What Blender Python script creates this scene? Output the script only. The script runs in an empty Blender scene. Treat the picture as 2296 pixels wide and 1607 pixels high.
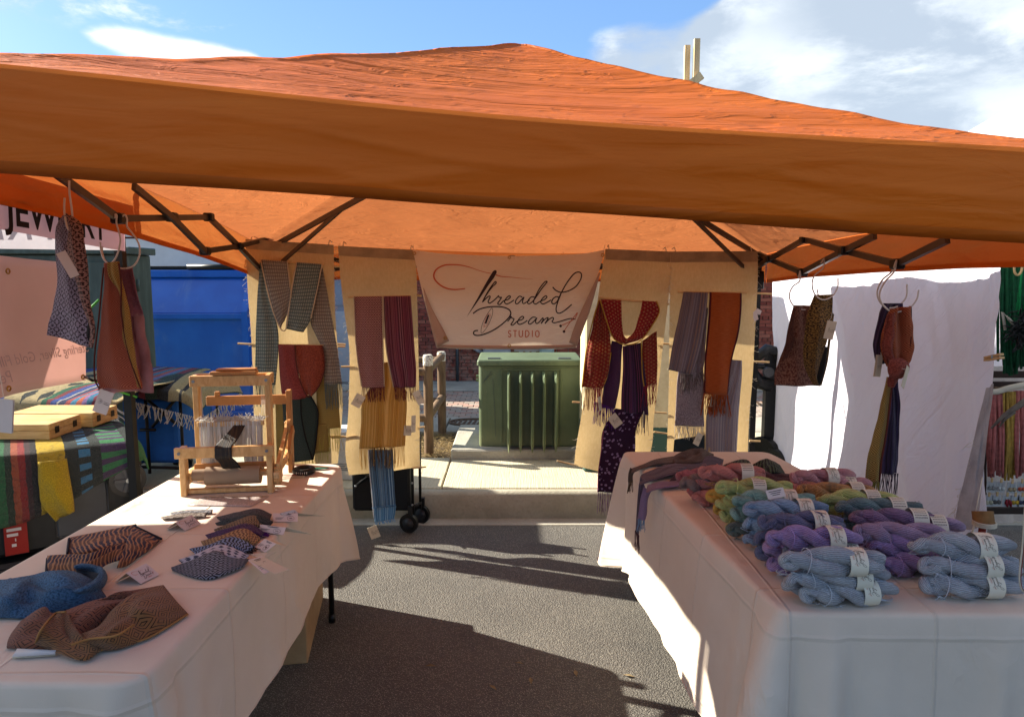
import bpy, bmesh, math, random
from mathutils import Vector, Matrix, noise as mnoise
R = math.radians
random.seed(11)
C = bpy.context.scene.collection
SC = bpy.context.scene

# ------------------------------------------------------------------ camera
FP, CXP, CYP, PIT, HC = 1597.6, 1148.0, 803.5, R(6.66), 1.6
cam_d = bpy.data.cameras.new('camera'); cam = bpy.data.objects.new('camera', cam_d); C.objects.link(cam)
cam_d.sensor_width = 36; cam_d.sensor_fit = 'HORIZONTAL'; cam_d.lens = 36*FP/2296
cam_d.clip_start = .05; cam_d.clip_end = 600
cam.location = (0, 0, HC); cam.rotation_euler = (R(90)-PIT, 0, 0)
SC.camera = cam

# ------------------------------------------------------------------ light
L = Vector((1.64, -.61, -1)).normalized()          # the way the sunlight travels
TS = -L
sun_d = bpy.data.lights.new('sun', 'SUN'); sun_d.energy = 5.0; sun_d.angle = R(.53); sun_d.color = (1, .93, .80)
sun = bpy.data.objects.new('sun', sun_d); C.objects.link(sun)
sun.rotation_euler = L.to_track_quat('-Z', 'Y').to_euler(); sun.location = (-8, 6, 9)
SC.view_settings.view_transform = 'Standard'; SC.view_settings.look = 'None'
SC.view_settings.exposure = 1.72; SC.view_settings.gamma = 1; SC.view_settings.use_curve_mapping = False

# ------------------------------------------------------------------ node helper
def hx(s, k=1.0):
    s = s.lstrip('#'); o = []
    for i in (0, 2, 4):
        c = int(s[i:i+2], 16)/255
        o.append((c/12.92 if c <= .04045 else ((c+.055)/1.055)**2.4)*k)
    return (*o, 1)
class S:
    def __init__(s, t, k): s.t, s.k = t, k
    def m(s, op, *a):
        n = s.t.nt.nodes.new('ShaderNodeMath'); n.operation = op
        s.t.put(n.inputs[0], s)
        for i, b in enumerate(a): s.t.put(n.inputs[i+1], b)
        return S(s.t, n.outputs[0])
    def __add__(s, o): return s.m('ADD', o)
    __radd__ = __add__
    def __sub__(s, o): return s.m('SUBTRACT', o)
    def __rsub__(s, o): return (s*-1)+o
    def __mul__(s, o): return s.m('MULTIPLY', o)
    __rmul__ = __mul__
    def __truediv__(s, o): return s.m('DIVIDE', o)
    def sin(s): return s.m('SINE')
    def abs(s): return s.m('ABSOLUTE')
    def gt(s, o): return s.m('GREATER_THAN', o)
    def lt(s, o): return s.m('LESS_THAN', o)
    def fr(s): return s.m('FRACT')
    def floor(s): return s.m('FLOOR')
    def tri(s): return ((s.fr()-.5).abs())*2          # 1 at integers, 0 half way
    def mx(s, o): return s.m('MAXIMUM', o)
    def mn(s, o): return s.m('MINIMUM', o)
    def clamp(s):
        n = s.t.nt.nodes.new('ShaderNodeClamp'); s.t.put(n.inputs[0], s); return S(s.t, n.outputs[0])
    def ss(s, a, b):
        n = s.t.nt.nodes.new('ShaderNodeMapRange'); n.interpolation_type = 'SMOOTHSTEP'
        s.t.put(n.inputs[0], s); n.inputs[1].default_value = a; n.inputs[2].default_value = b
        return S(s.t, n.outputs[0])
class T:
    def __init__(s, nt): s.nt = nt; nt.nodes.clear()
    def put(s, inp, v):
        if isinstance(v, S): s.nt.links.new(v.k, inp)
        elif isinstance(v, (tuple, list)) and len(v) == 3 and inp.type == 'RGBA': inp.default_value = (*v, 1)
        else: inp.default_value = v
    def uv(s):
        n = s.nt.nodes.new('ShaderNodeUVMap'); m = s.nt.nodes.new('ShaderNodeSeparateXYZ')
        s.nt.links.new(n.outputs[0], m.inputs[0]); s.UV = S(s, n.outputs[0]); return S(s, m.outputs[0]), S(s, m.outputs[1])
    def obj(s, which='Object'):
        n = s.nt.nodes.new('ShaderNodeTexCoord'); return S(s, n.outputs[which])
    def pos(s):
        n = s.nt.nodes.new('ShaderNodeNewGeometry'); return S(s, n.outputs['Position'])
    def sep(s, v):
        m = s.nt.nodes.new('ShaderNodeSeparateXYZ'); s.put(m.inputs[0], v); return [S(s, o) for o in m.outputs]
    def vec(s, x, y, z=0.):
        m = s.nt.nodes.new('ShaderNodeCombineXYZ')
        for i, v in enumerate((x, y, z)): s.put(m.inputs[i], v)
        return S(s, m.outputs[0])
    def noise(s, v, sc, det=3., ro=.55, dist=0., col=False):
        n = s.nt.nodes.new('ShaderNodeTexNoise'); s.put(n.inputs['Vector'], v)
        n.inputs['Scale'].default_value = sc; n.inputs['Detail'].default_value = det
        n.inputs['Roughness'].default_value = ro; n.inputs['Distortion'].default_value = dist
        return S(s, n.outputs[1 if col else 0])
    def noise1(s, w, sc, det=0.):
        n = s.nt.nodes.new('ShaderNodeTexNoise'); n.noise_dimensions = '1D'; s.put(n.inputs['W'], w)
        n.inputs['Scale'].default_value = sc; n.inputs['Detail'].default_value = det
        return S(s, n.outputs[0])
    def voro(s, v, sc, feat='F1', out=0):
        n = s.nt.nodes.new('ShaderNodeTexVoronoi'); n.feature = feat; s.put(n.inputs['Vector'], v)
        n.inputs['Scale'].default_value = sc; return S(s, n.outputs[out])
    def rand(s):
        n = s.nt.nodes.new('ShaderNodeObjectInfo'); return S(s, n.outputs['Random'])
    def ocol(s):
        n = s.nt.nodes.new('ShaderNodeObjectInfo'); return S(s, n.outputs['Color'])
    def mix(s, f, a, b):
        n = s.nt.nodes.new('ShaderNodeMix'); n.data_type = 'RGBA'
        s.put(n.inputs[0], f); s.put(n.inputs[6], a); s.put(n.inputs[7], b); return S(s, n.outputs[2])
    def ramp(s, f, stops, mode='CONSTANT'):
        n = s.nt.nodes.new('ShaderNodeValToRGB'); n.color_ramp.interpolation = mode; s.put(n.inputs[0], f)
        e = n.color_ramp.elements
        while len(e) < len(stops): e.new(.5)
        for x, (p, c) in zip(e, stops): x.position = p; x.color = c
        return S(s, n.outputs[0])
    def cramp(s, f, cols):
        k = len(cols); return s.ramp(f, [(i/k, c) for i, c in enumerate(cols)])
    def bump(s, h, dist=.002, st=1.):
        n = s.nt.nodes.new('ShaderNodeBump'); s.put(n.inputs['Height'], h)
        n.inputs['Distance'].default_value = dist; n.inputs['Strength'].default_value = st
        return S(s, n.outputs[0])
    def out(s, col, rough=.8, bump=None, tr=0., trcol=None, metal=0., spec=.3, alpha=None, sheen=0., trans=0.):
        b = s.nt.nodes.new('ShaderNodeBsdfPrincipled'); s.put(b.inputs['Base Color'], col)
        s.put(b.inputs['Roughness'], rough); b.inputs['Metallic'].default_value = metal
        b.inputs['Specular IOR Level'].default_value = spec; b.inputs['Sheen Weight'].default_value = sheen
        b.inputs['Transmission Weight'].default_value = trans
        if bump: s.nt.links.new(bump.k, b.inputs['Normal'])
        o = s.nt.nodes.new('ShaderNodeOutputMaterial'); sh = b.outputs[0]
        if tr > 0:
            t = s.nt.nodes.new('ShaderNodeBsdfTranslucent'); s.put(t.inputs[0], trcol if trcol else col)
            if bump: s.nt.links.new(bump.k, t.inputs['Normal'])
            mx = s.nt.nodes.new('ShaderNodeMixShader'); mx.inputs[0].default_value = tr
            s.nt.links.new(sh, mx.inputs[1]); s.nt.links.new(t.outputs[0], mx.inputs[2]); sh = mx.outputs[0]
        if alpha is not None:
            t = s.nt.nodes.new('ShaderNodeBsdfTransparent')
            mx = s.nt.nodes.new('ShaderNodeMixShader'); s.put(mx.inputs[0], alpha)
            s.nt.links.new(t.outputs[0], mx.inputs[1]); s.nt.links.new(sh, mx.inputs[2]); sh = mx.outputs[0]
        s.nt.links.new(sh, o.inputs[0])
MATS = {}
def mat(name, fn):
    if name not in MATS:
        m = bpy.data.materials.new(name); m.use_nodes = True; fn(T(m.node_tree)); MATS[name] = m
    return MATS[name]
def plain(name, col, rough=.7, metal=0., spec=.3, var=.12, sc=8., bump=0., tr=0.):
    c = hx(col) if isinstance(col, str) else col
    def f(t):
        v = t.obj(); n = t.noise(v, sc, 5, .6)
        d = tuple(x*(1-var) for x in c[:3])+(1,); l = tuple(min(1, x*(1+var)) for x in c[:3])+(1,)
        b = t.bump(t.noise(v, sc*6, 4, .7), .01*bump, .6) if bump else None
        t.out(t.mix(n.ss(.3, .7), d, l), rough, b, tr, None, metal, spec)
    return mat(name, f)

# ------------------------------------------------------------------ sky
W = bpy.data.worlds.new('World'); SC.world = W; W.use_nodes = True
def sky(t):
    nt = t.nt
    s = nt.nodes.new('ShaderNodeTexSky'); s.sky_type = 'NISHITA'; s.sun_disc = False
    s.sun_elevation = math.asin(TS.z); s.sun_rotation = math.atan2(TS.x, TS.y)
    s.altitude = 1500; s.air_density = 1.0; s.dust_density = .6; s.ozone_density = 1.6
    base = S(t, s.outputs[0])
    g = t.obj('Generated'); x, y, z = t.sep(g)
    zz = z.mx(.02)+.10
    p = t.vec(x/zz, y/zz*1.0, 0.)
    n1 = t.noise(p, 1.1, 9, .56, .25); n2 = t.noise(p, 5.0, 7, .62)
    n3 = t.noise(t.vec(x, y*.6, z*2.0), 9., 8, .6, .2)
    az = x/(y.abs()+.05)
    # a broad bank to the right, fading out across the middle; a few small clouds to the left
    bank = (az-.02-(z*z)*.50).ss(.13, .27)*(y+.25).ss(0, .2)
    bank = bank.mx((az*-1).ss(.7, 1.6)*.35)
    low = ((az-.03).ss(0., .10))*(z*-1+.345+az*.02).ss(0, .05)
    cov = (bank*.80+low*.46+n1*.45+n3*.30-.70)
    c1 = cov.ss(.0, .20)
    lc = ((az*-1).ss(.28, .34))*((az*-1-.60)*-1).ss(0, .12)*(1-(z-.264+(az+.45)*.06).abs()*34.).mx(0)
    c2 = (lc*.9+n3*.5-.58).ss(0, .3)
    c3 = (n3*.9+n2*.25+((az*-1).ss(.05, .8))*.20-.735+(z-.4).ss(0, .5)*.08).ss(0, .16)*.75*(z-.265).ss(0, .03)*(az*-1+.35).ss(0, .2)
    pf = t.voro(t.vec(x*.9+n3*.12, y*.5+n2*.1, z*1.6+n3*.1), 9., 'SMOOTH_F1'); shade = None
    cl = c1.mx(c2).mx(c3)
    shade = ((pf*-1.1+.75)+(n3-.5)*.9+(n2-.5)*.5).ss(.12, .60)
    ccol = t.mix(shade, (3.0, 3.5, 4.1, 1), (5.2, 5.6, 5.9, 1))
    ccol = t.mix(c2.mx(c3*.8), ccol, (6.4, 6.7, 6.8, 1))
    blue = t.mix(.35, base, (1.35, 3.2, 6.8, 1))
    haze = t.mix(((az*-1)-.35).ss(0, .9)*.55, blue, (5.2, 6.6, 7.6, 1))
    col = t.mix(cl*.93, haze, ccol)
    b = nt.nodes.new('ShaderNodeBackground'); t.put(b.inputs[0], col); b.inputs[1].default_value = .062
    o = nt.nodes.new('ShaderNodeOutputWorld'); nt.links.new(b.outputs[0], o.inputs[0])
sky(T(W.node_tree))

# ------------------------------------------------------------------ geometry helpers
def ray(x, y):
    a = (x-CXP)/FP; b = -(y-CYP)/FP
    return Vector((a, math.cos(PIT)+b*math.sin(PIT), -math.sin(PIT)+b*math.cos(PIT)))
def aY(x, y, Y): d = ray(x, y); t = Y/d.y; return Vector((d.x*t, Y, HC+d.z*t))
def aZ(x, y, z): d = ray(x, y); t = (z-HC)/d.z; return Vector((d.x*t, d.y*t, z))
def aX(x, y, X): d = ray(x, y); t = X/d.x; return Vector((X, d.y*t, HC+d.z*t))
def N3(x, y, z=0., s=1.): return mnoise.noise(Vector((x*s, y*s, z*s)))
def obj(name, me, mats=None, parent=None, kind=None):
    if isinstance(me, bmesh.types.BMesh):
        bm = me; me = bpy.data.meshes.new(name); bm.to_mesh(me); bm.free()
    o = bpy.data.objects.new(name, me); C.objects.link(o)
    if mats is not None and not me.materials:
        for m in (mats if isinstance(mats, (list, tuple)) else [mats]): me.materials.append(m)
    if parent is not None: o.parent = parent
    if kind: o['kind'] = kind
    return o
def tag(o, label=None, cat=None, group=None, kind=None):
    if label: o['label'] = label
    if cat: o['category'] = cat
    if group: o['group'] = group
    if kind: o['kind'] = kind
    return o
def thing(name, label, cat, group=None, loc=(0, 0, 0), rz=0):
    o = bpy.data.objects.new(name, None); C.objects.link(o); o.location = loc; o.rotation_euler = (0, 0, rz)
    o.empty_display_size = .1
    return tag(o, label, cat, group)
def smooth(o, ang=None):
    for p in o.data.polygons: p.use_smooth = True
    if ang is not None:
        o.data.set_sharp_from_angle(angle=R(ang))
    return o
class MB:                                               # mesh builder
    def __init__(s): s.v = []; s.f = []; s.mi = []
    def add(s, vs, fs, mi=0):
        b = len(s.v); s.v += [tuple(v) for v in vs]; s.f += [tuple(b+i for i in f) for f in fs]; s.mi += [mi]*len(fs); return s
    def box(s, lo, hi, M=None, mi=0, ch=0.):
        x0, y0, z0 = lo; x1, y1, z1 = hi
        if ch:
            vs = []
            bm = bmesh.new(); bmesh.ops.create_cube(bm, size=1)
            for v in bm.verts: v.co = Vector((x0+(v.co.x+.5)*(x1-x0), y0+(v.co.y+.5)*(y1-y0), z0+(v.co.z+.5)*(z1-z0)))
            bmesh.ops.bevel(bm, geom=bm.edges[:], offset=ch, segments=1, affect='EDGES')
            bm.verts.index_update()
            vs = [v.co.copy() for v in bm.verts]; fs = [[v.index for v in f.verts] for f in bm.faces]; bm.free()
        else:
            vs = [Vector(p) for p in ((x0,y0,z0),(x1,y0,z0),(x1,y1,z0),(x0,y1,z0),(x0,y0,z1),(x1,y0,z1),(x1,y1,z1),(x0,y1,z1))]
            fs = [(0,3,2,1),(4,5,6,7),(0,1,5,4),(1,2,6,5),(2,3,7,6),(3,0,4,7)]
        if M: vs = [M @ v for v in vs]
        return s.add(vs, fs, mi)
    def bar(s, a, b, w, h=None, mi=0, up=(0, 0, 1)):     # box beam from a to b
        a, b = Vector(a), Vector(b); h = h or w; d = (b-a).normalized(); u = Vector(up)
        if abs(d.dot(u)) > .98: u = Vector((0, 1, 0))
        sx = d.cross(u).normalized(); uz = sx.cross(d)
        vs = [p+sx*i*w/2+uz*j*h/2 for p in (a, b) for i, j in ((-1,-1),(1,-1),(1,1),(-1,1))]
        return s.add(vs, [(0,1,2,3),(7,6,5,4),(0,4,5,1),(1,5,6,2),(2,6,7,3),(3,7,4,0)], mi)
    def tube(s, pts, r, n=6, mi=0, cap=True, closed=False):
        pts = [Vector(p) for p in pts]; k = len(pts); rr = r if isinstance(r, (list, tuple)) else [r]*k
        vs = []; prev = None
        for i, p in enumerate(pts):
            if closed: d = pts[(i+1) % k]-pts[i-1]
            else: d = pts[min(i+1, k-1)]-pts[max(i-1, 0)]
            if d.length < 1e-9: d = Vector((0, 0, 1))
            d.normalize()
            if prev is None: prev = d.orthogonal().normalized()
            prev = (prev-d*prev.dot(d)); prev = prev.normalized() if prev.length > 1e-6 else d.orthogonal().normalized()
            q = d.cross(prev)
            vs += [p+(prev*math.cos(2*math.pi*j/n)+q*math.sin(2*math.pi*j/n))*rr[i] for j in range(n)]
        fs = []
        for i in range(k if closed else k-1):
            for j in range(n):
                a = i*n+j; b = i*n+(j+1) % n; c = ((i+1) % k)*n+(j+1) % n; d = ((i+1) % k)*n+j
                fs.append((a, b, c, d))
        if cap and not closed: fs += [tuple(reversed(range(n))), tuple(range((k-1)*n, k*n))]
        return s.add(vs, fs, mi)
    def disc(s, c, ax, r, th, n=20, mi=0):
        ax = Vector(ax).normalized(); c = Vector(c)
        return s.tube([c-ax*th/2, c+ax*th/2], r, n, mi)
    def build(s, name, mats, parent=None, sm=False, kind=None, ang=None):
        me = bpy.data.meshes.new(name); me.from_pydata(s.v, [], s.f)
        ms = mats if isinstance(mats, (list, tuple)) else [mats]
        for m in ms: me.materials.append(m)
        if len(ms) > 1: me.polygons.foreach_set('material_index', s.mi)
        me.update()
        o = obj(name, me, None, parent, kind)
        if sm: smooth(o, ang)
        return o
def box(name, lo, hi, m, parent=None, ch=0.): return MB().box(lo, hi, None, 0, ch).build(name, m, parent)

def cr(p, t):                                           # catmull-rom through a list
    n = len(p)
    if n == 1: return p[0]
    f = t*(n-1); i = min(int(f), n-2); f -= i
    b, c = p[i], p[i+1]; a = p[i-1] if i > 0 else b*2-c; d = p[i+2] if i+2 < n else c*2-b
    return .5*((2*b)+(c-a)*f+(2*a-5*b+4*c-d)*f*f+(3*b-a-3*c+d)*f*f*f)
def sheet(name, rows, m, parent=None, nu=10, nv=30, off=None, thick=.0025, kind=None, uvrot=False):
    """a cloth through rows of control points; UV in metres (u across, v along)"""
    vs, uvs, fs = [], [], []
    Ws = [sum((r[i+1]-r[i]).length for i in range(len(r)-1)) for r in rows]
    mids = [cr(r, .5) for r in rows]
    Ls = [0]
    for i in range(len(rows)-1): Ls.append(Ls[-1]+(mids[i+1]-mids[i]).length)
    Wm = max(Ws)
    for j in range(nv+1):
        v = j/nv; row = [cr(list(c), v) for c in zip(*rows)] if len({len(r) for r in rows}) == 1 else None
        lv = cr(Ls, v)
        for i in range(nu+1):
            u = i/nu; p = cr(row, u)
            if off: p = p+Vector(off(u, v))
            vs.append(p); uvs.append((u*Wm, lv))
    for j in range(nv):
        for i in range(nu):
            a = j*(nu+1)+i; fs.append((a, a+1, a+nu+2, a+nu+1))
    me = bpy.data.meshes.new(name); me.from_pydata([tuple(v) for v in vs], [], fs); me.materials.append(m)
    ul = me.uv_layers.new(name='UVMap')
    for lp in me.loops: ul.data[lp.index].uv = uvs[lp.vertex_index]
    me.update(); o = obj(name, me, None, parent, kind); smooth(o)
    if thick:
        md = o.modifiers.new('thick', 'SOLIDIFY'); md.thickness = thick; md.offset = 0
    return o
def rY(rows, Y):                                        # pixel pairs to points on the upright plane at Y (optional 5th: offset)
    return [[aY(r[2*i], r[2*i+1], Y+(r[-1] if len(r) % 2 else 0)) for i in range(len(r)//2)] for r in rows]
def rip(a, n, ph=0., g=.5, s=1.2):
    def f(u, v):
        w = a*(g+(1-g)*v)*math.sin(2*math.pi*(n*u)+ph+s*math.sin(v*3+ph))
        return (.3*w*math.cos(7*u+ph), w+a*.6*N3(u*3+ph, v*5), 0)
    return f
def fringe(parent, a, b, n, ln, m, r=.0016, wav=.006, dirn=(0, 0, -1), name='fringe', tw=True, seg=5):
    """twisted threads hanging from the edge a-b; one part"""
    rnd = random.Random(hash((round(a[0], 3), n)) & 0xffff); mb = MB(); d0 = Vector(dirn)
    for i in range(n):
        p = a.lerp(b, (i+.5+rnd.uniform(-.25, .25))/n); l = ln*rnd.uniform(.82, 1.08); pts = []; ph = rnd.uniform(0, 6)
        lean = Vector((rnd.uniform(-1, 1), rnd.uniform(-.6, .6), 0))*wav
        for k in range(seg+1):
            t = k/seg
            pts.append(p+d0*l*t+lean*t*2+Vector((math.sin(ph+t*5), .5*math.cos(ph+t*4), 0))*wav*.35*t)
        mb.tube(pts, [r*(1.1-.35*k/seg) for k in range(seg+1)], 4, cap=False)
    return mb.build(name, m, parent, True, 'stuff')
# ================================================================== SETTING
def m_asphalt(t):
    p = t.pos()
    n = t.noise(p, 1.3, 5, .6); sp = t.voro(p, 150.); n3 = t.noise(p, 300., 3, .7); sp2 = t.voro(p, 30.)
    base = t.mix(n.ss(.3, .7), (.070, .064, .055, 1), (.100, .092, .078, 1))
    c = t.mix((sp.lt(.34))*(n3.ss(.4, .62)), base, (.40, .37, .30, 1))
    c = t.mix(t.noise(p, 75., 2, .5).ss(.52, .66)*.5, c, (.06, .055, .05, 1))
    crk = t.voro(p+t.noise(p, 2.5, 4, .6, 0., True)*.5, .8, 'DISTANCE_TO_EDGE').lt(.006)*t.noise(p, .9, 2).gt(.47); st = (t.noise(p, 1.9, 5, .65).ss(.58, .68))*.35
    c = t.mix(st*.8, c, (.05, .047, .042, 1))
    c = t.mix(sp2.lt(.045)*.8, c, (.45, .43, .38, 1))
    c = t.mix(t.noise(p, 3.1, 3, .7).ss(.60, .78)*.35, c, (.04, .036, .034, 1))
    t.out(c, .7, t.bump(sp*-1+n3*.7, .006, .9), spec=.45)
def m_conc(c0, c1, broom=0.):
    def f(t):
        p = t.pos(); x, y, z = t.sep(p)
        n = t.noise(p, 2.2, 6, .65); n2 = t.noise(p, 60., 4, .7)
        c = t.mix(n.ss(.3, .7), hx(c0), hx(c1)); c = t.mix(n2.ss(.45, .75)*.35, c, hx(c0, .6))
        h = n2
        if broom: h = t.noise(t.vec(x*1.0+n*.02, y*.03, 0.), 130., 2, .5)*1.5+n2*.5; c = t.mix(h.ss(.85, 1.25)*.25, c, hx(c0, .55))
        t.out(c, .85, t.bump(h, .004, .7))
    return f
ASPH = mat('asphalt', m_asphalt)
CONC = mat('broomed_concrete', m_conc('#b2a88e', '#c0b59b', 1.)); CONC2 = mat('rough_concrete', m_conc('#8d887c', '#aaa496'))
KERB = mat('kerb_concrete', m_conc('#8c8674', '#a8a290'))
EARTH = plain('earth', '#5c4c38', .95, var=.4, sc=25, bump=1)
g = box('ground', (-150, -60, -.30), (150, 200, -.06), EARTH); tag(g, kind='structure')
g = box('road', (-40, -25, -.058), (40, 4.43, 0), ASPH); tag(g, kind='structure')
g = box('gutter', (-40, 4.434, -.056), (40, 4.565, .004), CONC2); tag(g, kind='structure')
kb = MB().box((-40, 4.56, -.05), (40, 4.655, .18), ch=.022).build('kerb', KERB, None, True, ang=50); tag(kb, kind='structure')
pave = bpy.data.objects.new('pavement', None); C.objects.link(pave); tag(pave, kind='structure')
JX = [-9, -7.2, -5.4, -3.6, -2.0, -.475, .96, 2.4, 4.0, 5.8, 8]
for i in range(len(JX)-1):
    box('slab', (JX[i]+.006, 4.663, .02), (JX[i+1]-.006, 5.40 if JX[i] >= -.5 and JX[i] < 1.9 else 5.47, .178+.002*(i % 2)), CONC, pave, .006)
box('slab', (.97, 5.41, .02), (9, 6.40, .176), CONC, pave, .006)
box('slab', (-9, 5.48, .02), (-2.1, 6.40, .176), CONC, pave, .006)
for i, x in enumerate([-9, -6.6, -4.4, -2.4, -.62, .9, 2.6, 4.4, 9][:-1]):
    nx = [-6.6, -4.4, -2.4, -.62, .9, 2.6, 4.4, 9][i]
    box('slab', (x+.006, 6.41, .02), (nx-.006, 7.06, .18), CONC2, pave, .006)
    box('slab', (x+.35, 8.76, .02), (nx+.338, 9.54, .18), CONC2, pave, .006)
box('paver_bed', (-9, 7.07, .01), (9, 8.75, .165), EARTH, pave)
def m_pav(t):
    p = t.pos(); n = t.noise(p, 14., 4, .6); r = t.rand()
    c = t.ramp((r*.75+n*.25).clamp(), [(0, hx('#8c7d70')), (.35, hx('#968a7e')), (.55, hx('#a08f80')), (.8, hx('#9a7a6c'))], 'LINEAR')
    t.out(c, .9, t.bump(t.noise(p, 90., 3), .003))
PAV = mat('paver_clay', m_pav)
def m_pav2(t):
    p = t.pos(); x, y, z = t.sep(p); r = t.noise(t.vec((x*8.3).floor(), (y*9.8).floor(), 0.), 3.3, 1)
    t.out(t.ramp(r, [(.3, hx('#8c7d70')), (.5, hx('#9b8f84')), (.6, hx('#a08f80')), (.75, hx('#9a7a6c'))], 'LINEAR'), .9)
PAV2 = mat('paver_clay_far', m_pav2)
pvm = MB().box((-.0575, -.047, -.03), (.0575, .047, .0), ch=.006).build('paver', PAV, pave).data
bpy.data.objects.remove(bpy.data.objects['paver'])
far = MB(); rnd = random.Random(4)
for j in range(16):
    for i in range(-70, 70):
        x = i*.12+(.06 if j % 2 else 0); y = 7.13+j*.102
        z = .172+rnd.uniform(-.003, .003)
        if -1.02 < x < -.32 or 2.75 < x < 3.3:
            o = obj('paver', pvm, None, pave); o.location = (x, y, z); o.rotation_euler = (rnd.uniform(-.02, .02), rnd.uniform(-.02, .02), rnd.uniform(-.03, .03))
        else: far.box((x-.0575, y-.047, z-.03), (x+.0575, y+.047, z))
far.build('pavers', PAV2, pave, kind='stuff')

# dry bed with straw
gm = MB().box((-2.1, 5.48, .02), (-.45, 6.395, .15)).build('earth_bed', EARTH); tag(gm, kind='structure')
STRAW = plain('dry_straw', '#8f7a52', .9, var=.5, sc=60)
mb = MB(); rnd = random.Random(8)
for i in range(2600):
    x = rnd.uniform(-1.3, -.47); y = rnd.uniform(5.5, 6.37); a = rnd.uniform(0, 6.3); l = rnd.uniform(.02, .06); z = .153+rnd.random()*.035
    d = Vector((math.cos(a), math.sin(a), rnd.uniform(-.25, .3)))*l
    mb.bar(Vector((x, y, z)), Vector((x, y, z))+d, .0024, .002)
tag(mb.build('straw', STRAW), 'dry brown straw and dead grass covering the bed beside the green box', 'straw', kind='stuff')

# ------------------------------------------------------------------ brick building
bld = thing('brick_building', 'red brick building wall across the pavement behind the stall', 'building', loc=(0, 9.6, 0))
bld.location = (0, 0, 0)
MORT = plain('mortar', '#8d8378', .95, var=.15, sc=30)
def m_brick(t):
    p = t.pos(); n = t.noise(p, 30., 4, .6); r = t.rand(); x, y, z = t.sep(p)
    c = t.ramp(r*.7+n*.3, [(.1, hx('#6b342a')), (.4, hx('#7d3f33')), (.65, hx('#8a4a3b')), (.9, hx('#945a48'))], 'LINEAR')
    ef = (z*-1+.72+t.noise(p, 3., 4)*.3).ss(0, .55)
    c = t.mix(ef*(t.noise(p, 12., 5).ss(.35, .65))*.55, c, hx('#a08a78'))
    t.out(c, .9, t.bump(n, .004))
BRK = mat('brick', m_brick)
def m_brick2(t):
    p = t.pos(); x, y, z = t.sep(p); r = t.noise(t.vec((x*6.2).floor(), (z*18.).floor(), 0.), 7.3, 1)
    t.out(t.ramp(r, [(.2, hx('#6b342a')), (.45, hx('#7d3f33')), (.6, hx('#8a4a3b')), (.8, hx('#945a48'))], 'LINEAR'), .9)
BRK2 = mat('brick_far', m_brick2)
box('mortar_wall', (-12, 9.575, -.02), (12, 9.95, 2.55), MORT, bld)
box('coping', (-12.1, 9.50, 2.552), (12.1, 10.0, 2.62), CONC2, bld)
me_h = MB().box((-.0745, -.02, -.0215), (.0745, .02, .0215)).build('brick', BRK, bld); bme = me_h.data; bpy.data.objects.remove(me_h)
me_h = MB().box((-.034, -.02, -.0215), (.034, .02, .0215)).build('brick', BRK, bld); bme2 = me_h.data; bpy.data.objects.remove(me_h)
far = MB(); rnd = random.Random(3); cnt = 0
def vis(x, z):
    px = 1148+x/9.6*1597
    return (z < 1.6) and (742 < px < 790 and .62 < z or 930 < px < 1000 or 1290 < px < 1322 and z < 1.0 or 1690 < px < 1748 or (1000 <= px < 1075 or 1135 < px < 1165) and z < .78)
for j in range(48):
    z = .205+j*.0485; hd = j % 6 == 5
    st = .16 if not hd else .08
    for i in range(int(23.6/st)):
        x = -11.8+i*st+(0 if hd else (.08 if j % 2 else 0)); y = 9.568+rnd.uniform(-.003, .003)
        if z > 1.62 and abs(x) < 4: pass
        if vis(x, z) and cnt < 300:
            o = obj('brick', bme2 if hd else bme, None, bld); o.location = (x, y, z); cnt += 1
        else:
            w = .034 if hd else .0745
            if -6 < x < 6 or j % 1 == 0: far.box((x-w, y-.02, z-.0215), (x+w, y+.02, z+.0215))
far.build('bricks', BRK2, bld, kind='stuff')
# white garage door and trim on the left of the wall
WHT = plain('white_paint', '#c9c6bc', .6, var=.06, sc=3)
gd = thing('garage_door', 'white panelled garage door above the blue dumpster', 'garage door', loc=(-4.6, 9.5, 0))
gd.location = (0, 0, 0)
fr = MB()
fr.box((-5.35, 9.49, .18), (-5.23, 9.545, 2.10)); fr.box((-2.55, 9.49, .18), (-2.43, 9.545, 2.10)); fr.box((-5.35, 9.485, 2.102), (-2.43, 9.545, 2.24))
fr.build('door_frame', WHT, gd)
for k in range(4):
    box('door_panel', (-5.225, 9.51, .19+k*.475), (-2.555, 9.546, .655+k*.475), WHT, gd, .008)
# conduits and meter boxes on the wall
GREYM = plain('grey_metal', '#8f969a', .5, .3, var=.08); TEALM = plain('pale_teal_metal', '#8fa39b', .5, .2, var=.08); GALV = plain('galvanised_steel', '#8d9396', .35, .7)
DGREY = plain('dark_grey_metal', '#4c5154', .5, .4)
def wallbox(label, x0, x1, z0, z1, d, m, cat='utility box'):
    o = thing('utility_box', label, cat, loc=((x0+x1)/2, 9.54, z0)); c = (x0+x1)/2
    box('cabinet', (x0-c, -d, 0), (x1-c, .005, z1-z0), m, o, .01)
    box('cover', (x0-c+.02, -d-.012, .03), (x1-c-.02, -d-.002, z1-z0-.03), m, o, .004)
    return o
wallbox('large grey meter box on brick wall below the middle of the banner', -.385, -.02, .52, 1.15, .16, GREYM)
wallbox('pale teal meter box on brick wall right of the three grey conduits', .37, .56, .50, 1.1, .14, TEALM)
cd = thing('wall_conduits', 'three grey conduits clamped side by side on the brick wall', 'conduit', loc=(.22, 9.5, .18))
for k in range(3): MB().tube([(-.1+k*.085, 0, 0), (-.1+k*.085, 0, .9)], .027, 10).build('pipe', DGREY, cd, True)
mb = MB().box((-.19, -.035, .41), (.17, -.028, .445)); mb.build('strap', GALV, cd)
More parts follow.
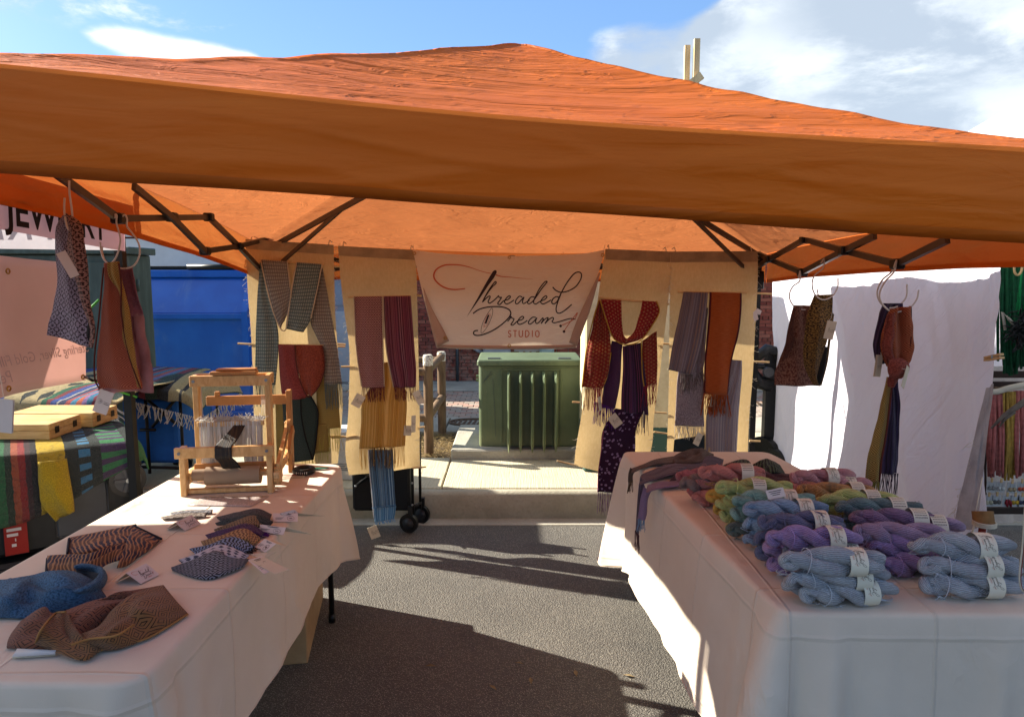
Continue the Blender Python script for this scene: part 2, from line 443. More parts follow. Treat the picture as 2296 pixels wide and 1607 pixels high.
for k in range(3): MB().box((-.128+k*.085, -.05, .40), (-.072+k*.085, -.036, .455)).build('clamp', GALV, cd)
cd = thing('wall_conduit', 'thin grey conduit running down the brick wall behind the log rails', 'conduit', loc=(-.735, 9.515, .18))
MB().tube([(0, 0, 0), (0, 0, .42), (0, 0, .78)], .02, 8).build('pipe', DGREY, cd, True)
MB().box((-.03, -.03, .76), (.03, .02, .80)).build('cap', plain('red_paint', '#a8402c'), cd)
cd = thing('curved_conduit', 'grey conduits curving into the meter box under the banner', 'conduit', loc=(0, 0, 0))
for k in range(2):
    MB().tube([(-.62-k*.0+.07*k, 9.47, .96), (-.60+.07*k, 9.47, .80), (-.54+.07*k, 9.47, .66+.05*k), (-.46+.03*k, 9.47, .60+.06*k), (-.385, 9.47, .575+.07*k)], .024, 8).build('pipe', GREYM, cd, True)
mt = thing('electric_meter', 'grey electric meter cabinet with round glass meter, between the first two cloth panels', 'electric meter')
box('cabinet', (-.32, 0, .0), (.12, .25, 1.10), GREYM, mt, .012)
box('cover', (-.30, -.012, .62), (.10, -.002, 1.07), GREYM, mt, .006)
MB().disc((-.055, -.04, .905), (0, 1, 0), .085, .06, 28).build('meter_ring', GALV, mt, True, ang=40)
MB().disc((-.055, -.085, .905), (0, 1, 0), .07, .05, 28).build('meter_glass', plain('pale_glass', '#aeb6ae', .08, spec=.6), mt, True, ang=40)
box('meter_display', (-.09, -.117, .925), (-.02, -.112, .947), plain('black_print', '#15140f', .4), mt)
box('lower_panel', (-.30, -.016, .05), (.12, -.004, .58), plain('light_grey_paint', '#a7acac', .6), mt, .004)
mt.location = (-2.20, 9.27, .12); mt.scale = (1.75, 1.0, 1.75)
wb = thing('white_carton', 'white carton standing below the electric meter cabinet', 'carton', loc=(-1.16, 4.85, .18))
box('carton', (-.18, 0, 0), (.10, .25, .34), plain('white_card', '#c2c2be', .8), wb, .004)
mb = MB()
for k in range(4): mb.box((-.16, -.003, .07+k*.014), (.06-.03*(k % 2), -.001, .075+k*.014))
mb.build('print', plain('grey_print', '#6a6c70'), wb)

# ------------------------------------------------------------------ pad and green transformer
pad = MB().box((-.475, 5.402, .10), (1.05, 6.35, .258), ch=.012).build('concrete_pad', CONC2); tag(pad, kind='structure')
def m_green(t):
    p = t.obj(); x, y, z = t.sep(p); n = t.noise(p, 2.5, 5, .6); st = t.noise(t.vec(x, y, z*.06), 22., 4, .6); d = t.noise(p, 70., 2).ss(.70, .76)
    c = t.mix(n.ss(.3, .7), hx('#505c42'), hx('#5f6c50')); c = t.mix(st.ss(.5, .75)*.45, c, hx('#3f4e38')); c = t.mix(d*.5, c, hx('#93a083'))
    c = t.mix((z*-1+.16+st*.12).ss(.05, .2)*.35, c, hx('#8a8a60'))
    t.out(c, t.mix(n, (.42,.42,.42,1), (.6,.6,.6,1)), t.bump(t.noise(p, 6., 4)*.8+t.noise(p, 25., 3)*.3, .006, .5), spec=.35)
GRN = mat('green_enamel', m_green)
tr = thing('transformer', 'green pad mounted transformer cabinet with five cooling fins on a concrete pad', 'transformer', loc=(.14, 5.5, .26))
def rbox(w, d, h, r, name, parent, m, y0=0, z0=0, seg=5):
    bm = bmesh.new(); bmesh.ops.create_cube(bm, size=1)
    for v in bm.verts: v.co = Vector((v.co.x*w, y0+(v.co.y+.5)*d, z0+(v.co.z+.5)*h))
    es = [e for e in bm.edges if all(v.co.z > z0+h-.001 for v in e.verts)]
    es += [e for e in bm.edges if abs(e.verts[0].co.z-e.verts[1].co.z) > h*.9]
    bmesh.ops.bevel(bm, geom=es, offset=r, segments=seg, affect='EDGES', profile=.5)
    return smooth(obj(name, bm, m, parent), 35)
rbox(.80, .52, .68, .035, 'tank', tr, GRN)
rbox(.825, .56, .045, .022, 'lid', tr, GRN, -.02, .645)
mb = MB()
for a, b in (((-.22, -.006, .04), (-.22, -.006, .61)), ((.24, -.006, .04), (.24, -.006, .61)), ((-.22, -.006, .61), (.24, -.006, .61)), ((-.35, -.004, .63), (.38, -.004, .63))):
    mb.bar(a, b, .008, .008)
mb.build('weld_seam', GRN, tr)
for k in range(5):
    x = -.165+k*.0905; bm = MB()
    bm.add([(x-.011, -.005, .60), (x+.011, -.005, .60), (x+.011, -.15, .56), (x-.011, -.15, .56), (x-.004, -.16, .0), (x+.004, -.16, .0), (x-.011, -.005, .02), (x+.011, -.005, .02), (x-.012, -.155, .05), (x+.012, -.155, .05), (x, -.165, .575), (x, -.172, -.012)],
           [(0, 1, 2, 10, 3), (3, 10, 11, 4, 8), (10, 2, 9, 5, 11), (0, 3, 8, 4, 6), (1, 7, 5, 9, 2), (6, 4, 11, 5, 7), (0, 6, 7, 1)])
    bm.build('cooling_fin', GRN, tr)
for a_ in ([(-.36, .52), (-.33, .56), (-.30, .60), (-.302, .565)], [(-.372, .50), (-.35, .53), (-.31, .565)], [(-.29, .54), (-.275, .30), (-.27, .08)]): MB().tube([(x_, -.004, z_) for x_, z_ in a_], .0016, 4).build('scratch', DGREY, tr)
for x in (-.28, .27): box('lid_hinge', (x-.05, .02, .688), (x+.05, .06, .699), DGREY, tr, .002)
for z in (.55, .52): MB().disc((-.412, .06, z), (1, 0, 0), .012, .022, 10).build('bolt', GRN, tr)

# cream utility cabinet with green base (behind the third and fourth panels)
cu = thing('cream_cabinet', 'tall cream painted cabinet with chipped dark green base behind the cloth panels', 'cabinet', loc=(1.02, 5.05, .18))
def m_cream(t):
    p = t.obj(); x, y, z = t.sep(p); n = t.noise(p, 9., 5, .7)
    c = t.mix(n.ss(.35, .75), hx('#c9bf9c'), hx('#b3a784')); c = t.mix((z+n*.03).lt(.345), c, hx('#35534c'))
    t.out(c, .6)
box('body', (-.50, 0, 0), (.15, .35, 1.62), mat('cream_paint', m_cream), cu, .012)
box('lid', (-.52, -.02, 1.622), (.17, .37, 1.66), mat('cream_paint', m_cream), cu, .008)

# log guard rails
def m_log(t):
    p = t.pos(); x, y, z = t.sep(p); n = t.noise(t.vec(x, y, z*.15), 40., 4, .6)
    c = t.mix(n.ss(.3, .7), hx('#57422f'), hx('#7a6249')); t.out(c, .75, t.bump(n, .003))
LOG = mat('brown_log', m_log)
CAP = mat('white_chipped_paint', lambda t: t.out(t.mix(t.noise(t.pos(), 60., 4).ss(.5, .6), hx('#c7c0b2'), hx('#6f5b48')), .8))
gr = thing('log_rail', 'brown log guard rail with white capped posts beside the green transformer', 'guard rail')
def logpost(px, pyb, pyt, Y, r=.046):
    b = aY(px, pyb, Y); tp = aY(px, pyt, Y)
    o = MB().tube([(b.x, Y, .10), (b.x, Y, tp.z-.085)], r, 18).build('post', LOG, gr, True, ang=50)
    MB().tube([(b.x, Y, tp.z-.085), (b.x, Y, tp.z-.012), (b.x, Y, tp.z)], [r*1.04, r*1.04, r*.8], 18).build('post_cap', CAP, o, True, ang=50)
    return b.x, tp.z
xA, zA = logpost(962, 1003, 795, 5.62, .038); xB, zB = logpost(991.5, 965, 788, 6.42, .038)
xC, zC = -1.12, zA-.0
logpost(1148+xC/5.75*1597.6, 1000, 795, 5.62, .038); logpost(850, 965, 788, 6.42, .038)
for z in (zA-.125, zA-.50):
    MB().tube([(xA, 5.62, z), (xB, 6.42, z+.02)], .033, 14).build('rail', LOG, gr, True, ang=50)
    MB().tube([(xC, 5.62, z-.01), (xA, 5.62, z-.01)], .033, 14).build('rail', LOG, gr, True, ang=50)
    MB().tube([(-1.2, 6.42, z-.01), (xB, 6.42, z-.01)], .028, 14).build('rail', LOG, gr, True, ang=50)
# drain cover
dc = thing('drain_cover', 'round slotted metal drain cover in the pavement left of the transformer', 'drain cover', loc=(aZ(1062, 948, .18).x, aZ(1062, 948, .18).y, .184))
RUST = plain('rusty_iron', '#5d4a3c', .7, .4, var=.3, sc=20)
MB().tube([(math.cos(a)*.23, math.sin(a)*.15, .004) for a in [i*math.pi/14 for i in range(28)]], .014, 6, closed=True).build('rim', RUST, dc, True)
for k in range(9): MB().bar((-.19+k*.047, -.09, .004), (-.17+k*.047, .09, .004), .02, .008).build('grate_bar', RUST, dc)
dc = thing('street_drain_grate', 'long slotted drain grate in the pavement at the far right', 'drain grate', loc=(aZ(1706, 905, .18).x, aZ(1706, 905, .18).y, .184))
for k in range(16): MB().bar((-.5+k*.065, -.10, .004), (-.47+k*.065, .10, .004), .03, .008).build('grate_bar', RUST, dc)

# tall timber frame behind the canopy
WOOD = mat('pale_timber', lambda t: (lambda p: t.out(t.mix(t.noise(t.vec(t.sep(p)[0], t.sep(p)[1], t.sep(p)[2]*.1), 30., 4).ss(.3, .7), hx('#b39a72'), hx('#c9b48d')), .8))(t.pos()))
tf = thing('timber_frame', 'two tall bare timber poles with a diagonal brace rising behind the orange canopy', 'timber poles')
a = aY(1541, 103, 12.); b = aY(1559, 93, 12.)
MB().bar((a.x, 12., .0), (a.x, 12., a.z), .085, .085).build('pole', WOOD, tf)
MB().bar((b.x, 11.9, .0), (b.x, 11.9, b.z), .09, .09).build('pole', WOOD, tf)
p0 = aY(1500, 226, 11.8); p1 = aY(1573, 170, 11.8); MB().bar(p0, p1, .08, .12).build('brace', WOOD, tf)

# ================================================================== ORANGE CANOPY
X0, X1, Y0, Y1 = -1.54, 1.54, 1.40, 4.36
AP = Vector((.035, 2.92, 2.50))
VH = .188
def vh(x): return .203-.012*(x+1)-.03*math.exp(-(x/.8)**2)*.8
def vbot(x, y):                                        # height of the valance's lower edge
    u = (x-X0)/(X1-X0); v = (y-Y0)/(Y1-Y0)
    l = 1.832-.02*v-.235*v*v; r = 1.625+.03*v-.10*v*v
    return l*(1-u)+r*u
def orange(dark, light, tcol, trn, fine):
    def f(t):
        p = t.pos(); x, y, z = t.sep(p); n = t.noise(p, .9, 4, .6)
        w1 = t.noise(t.vec(x*.30+z*.2, y*1.1, z*2.4), 5.0, 3, .45, .7); w2 = t.noise(t.vec(x*.55+y*.2, y*1.3, z*2.6), 12., 3, .5, .9)
        r1 = ((w1-.5).abs()*-9+1).mx(0); r2 = ((w2-.5).abs()*-9+1).mx(0)
        m = t.noise(p, 1.7, 2).ss(.30, .62)
        rdg = r1*.32*m+r2*.17*m
        c = t.mix(n.ss(.3, .7), hx(dark), hx(light))
        h = w1*.8+w2*.3*fine+rdg*.55*fine
        t.out(c, .62, t.bump(h, .034*(.30+.70*fine), .9), trn, hx(tcol), spec=.25)
    return f
OR1 = mat('orange_roof_fabric', orange('#b0520e', '#bc5e12', '#d88450', .25, 1.0))
OR2 = mat('orange_valance_fabric', orange('#c45c06', '#ce660a', '#c87a40', .18, .34))
OR3 = mat('orange_hem_fabric', orange('#ac5008', '#b6580c', '#b86a34', .12, .3))
can = thing('canopy', 'orange pop-up canopy with pyramid roof, valances and dark scissor frame', 'canopy', loc=(0, 0, 0))
def roof_z(x, y):
    u = 2*(x-X0)/(X1-X0)-1; v = 2*(y-Y0)/(Y1-Y0)-1
    au, av = abs(u), abs(v); m = max(au, av); ez = max(0., 1-m)
    k = min(au, av)/max(m, 1e-6)
    cx = min(max(x, X0), X1)
    # eave height straight out from the point
    s = 1/max(m, 1e-6); ex = (X0+X1)/2+(x-(X0+X1)/2)*s; ey = (Y0+Y1)/2+(y-(Y0+Y1)/2)*s
    e = vbot(ex, ey)+vh(ex)
    z = e+(AP.z-e)*ez
    z -= .42*ez*m*(1-.42*k*k)*(1-.45*ez)
    z += -.03*math.exp(-((m-1)/.06)**2)*0
    # long folds
    z += .010*math.sin(9*N3(x*.5+3, y*2.6, 1)+y*6)*ez**.5*m*(1 if v < .2 else .5)
    z += .009*N3(x*2.1, y*4.3, 5)*min(1, ez*5)*m
    z += .005*N3(x*4.1, y*11.3, 5)*min(1, ez*9)+.0025*abs(N3(x*7, y*19, 2))*min(1, ez*9)
    z += .006*math.exp(-((1-k)/.02)**2)*min(1, ez*6)
    return z
vs = []; fs = []; nm, ns = 70, 84
for i in range(nm+1):
    m = i/nm
    for k in range(4*ns):
        sd, f = divmod(k, ns); f = 2*f/ns-1
        u, v = ((f, -1), (1, f), (-f, 1), (-1, -f))[sd]
        x = (X0+X1)/2+u*m*(X1-X0)/2; y = (Y0+Y1)/2+v*m*(Y1-Y0)/2
        vs.append((x+(AP.x-(X0+X1)/2)*(1-m), y+(AP.y-(Y0+Y1)/2)*(1-m), roof_z(x, y) if i else AP.z))
for i in range(nm):
    for k in range(4*ns):
        a, b = i*4*ns+k, i*4*ns+(k+1) % (4*ns); fs.append((a, a+4*ns, b+4*ns, b))
MB().add(vs, fs).build('roof', OR1, can, True)
def valance(a, b, side, outv):
    nu, nv = 260, 26; vs = []; fs = []
    for j in range(nv+1):
        v = j/nv
        for i in range(nu+1):
            u = i/nu; x = a[0]+(b[0]-a[0])*u; y = a[1]+(b[1]-a[1])*u
            zt = vbot(x, y)+vh(x); zb = vbot(x, y)-.028*math.sin(math.pi*u)*0
            o = .012*math.sin(u*9+side)*v+.014*N3(u*7+side*3, v*1.4)*v+.006*N3(u*16+side*3, v*3)*min(1, v*4)+(.020*max(0, .16-abs(N3(u*2.6+side*5, v*1.6+u*1.5, 7)))+.016*max(0, .13-abs(N3(u*5.5+side*5, v*2.6-u*2.2, 2))))*min(1, v*5)*1.6+.010*math.sin(math.pi*v)
            if j == 0: o = .003
            vs.append((x+outv[0]*o, y+outv[1]*o, zt+(zb-zt)*v+.004*N3(u*6, side)*v+(.005 if j == 0 else 0)))
    for j in range(nv):
        for i in range(nu):
            q = j*(nu+1)+i; fs.append((q, q+nu+1, q+nu+2, q+1))
    o = MB().add(vs, fs).build('valance', OR2, can, True)
    hb = []; 
    for i in range(nu+1):
        b = vs[nv*(nu+1)+i]; b2 = vs[(nv-3)*(nu+1)+i]
        for q, pp in ((.0032, b), (.0045, b), (.0032, b2)): hb.append((pp[0]+outv[0]*q, pp[1]+outv[1]*q, pp[2]-(.001 if q > .004 else -.0)))
    MB().add(hb, [(3*i+a_, 3*i+3+a_, 3*i+4+a_, 3*i+1+a_) for i in range(nu) for a_ in (0, 1)]).build('hem', OR3, o, True)
valance((X0, Y0), (X1, Y0), 0, (0, -1)); valance((X0, Y1), (X1, Y1), 1, (0, 1)); valance((X0, Y0), (X0, Y1), 2, (-1, 0)); valance((X1, Y0), (X1, Y1), 3, (1, 0))
BAR = plain('dark_bronze_tube', '#3d342f', .38, .35, var=.1, spec=.5); JNT = plain('black_plastic', '#101010', .4, var=.2)
BLACK = plain('black_powder_coat', '#141414', .45, var=.2)
def truss(pts_pairs, joints):
    for a, b in pts_pairs: MB().bar(a, b, .017, .026).build('truss_bar', BAR, can)
    for j in joints:
        j = Vector(j); MB().box(j-Vector((.022, .022, .02)), j+Vector((.022, .022, .02)), ch=.006).build('joint', JNT, can)
# left side scissors
LX = -1.46
def l(px, py, dx=0): return aX(px, py, LX+dx)
J1, J2, J3, J4, J5, J6 = l(265, 490), l(460, 563), l(385, 487), l(468, 487), l(535, 552), l(120, 385)
truss([(J6, J1), (J1, J4), (l(300, 418, .02), l(385, 487, .02)), (l(385, 487, .02), l(460, 563, .02)), (J4, J5), (J5, l(590, 610)), (J2, J5), (J5, l(600, 535))], [J1, J2, J3, J4, J5])
def r_(px, py, dx=0): return aX(px, py, 1.46+dx)
K1, K2, K3, K4, K5, K6 = r_(1725, 581), r_(1804, 537), r_(1799, 611), r_(1893, 562), r_(2012, 592), r_(2125, 537)
truss([(r_(1690, 604), K1), (K1, K2), (r_(1697, 567, .02), r_(1725, 581, .02)), (r_(1725, 581, .02), K3), (K2, r_(1893, 562, .02)), (r_(1893, 562, .02), K5), (K3, K4), (K4, r_(1962, 529)), (K5, K6)], [K1, K2, K3, K4, K5])
# back scissors, mostly behind the cloth panels
bk = [Vector((X0+.06+(X1-X0-.12)*i/8, Y1-.07, (1.735 if i % 2 else 1.64)+.0*(i))) for i in range(9)]
for i in range(9): bk[i].z = vbot(bk[i].x, Y1)+(.13 if i % 2 else .05)
bar2 = [b.copy() for b in bk]
for i in range(9): bar2[i].z = vbot(bk[i].x, Y1)+(.05 if i % 2 else .13); bar2[i].y -= .02
truss([(bk[i], bk[i+1]) for i in range(8)]+[(bar2[i], bar2[i+1]) for i in range(8)], bk+bar2[::4])
# front scissors
ft = [Vector((X0+.06+(X1-X0-.12)*i/8, Y0+.07, 0)) for i in range(9)]
for i in range(9): ft[i].z = vbot(ft[i].x, Y0)+(.125 if i % 2 else .06)
truss([(ft[i], ft[i+1]) for i in range(8)], ft)
# roof ribs to the peak
hub = AP-Vector((0, 0, .10)); MB().tube([hub-Vector((0, 0, .12)), hub+Vector((0, 0, .06))], .03, 12).build('peak_hub', JNT, can, True)
for cx_, cy_ in ((X0+.07, Y1-.07), (X1-.07, Y1-.07), (X0+.07, Y0+.07), (X1-.07, Y0+.07)):
    z0 = vbot(cx_, cy_)+VH-.03; c0 = Vector((cx_, cy_, z0)); mid = c0.lerp(hub, .5); mid.z -= .075
    MB().bar(c0, mid, .018, .026).build('rib', BAR, can); MB().bar(mid, hub-Vector((0, 0, .03)), .018, .026).build('rib', BAR, can)
    c1 = c0-Vector((0, 0, .15)); m2 = c0.lerp(hub, .40); m2.z -= .06
    MB().bar(c1, m2, .014, .02).build('rib_strut', BAR, can)
    MB().box(mid-Vector((.02, .02, .02)), mid+Vector((.02, .02, .02)), ch=.005).build('joint', JNT, can)
    MB().bar((cx_, cy_, .0), (cx_, cy_, z0), .034, .034).build('leg', BLACK, can)
    MB().box((cx_-.03, cy_-.03, z0-.2), (cx_+.03, cy_+.03, z0-.11), ch=.004).build('slider', JNT, can)
# ================================================================== FABRICS
def fab(name, cf, tr=.22, rough=.9, bd=.003, tcf=None):
    def f(t):
        U, V = t.uv(); col, h = cf(t, U, V)
        w = (U*2600).sin()*(V*2600).sin()*.15
        fz = t.noise(t.vec(U, V), 160., 3, .6)
        k = t.noise(t.vec(U, V), 7., 3, .6).ss(.2, .8)
        col = t.mix((fz-.35).clamp()*.35+(k*-1+1)*.12, col, (.02, .02, .02, 1))
        t.out(col, rough, t.bump((h if h is not None else fz*.6)+w+fz*.4, bd, .8), tr, tcf(t, col) if tcf else None, spec=.15, sheen=.15)
    return mat(name, f)
def c_plain(a, b=None, s=9.):
    return lambda t, U, V: (t.mix(t.noise(t.vec(U, V), s, 3).ss(.3, .7), hx(a), hx(b or a, .75)), None)
def c_stripe(cols, k=160., sh=0.):
    def f(t, U, V):
        n = t.noise1(U+t.noise(t.vec(U, V), 6., 1)*sh, k, 0)
        c = t.cramp(((n-.28)*2.2).clamp(), [hx(q) for q in cols]); return c, n*1.6
    return f
def c_check(a, b, k, m=.5):                         # raised waffle cells
    def f(t, U, V):
        h = ((U*k).tri()*(V*k*.62).tri()); return t.mix((h.gt(m*.5))*.9, hx(a), hx(b)), h*1.5
    return f
def c_diamond(a, b, k, rings=3., asp=.6, lo=.5):
    def f(t, U, V):
        d = (U*k).tri()+(V*k*asp).tri(); h = (d*rings).fr().gt(lo); return t.mix(h, hx(a), hx(b)), h*.7
    return f
def c_hex(a, b, k, th=.1, c=None):
    def f(t, U, V):
        h = (U*k).sin()+((U*.5+V*.87)*k).sin()+((U*.5-V*.87)*k).sin()
        q = h.abs().gt(th); x = t.mix(q, hx(b), hx(a))
        if c: x = t.mix(t.noise1(V, 4., 1).ss(.4, .6)*.6, x, hx(c))
        return x, h*.5
    return f
def c_zig(a, b, k, amp=.4, kz=60.):
    def f(t, U, V):
        h = ((V*k+(U*kz).tri()*amp).fr()).gt(.5); return t.mix(h, hx(a), hx(b)), h*.6
    return f
def c_wave(a, b, k, c2='#6b4630'):
    def f(t, U, V):
        h = ((V*k+(U*16).sin()*1.2+t.noise(t.vec(U, V), 12., 2)*3).fr()).gt(.62)
        ba = t.mix((U*9.+.2).tri().ss(.35, .8), hx(a), hx(c2)); return t.mix(h, ba, hx(b)), h*.6
    return f
def c_basket(a, b, k):                              # herringbone blocks turning at right angles
    def f(t, U, V):
        q = ((U*k).floor()+(V*k).floor()); s = (q*.5).fr().gt(.25)
        d1 = ((U+V)*k*4).fr().gt(.5); d2 = ((U-V)*k*4).fr().gt(.5)
        h = s*d1+(s*-1+1)*d2; return t.mix(h, hx(a), hx(b)), h*.6
    return f
def c_mesh(a, b, ku, kv):
    def f(t, U, V):
        n = t.noise(t.vec(U*ku, V*kv), 1., 3, .6, .6); h = n.ss(.42, .58); return t.mix(h, hx(b), hx(a)), h*1.2
    return f
def dimout(col2, k=.5): return lambda t, c: t.mix(k, c, hx(col2))
CANV = fab('natural_canvas', lambda t, U, V: (t.mix(t.noise(t.vec(U*3, V), 30., 4).ss(.3, .7), hx('#cbb28a'), hx('#d6bf99')), t.noise(t.vec(U, V), 260., 3)*.7), .50, .9, .002, lambda t, c: t.mix(.6, c, hx('#dcb878')))
CANV2 = fab('canvas_hem', c_plain('#b39a78', '#a8906f'), .12)
THREAD_W = plain('cream_thread', '#cfc6b2', .9, var=.1, tr=.2)
DOWEL = plain('dowel_wood', '#c3a473', .6, var=.15, sc=12)
PY = 4.16
def edgefray(parent, pts, m, n=60, ln=.02):
    mb = MB(); rnd = random.Random(len(pts)*7+n)
    for i in range(n):
        p = cr(pts, rnd.random()); q = p+Vector((rnd.uniform(-1, 1)*ln, rnd.uniform(-.01, 0), rnd.uniform(-1, .2)*ln)); r2 = q+Vector((rnd.uniform(-1, 1), 0, rnd.uniform(-1, .5)))*ln*.6
        mb.tube([p, p.lerp(q, .5)+Vector((rnd.uniform(-1, 1), 0, rnd.uniform(-1, 1)))*.003, q, r2], .0009, 3, cap=False)
    mb.build('frayed_edge', m, parent, True, 'stuff')
def panel(label, rows, rods, hem_y, dy=0., group='canvas display panels hung along the back of the stall'):
    t = thing('cloth_panel', label, 'cloth panel', group)
    o = sheet('canvas', rY(rows, PY+dy), CANV, t, 16, 60, rip(.010, 1.3, dy*99+1, .3), 0)
    L_, R_ = [r[0] for r in rY(rows, PY+dy-.002)], [r[-1] for r in rY(rows, PY+dy-.002)]
    a, b = rows[0][0:2], rows[0][2:4]
    sheet('top_hem', rY([(a[0], a[1]-1, b[0], b[1]-1), (a[0]+1, a[1]+hem_y, b[0]-0, b[1]+hem_y)], PY+dy-.014), CANV2, t, 8, 4, rip(.002, 1), 0)
    for (x1, y1, x2, y2, d) in rods:
        MB().tube([aY(x1, y1, PY+dy+d), aY(x2, y2, PY+dy+d)], .0055, 8).build('dowel', DOWEL, t, True, ang=40)
    edgefray(t, L_, THREAD_W); edgefray(t, R_, THREAD_W)
    # hangers over the back bar
    for q in (.06, .94):
        p = L_[0].lerp(R_[0], q)
        MB().tube([p+Vector((0, .0, -.005)), p+Vector((0, .03, .028)), p+Vector((0, .09, .02))], .003, 5).build('tie', THREAD_W, t, True)
    return t
panel('first canvas panel from the left, holding the grey-green scarf and rust infinity scarf',
      [(550, 537, 748, 550), (553, 620, 750, 625), (558, 700, 752, 700), (564, 800, 758, 790), (568, 930, 768, 900), (575, 1040, 757, 1040)],
      [(520, 581, 562, 585, .012), (562, 586, 726, 594, -.012), (533, 770, 572, 772, .012), (740, 776, 774, 777, .012), (622, 773, 726, 774, -.016), (525, 893, 547, 893, .012), (740, 978, 772, 978, .012)], 21)
panel('second canvas panel from the left, holding maroon scarves above a gold and a blue scarf',
      [(758, 552, 931, 562), (764, 630, 934, 630), (772, 700, 936, 700), (783, 790, 938, 800), (781, 920, 941, 930), (774, 1010, 941, 1000), (782, 1066, 942, 1048)],
      [(742, 597, 763, 598, .012), (781, 667, 919, 664, -.012), (935, 663, 945, 663, .012), (765, 822, 795, 821, .014), (745, 771, 775, 772, .012), (760, 980, 800, 976, .014), (935, 958, 953, 957, .012), (925, 1049, 955, 1046, .006)], 21, .01)
panel('third canvas panel, holding the red looped scarf and purple scarves',
      [(1357, 559, 1503, 565), (1345, 640, 1501, 640), (1330, 740, 1490, 740), (1318, 840, 1478, 850), (1304, 930, 1466, 940), (1292, 1000, 1462, 1000), (1287, 1044, 1440, 1078)],
      [(1342, 668, 1476, 680, -.012), (1283, 901, 1300, 902, .012), (1476, 654, 1503, 655, .012), (1477, 681, 1500, 682, .012), (1468, 770, 1500, 771, .012), (1466, 924, 1495, 926, .012), (1466, 968, 1496, 972, .012), (1249, 1033, 1292, 1043, .008)], 23, .005)
panel('fourth canvas panel at the far right, holding grey, orange and lavender scarves',
      [(1503, 565, 1698, 564), (1502, 640, 1698, 640), (1501, 740, 1692, 750), (1500, 850, 1687, 850), (1498, 930, 1681, 930), (1494, 1050, 1677, 1050)],
      [(1519, 655, 1675, 657, -.012), (1675, 656, 1731, 659, .012), (1680, 810, 1725, 812, .012), (1680, 988, 1705, 989, .012)], 23, 0.)

# ------------------------------------------------------------------ wordmark
WM = [  # (colour 0 dark 1 orange, width, taper, points) in a 2296 x 1607 drawing
 (1, 15, 1, [(750,730),(690,737),(620,740),(550,730),(480,700),(420,650),(392,600),(395,550),(430,500),(510,462),(600,455),(700,462),(800,485),(900,520),(980,543),(1045,556)]),
 (1, 12, 2, [(1100,573),(1170,592),(1280,600),(1400,612),(1525,619)]),
 (0, 13, 0, [(945,885),(1000,790),(1060,710),(1100,672),(1104,654),(1088,655),(1045,710),(995,790),(950,880),(990,840),(1025,815),(1036,824),(1022,855),(1012,882),(1030,897),(1062,878),(1090,855),(1120,825),(1132,812),(1142,832),(1166,830),(1140,872),(1122,900),(1148,912),(1190,870),(1240,855),(1268,827),(1255,812),(1222,838),(1200,880),(1222,906),(1262,893),(1310,860)]),
 (0, 13, 0, [(1405,828),(1370,818),(1334,858),(1326,895),(1352,902),(1400,852),(1424,828),(1406,878),(1420,902),(1460,880),(1490,862)]),
 (0, 13, 0, [(1545,826),(1505,828),(1466,878),(1480,905),(1532,868),(1620,740),(1682,662),(1687,648),(1662,654),(1602,730),(1552,830),(1534,888),(1560,907),(1602,880),(1660,855),(1688,826),(1670,814),(1632,848),(1616,886),(1642,906),(1684,890),(1735,860)]),
 (0, 14, 0, [(1825,830),(1795,822),(1758,846),(1742,886),(1762,905),(1802,880),(1845,790),(1915,665),(1995,563),(2050,540),(2082,562),(2074,622),(2018,705),(1935,755),(1850,772),(1790,750),(1753,712)]),
 (0, 13, 0, [(1848,790),(1812,880),(1792,955),(1800,1000),(1832,1011),(1882,985),(1932,945),(1970,910)]),
 (0, 15, 0, [(840,1015),(900,972),(985,945),(1080,936),(1180,942),(1250,970),(1273,1012),(1250,1062),(1180,1132),(1080,1202),(980,1247),(900,1266),(852,1255),(848,1226),(870,1211),(897,1210)]),
 (0, 5, 0, [(1055,950),(1010,1010),(960,1100),(935,1180),(934,1238),(970,1212),(1022,1130),(1060,1030),(1065,970),(1055,950)]),
 (0, 20, 0, [(1018,1030),(1000,1080),(982,1130)]), (1, 4, 0, [(1003,1020),(1025,1015),(1036,1040),(998,1150),(970,1165),(965,1140),(1003,1020)]),
 (1, 4, 0, [(975,1150),(962,1172)]),
 (0, 13, 0, [(1235,1107),(1262,1075),(1275,1050),(1286,1070),(1310,1078),(1290,1118),(1274,1142),(1300,1147),(1350,1102),(1400,1086),(1421,1062),(1402,1049),(1368,1078),(1350,1118),(1372,1141),(1422,1124),(1462,1095)]),
 (0, 13, 0, [(1560,1060),(1522,1060),(1482,1100),(1476,1130),(1502,1136),(1550,1092),(1572,1064),(1556,1108),(1572,1131),(1602,1110),(1640,1066),(1642,1090),(1620,1131),(1662,1082),(1700,1062),(1690,1092),(1664,1131),(1712,1082),(1752,1060),(1762,1080),(1746,1108),(1772,1121),(1832,1107),(1902,1085),(1962,1072),(2014,1080)]),
 (1, 8, 0, [(1857,1150),(1940,1112),(2000,1078),(2018,1050),(2036,1010)]), (1, 8, 0, [(1888,1206),(1960,1100),(2036,1002)]),
 (1, 10, 0, [(1274,1222),(1258,1212),(1246,1225),(1250,1243),(1270,1255),(1272,1275),(1258,1285),(1243,1275)]),
 (1, 10, 0, [(1300,1212),(1342,1212)]), (1, 10, 0, [(1321,1212),(1321,1286)]),
 (1, 10, 0, [(1368,1210),(1368,1262),(1376,1281),(1390,1284),(1404,1277),(1408,1262),(1408,1210)]),
 (1, 10, 0, [(1442,1212),(1442,1284),(1462,1282),(1480,1262),(1480,1232),(1464,1214),(1442,1212)]),
 (1, 10, 0, [(1520,1210),(1520,1286)]), (1, 10, 0, [(1577,1212),(1560,1225),(1556,1250),(1562,1275),(1578,1285),(1594,1275),(1598,1250),(1594,1225),(1577,1212)])]
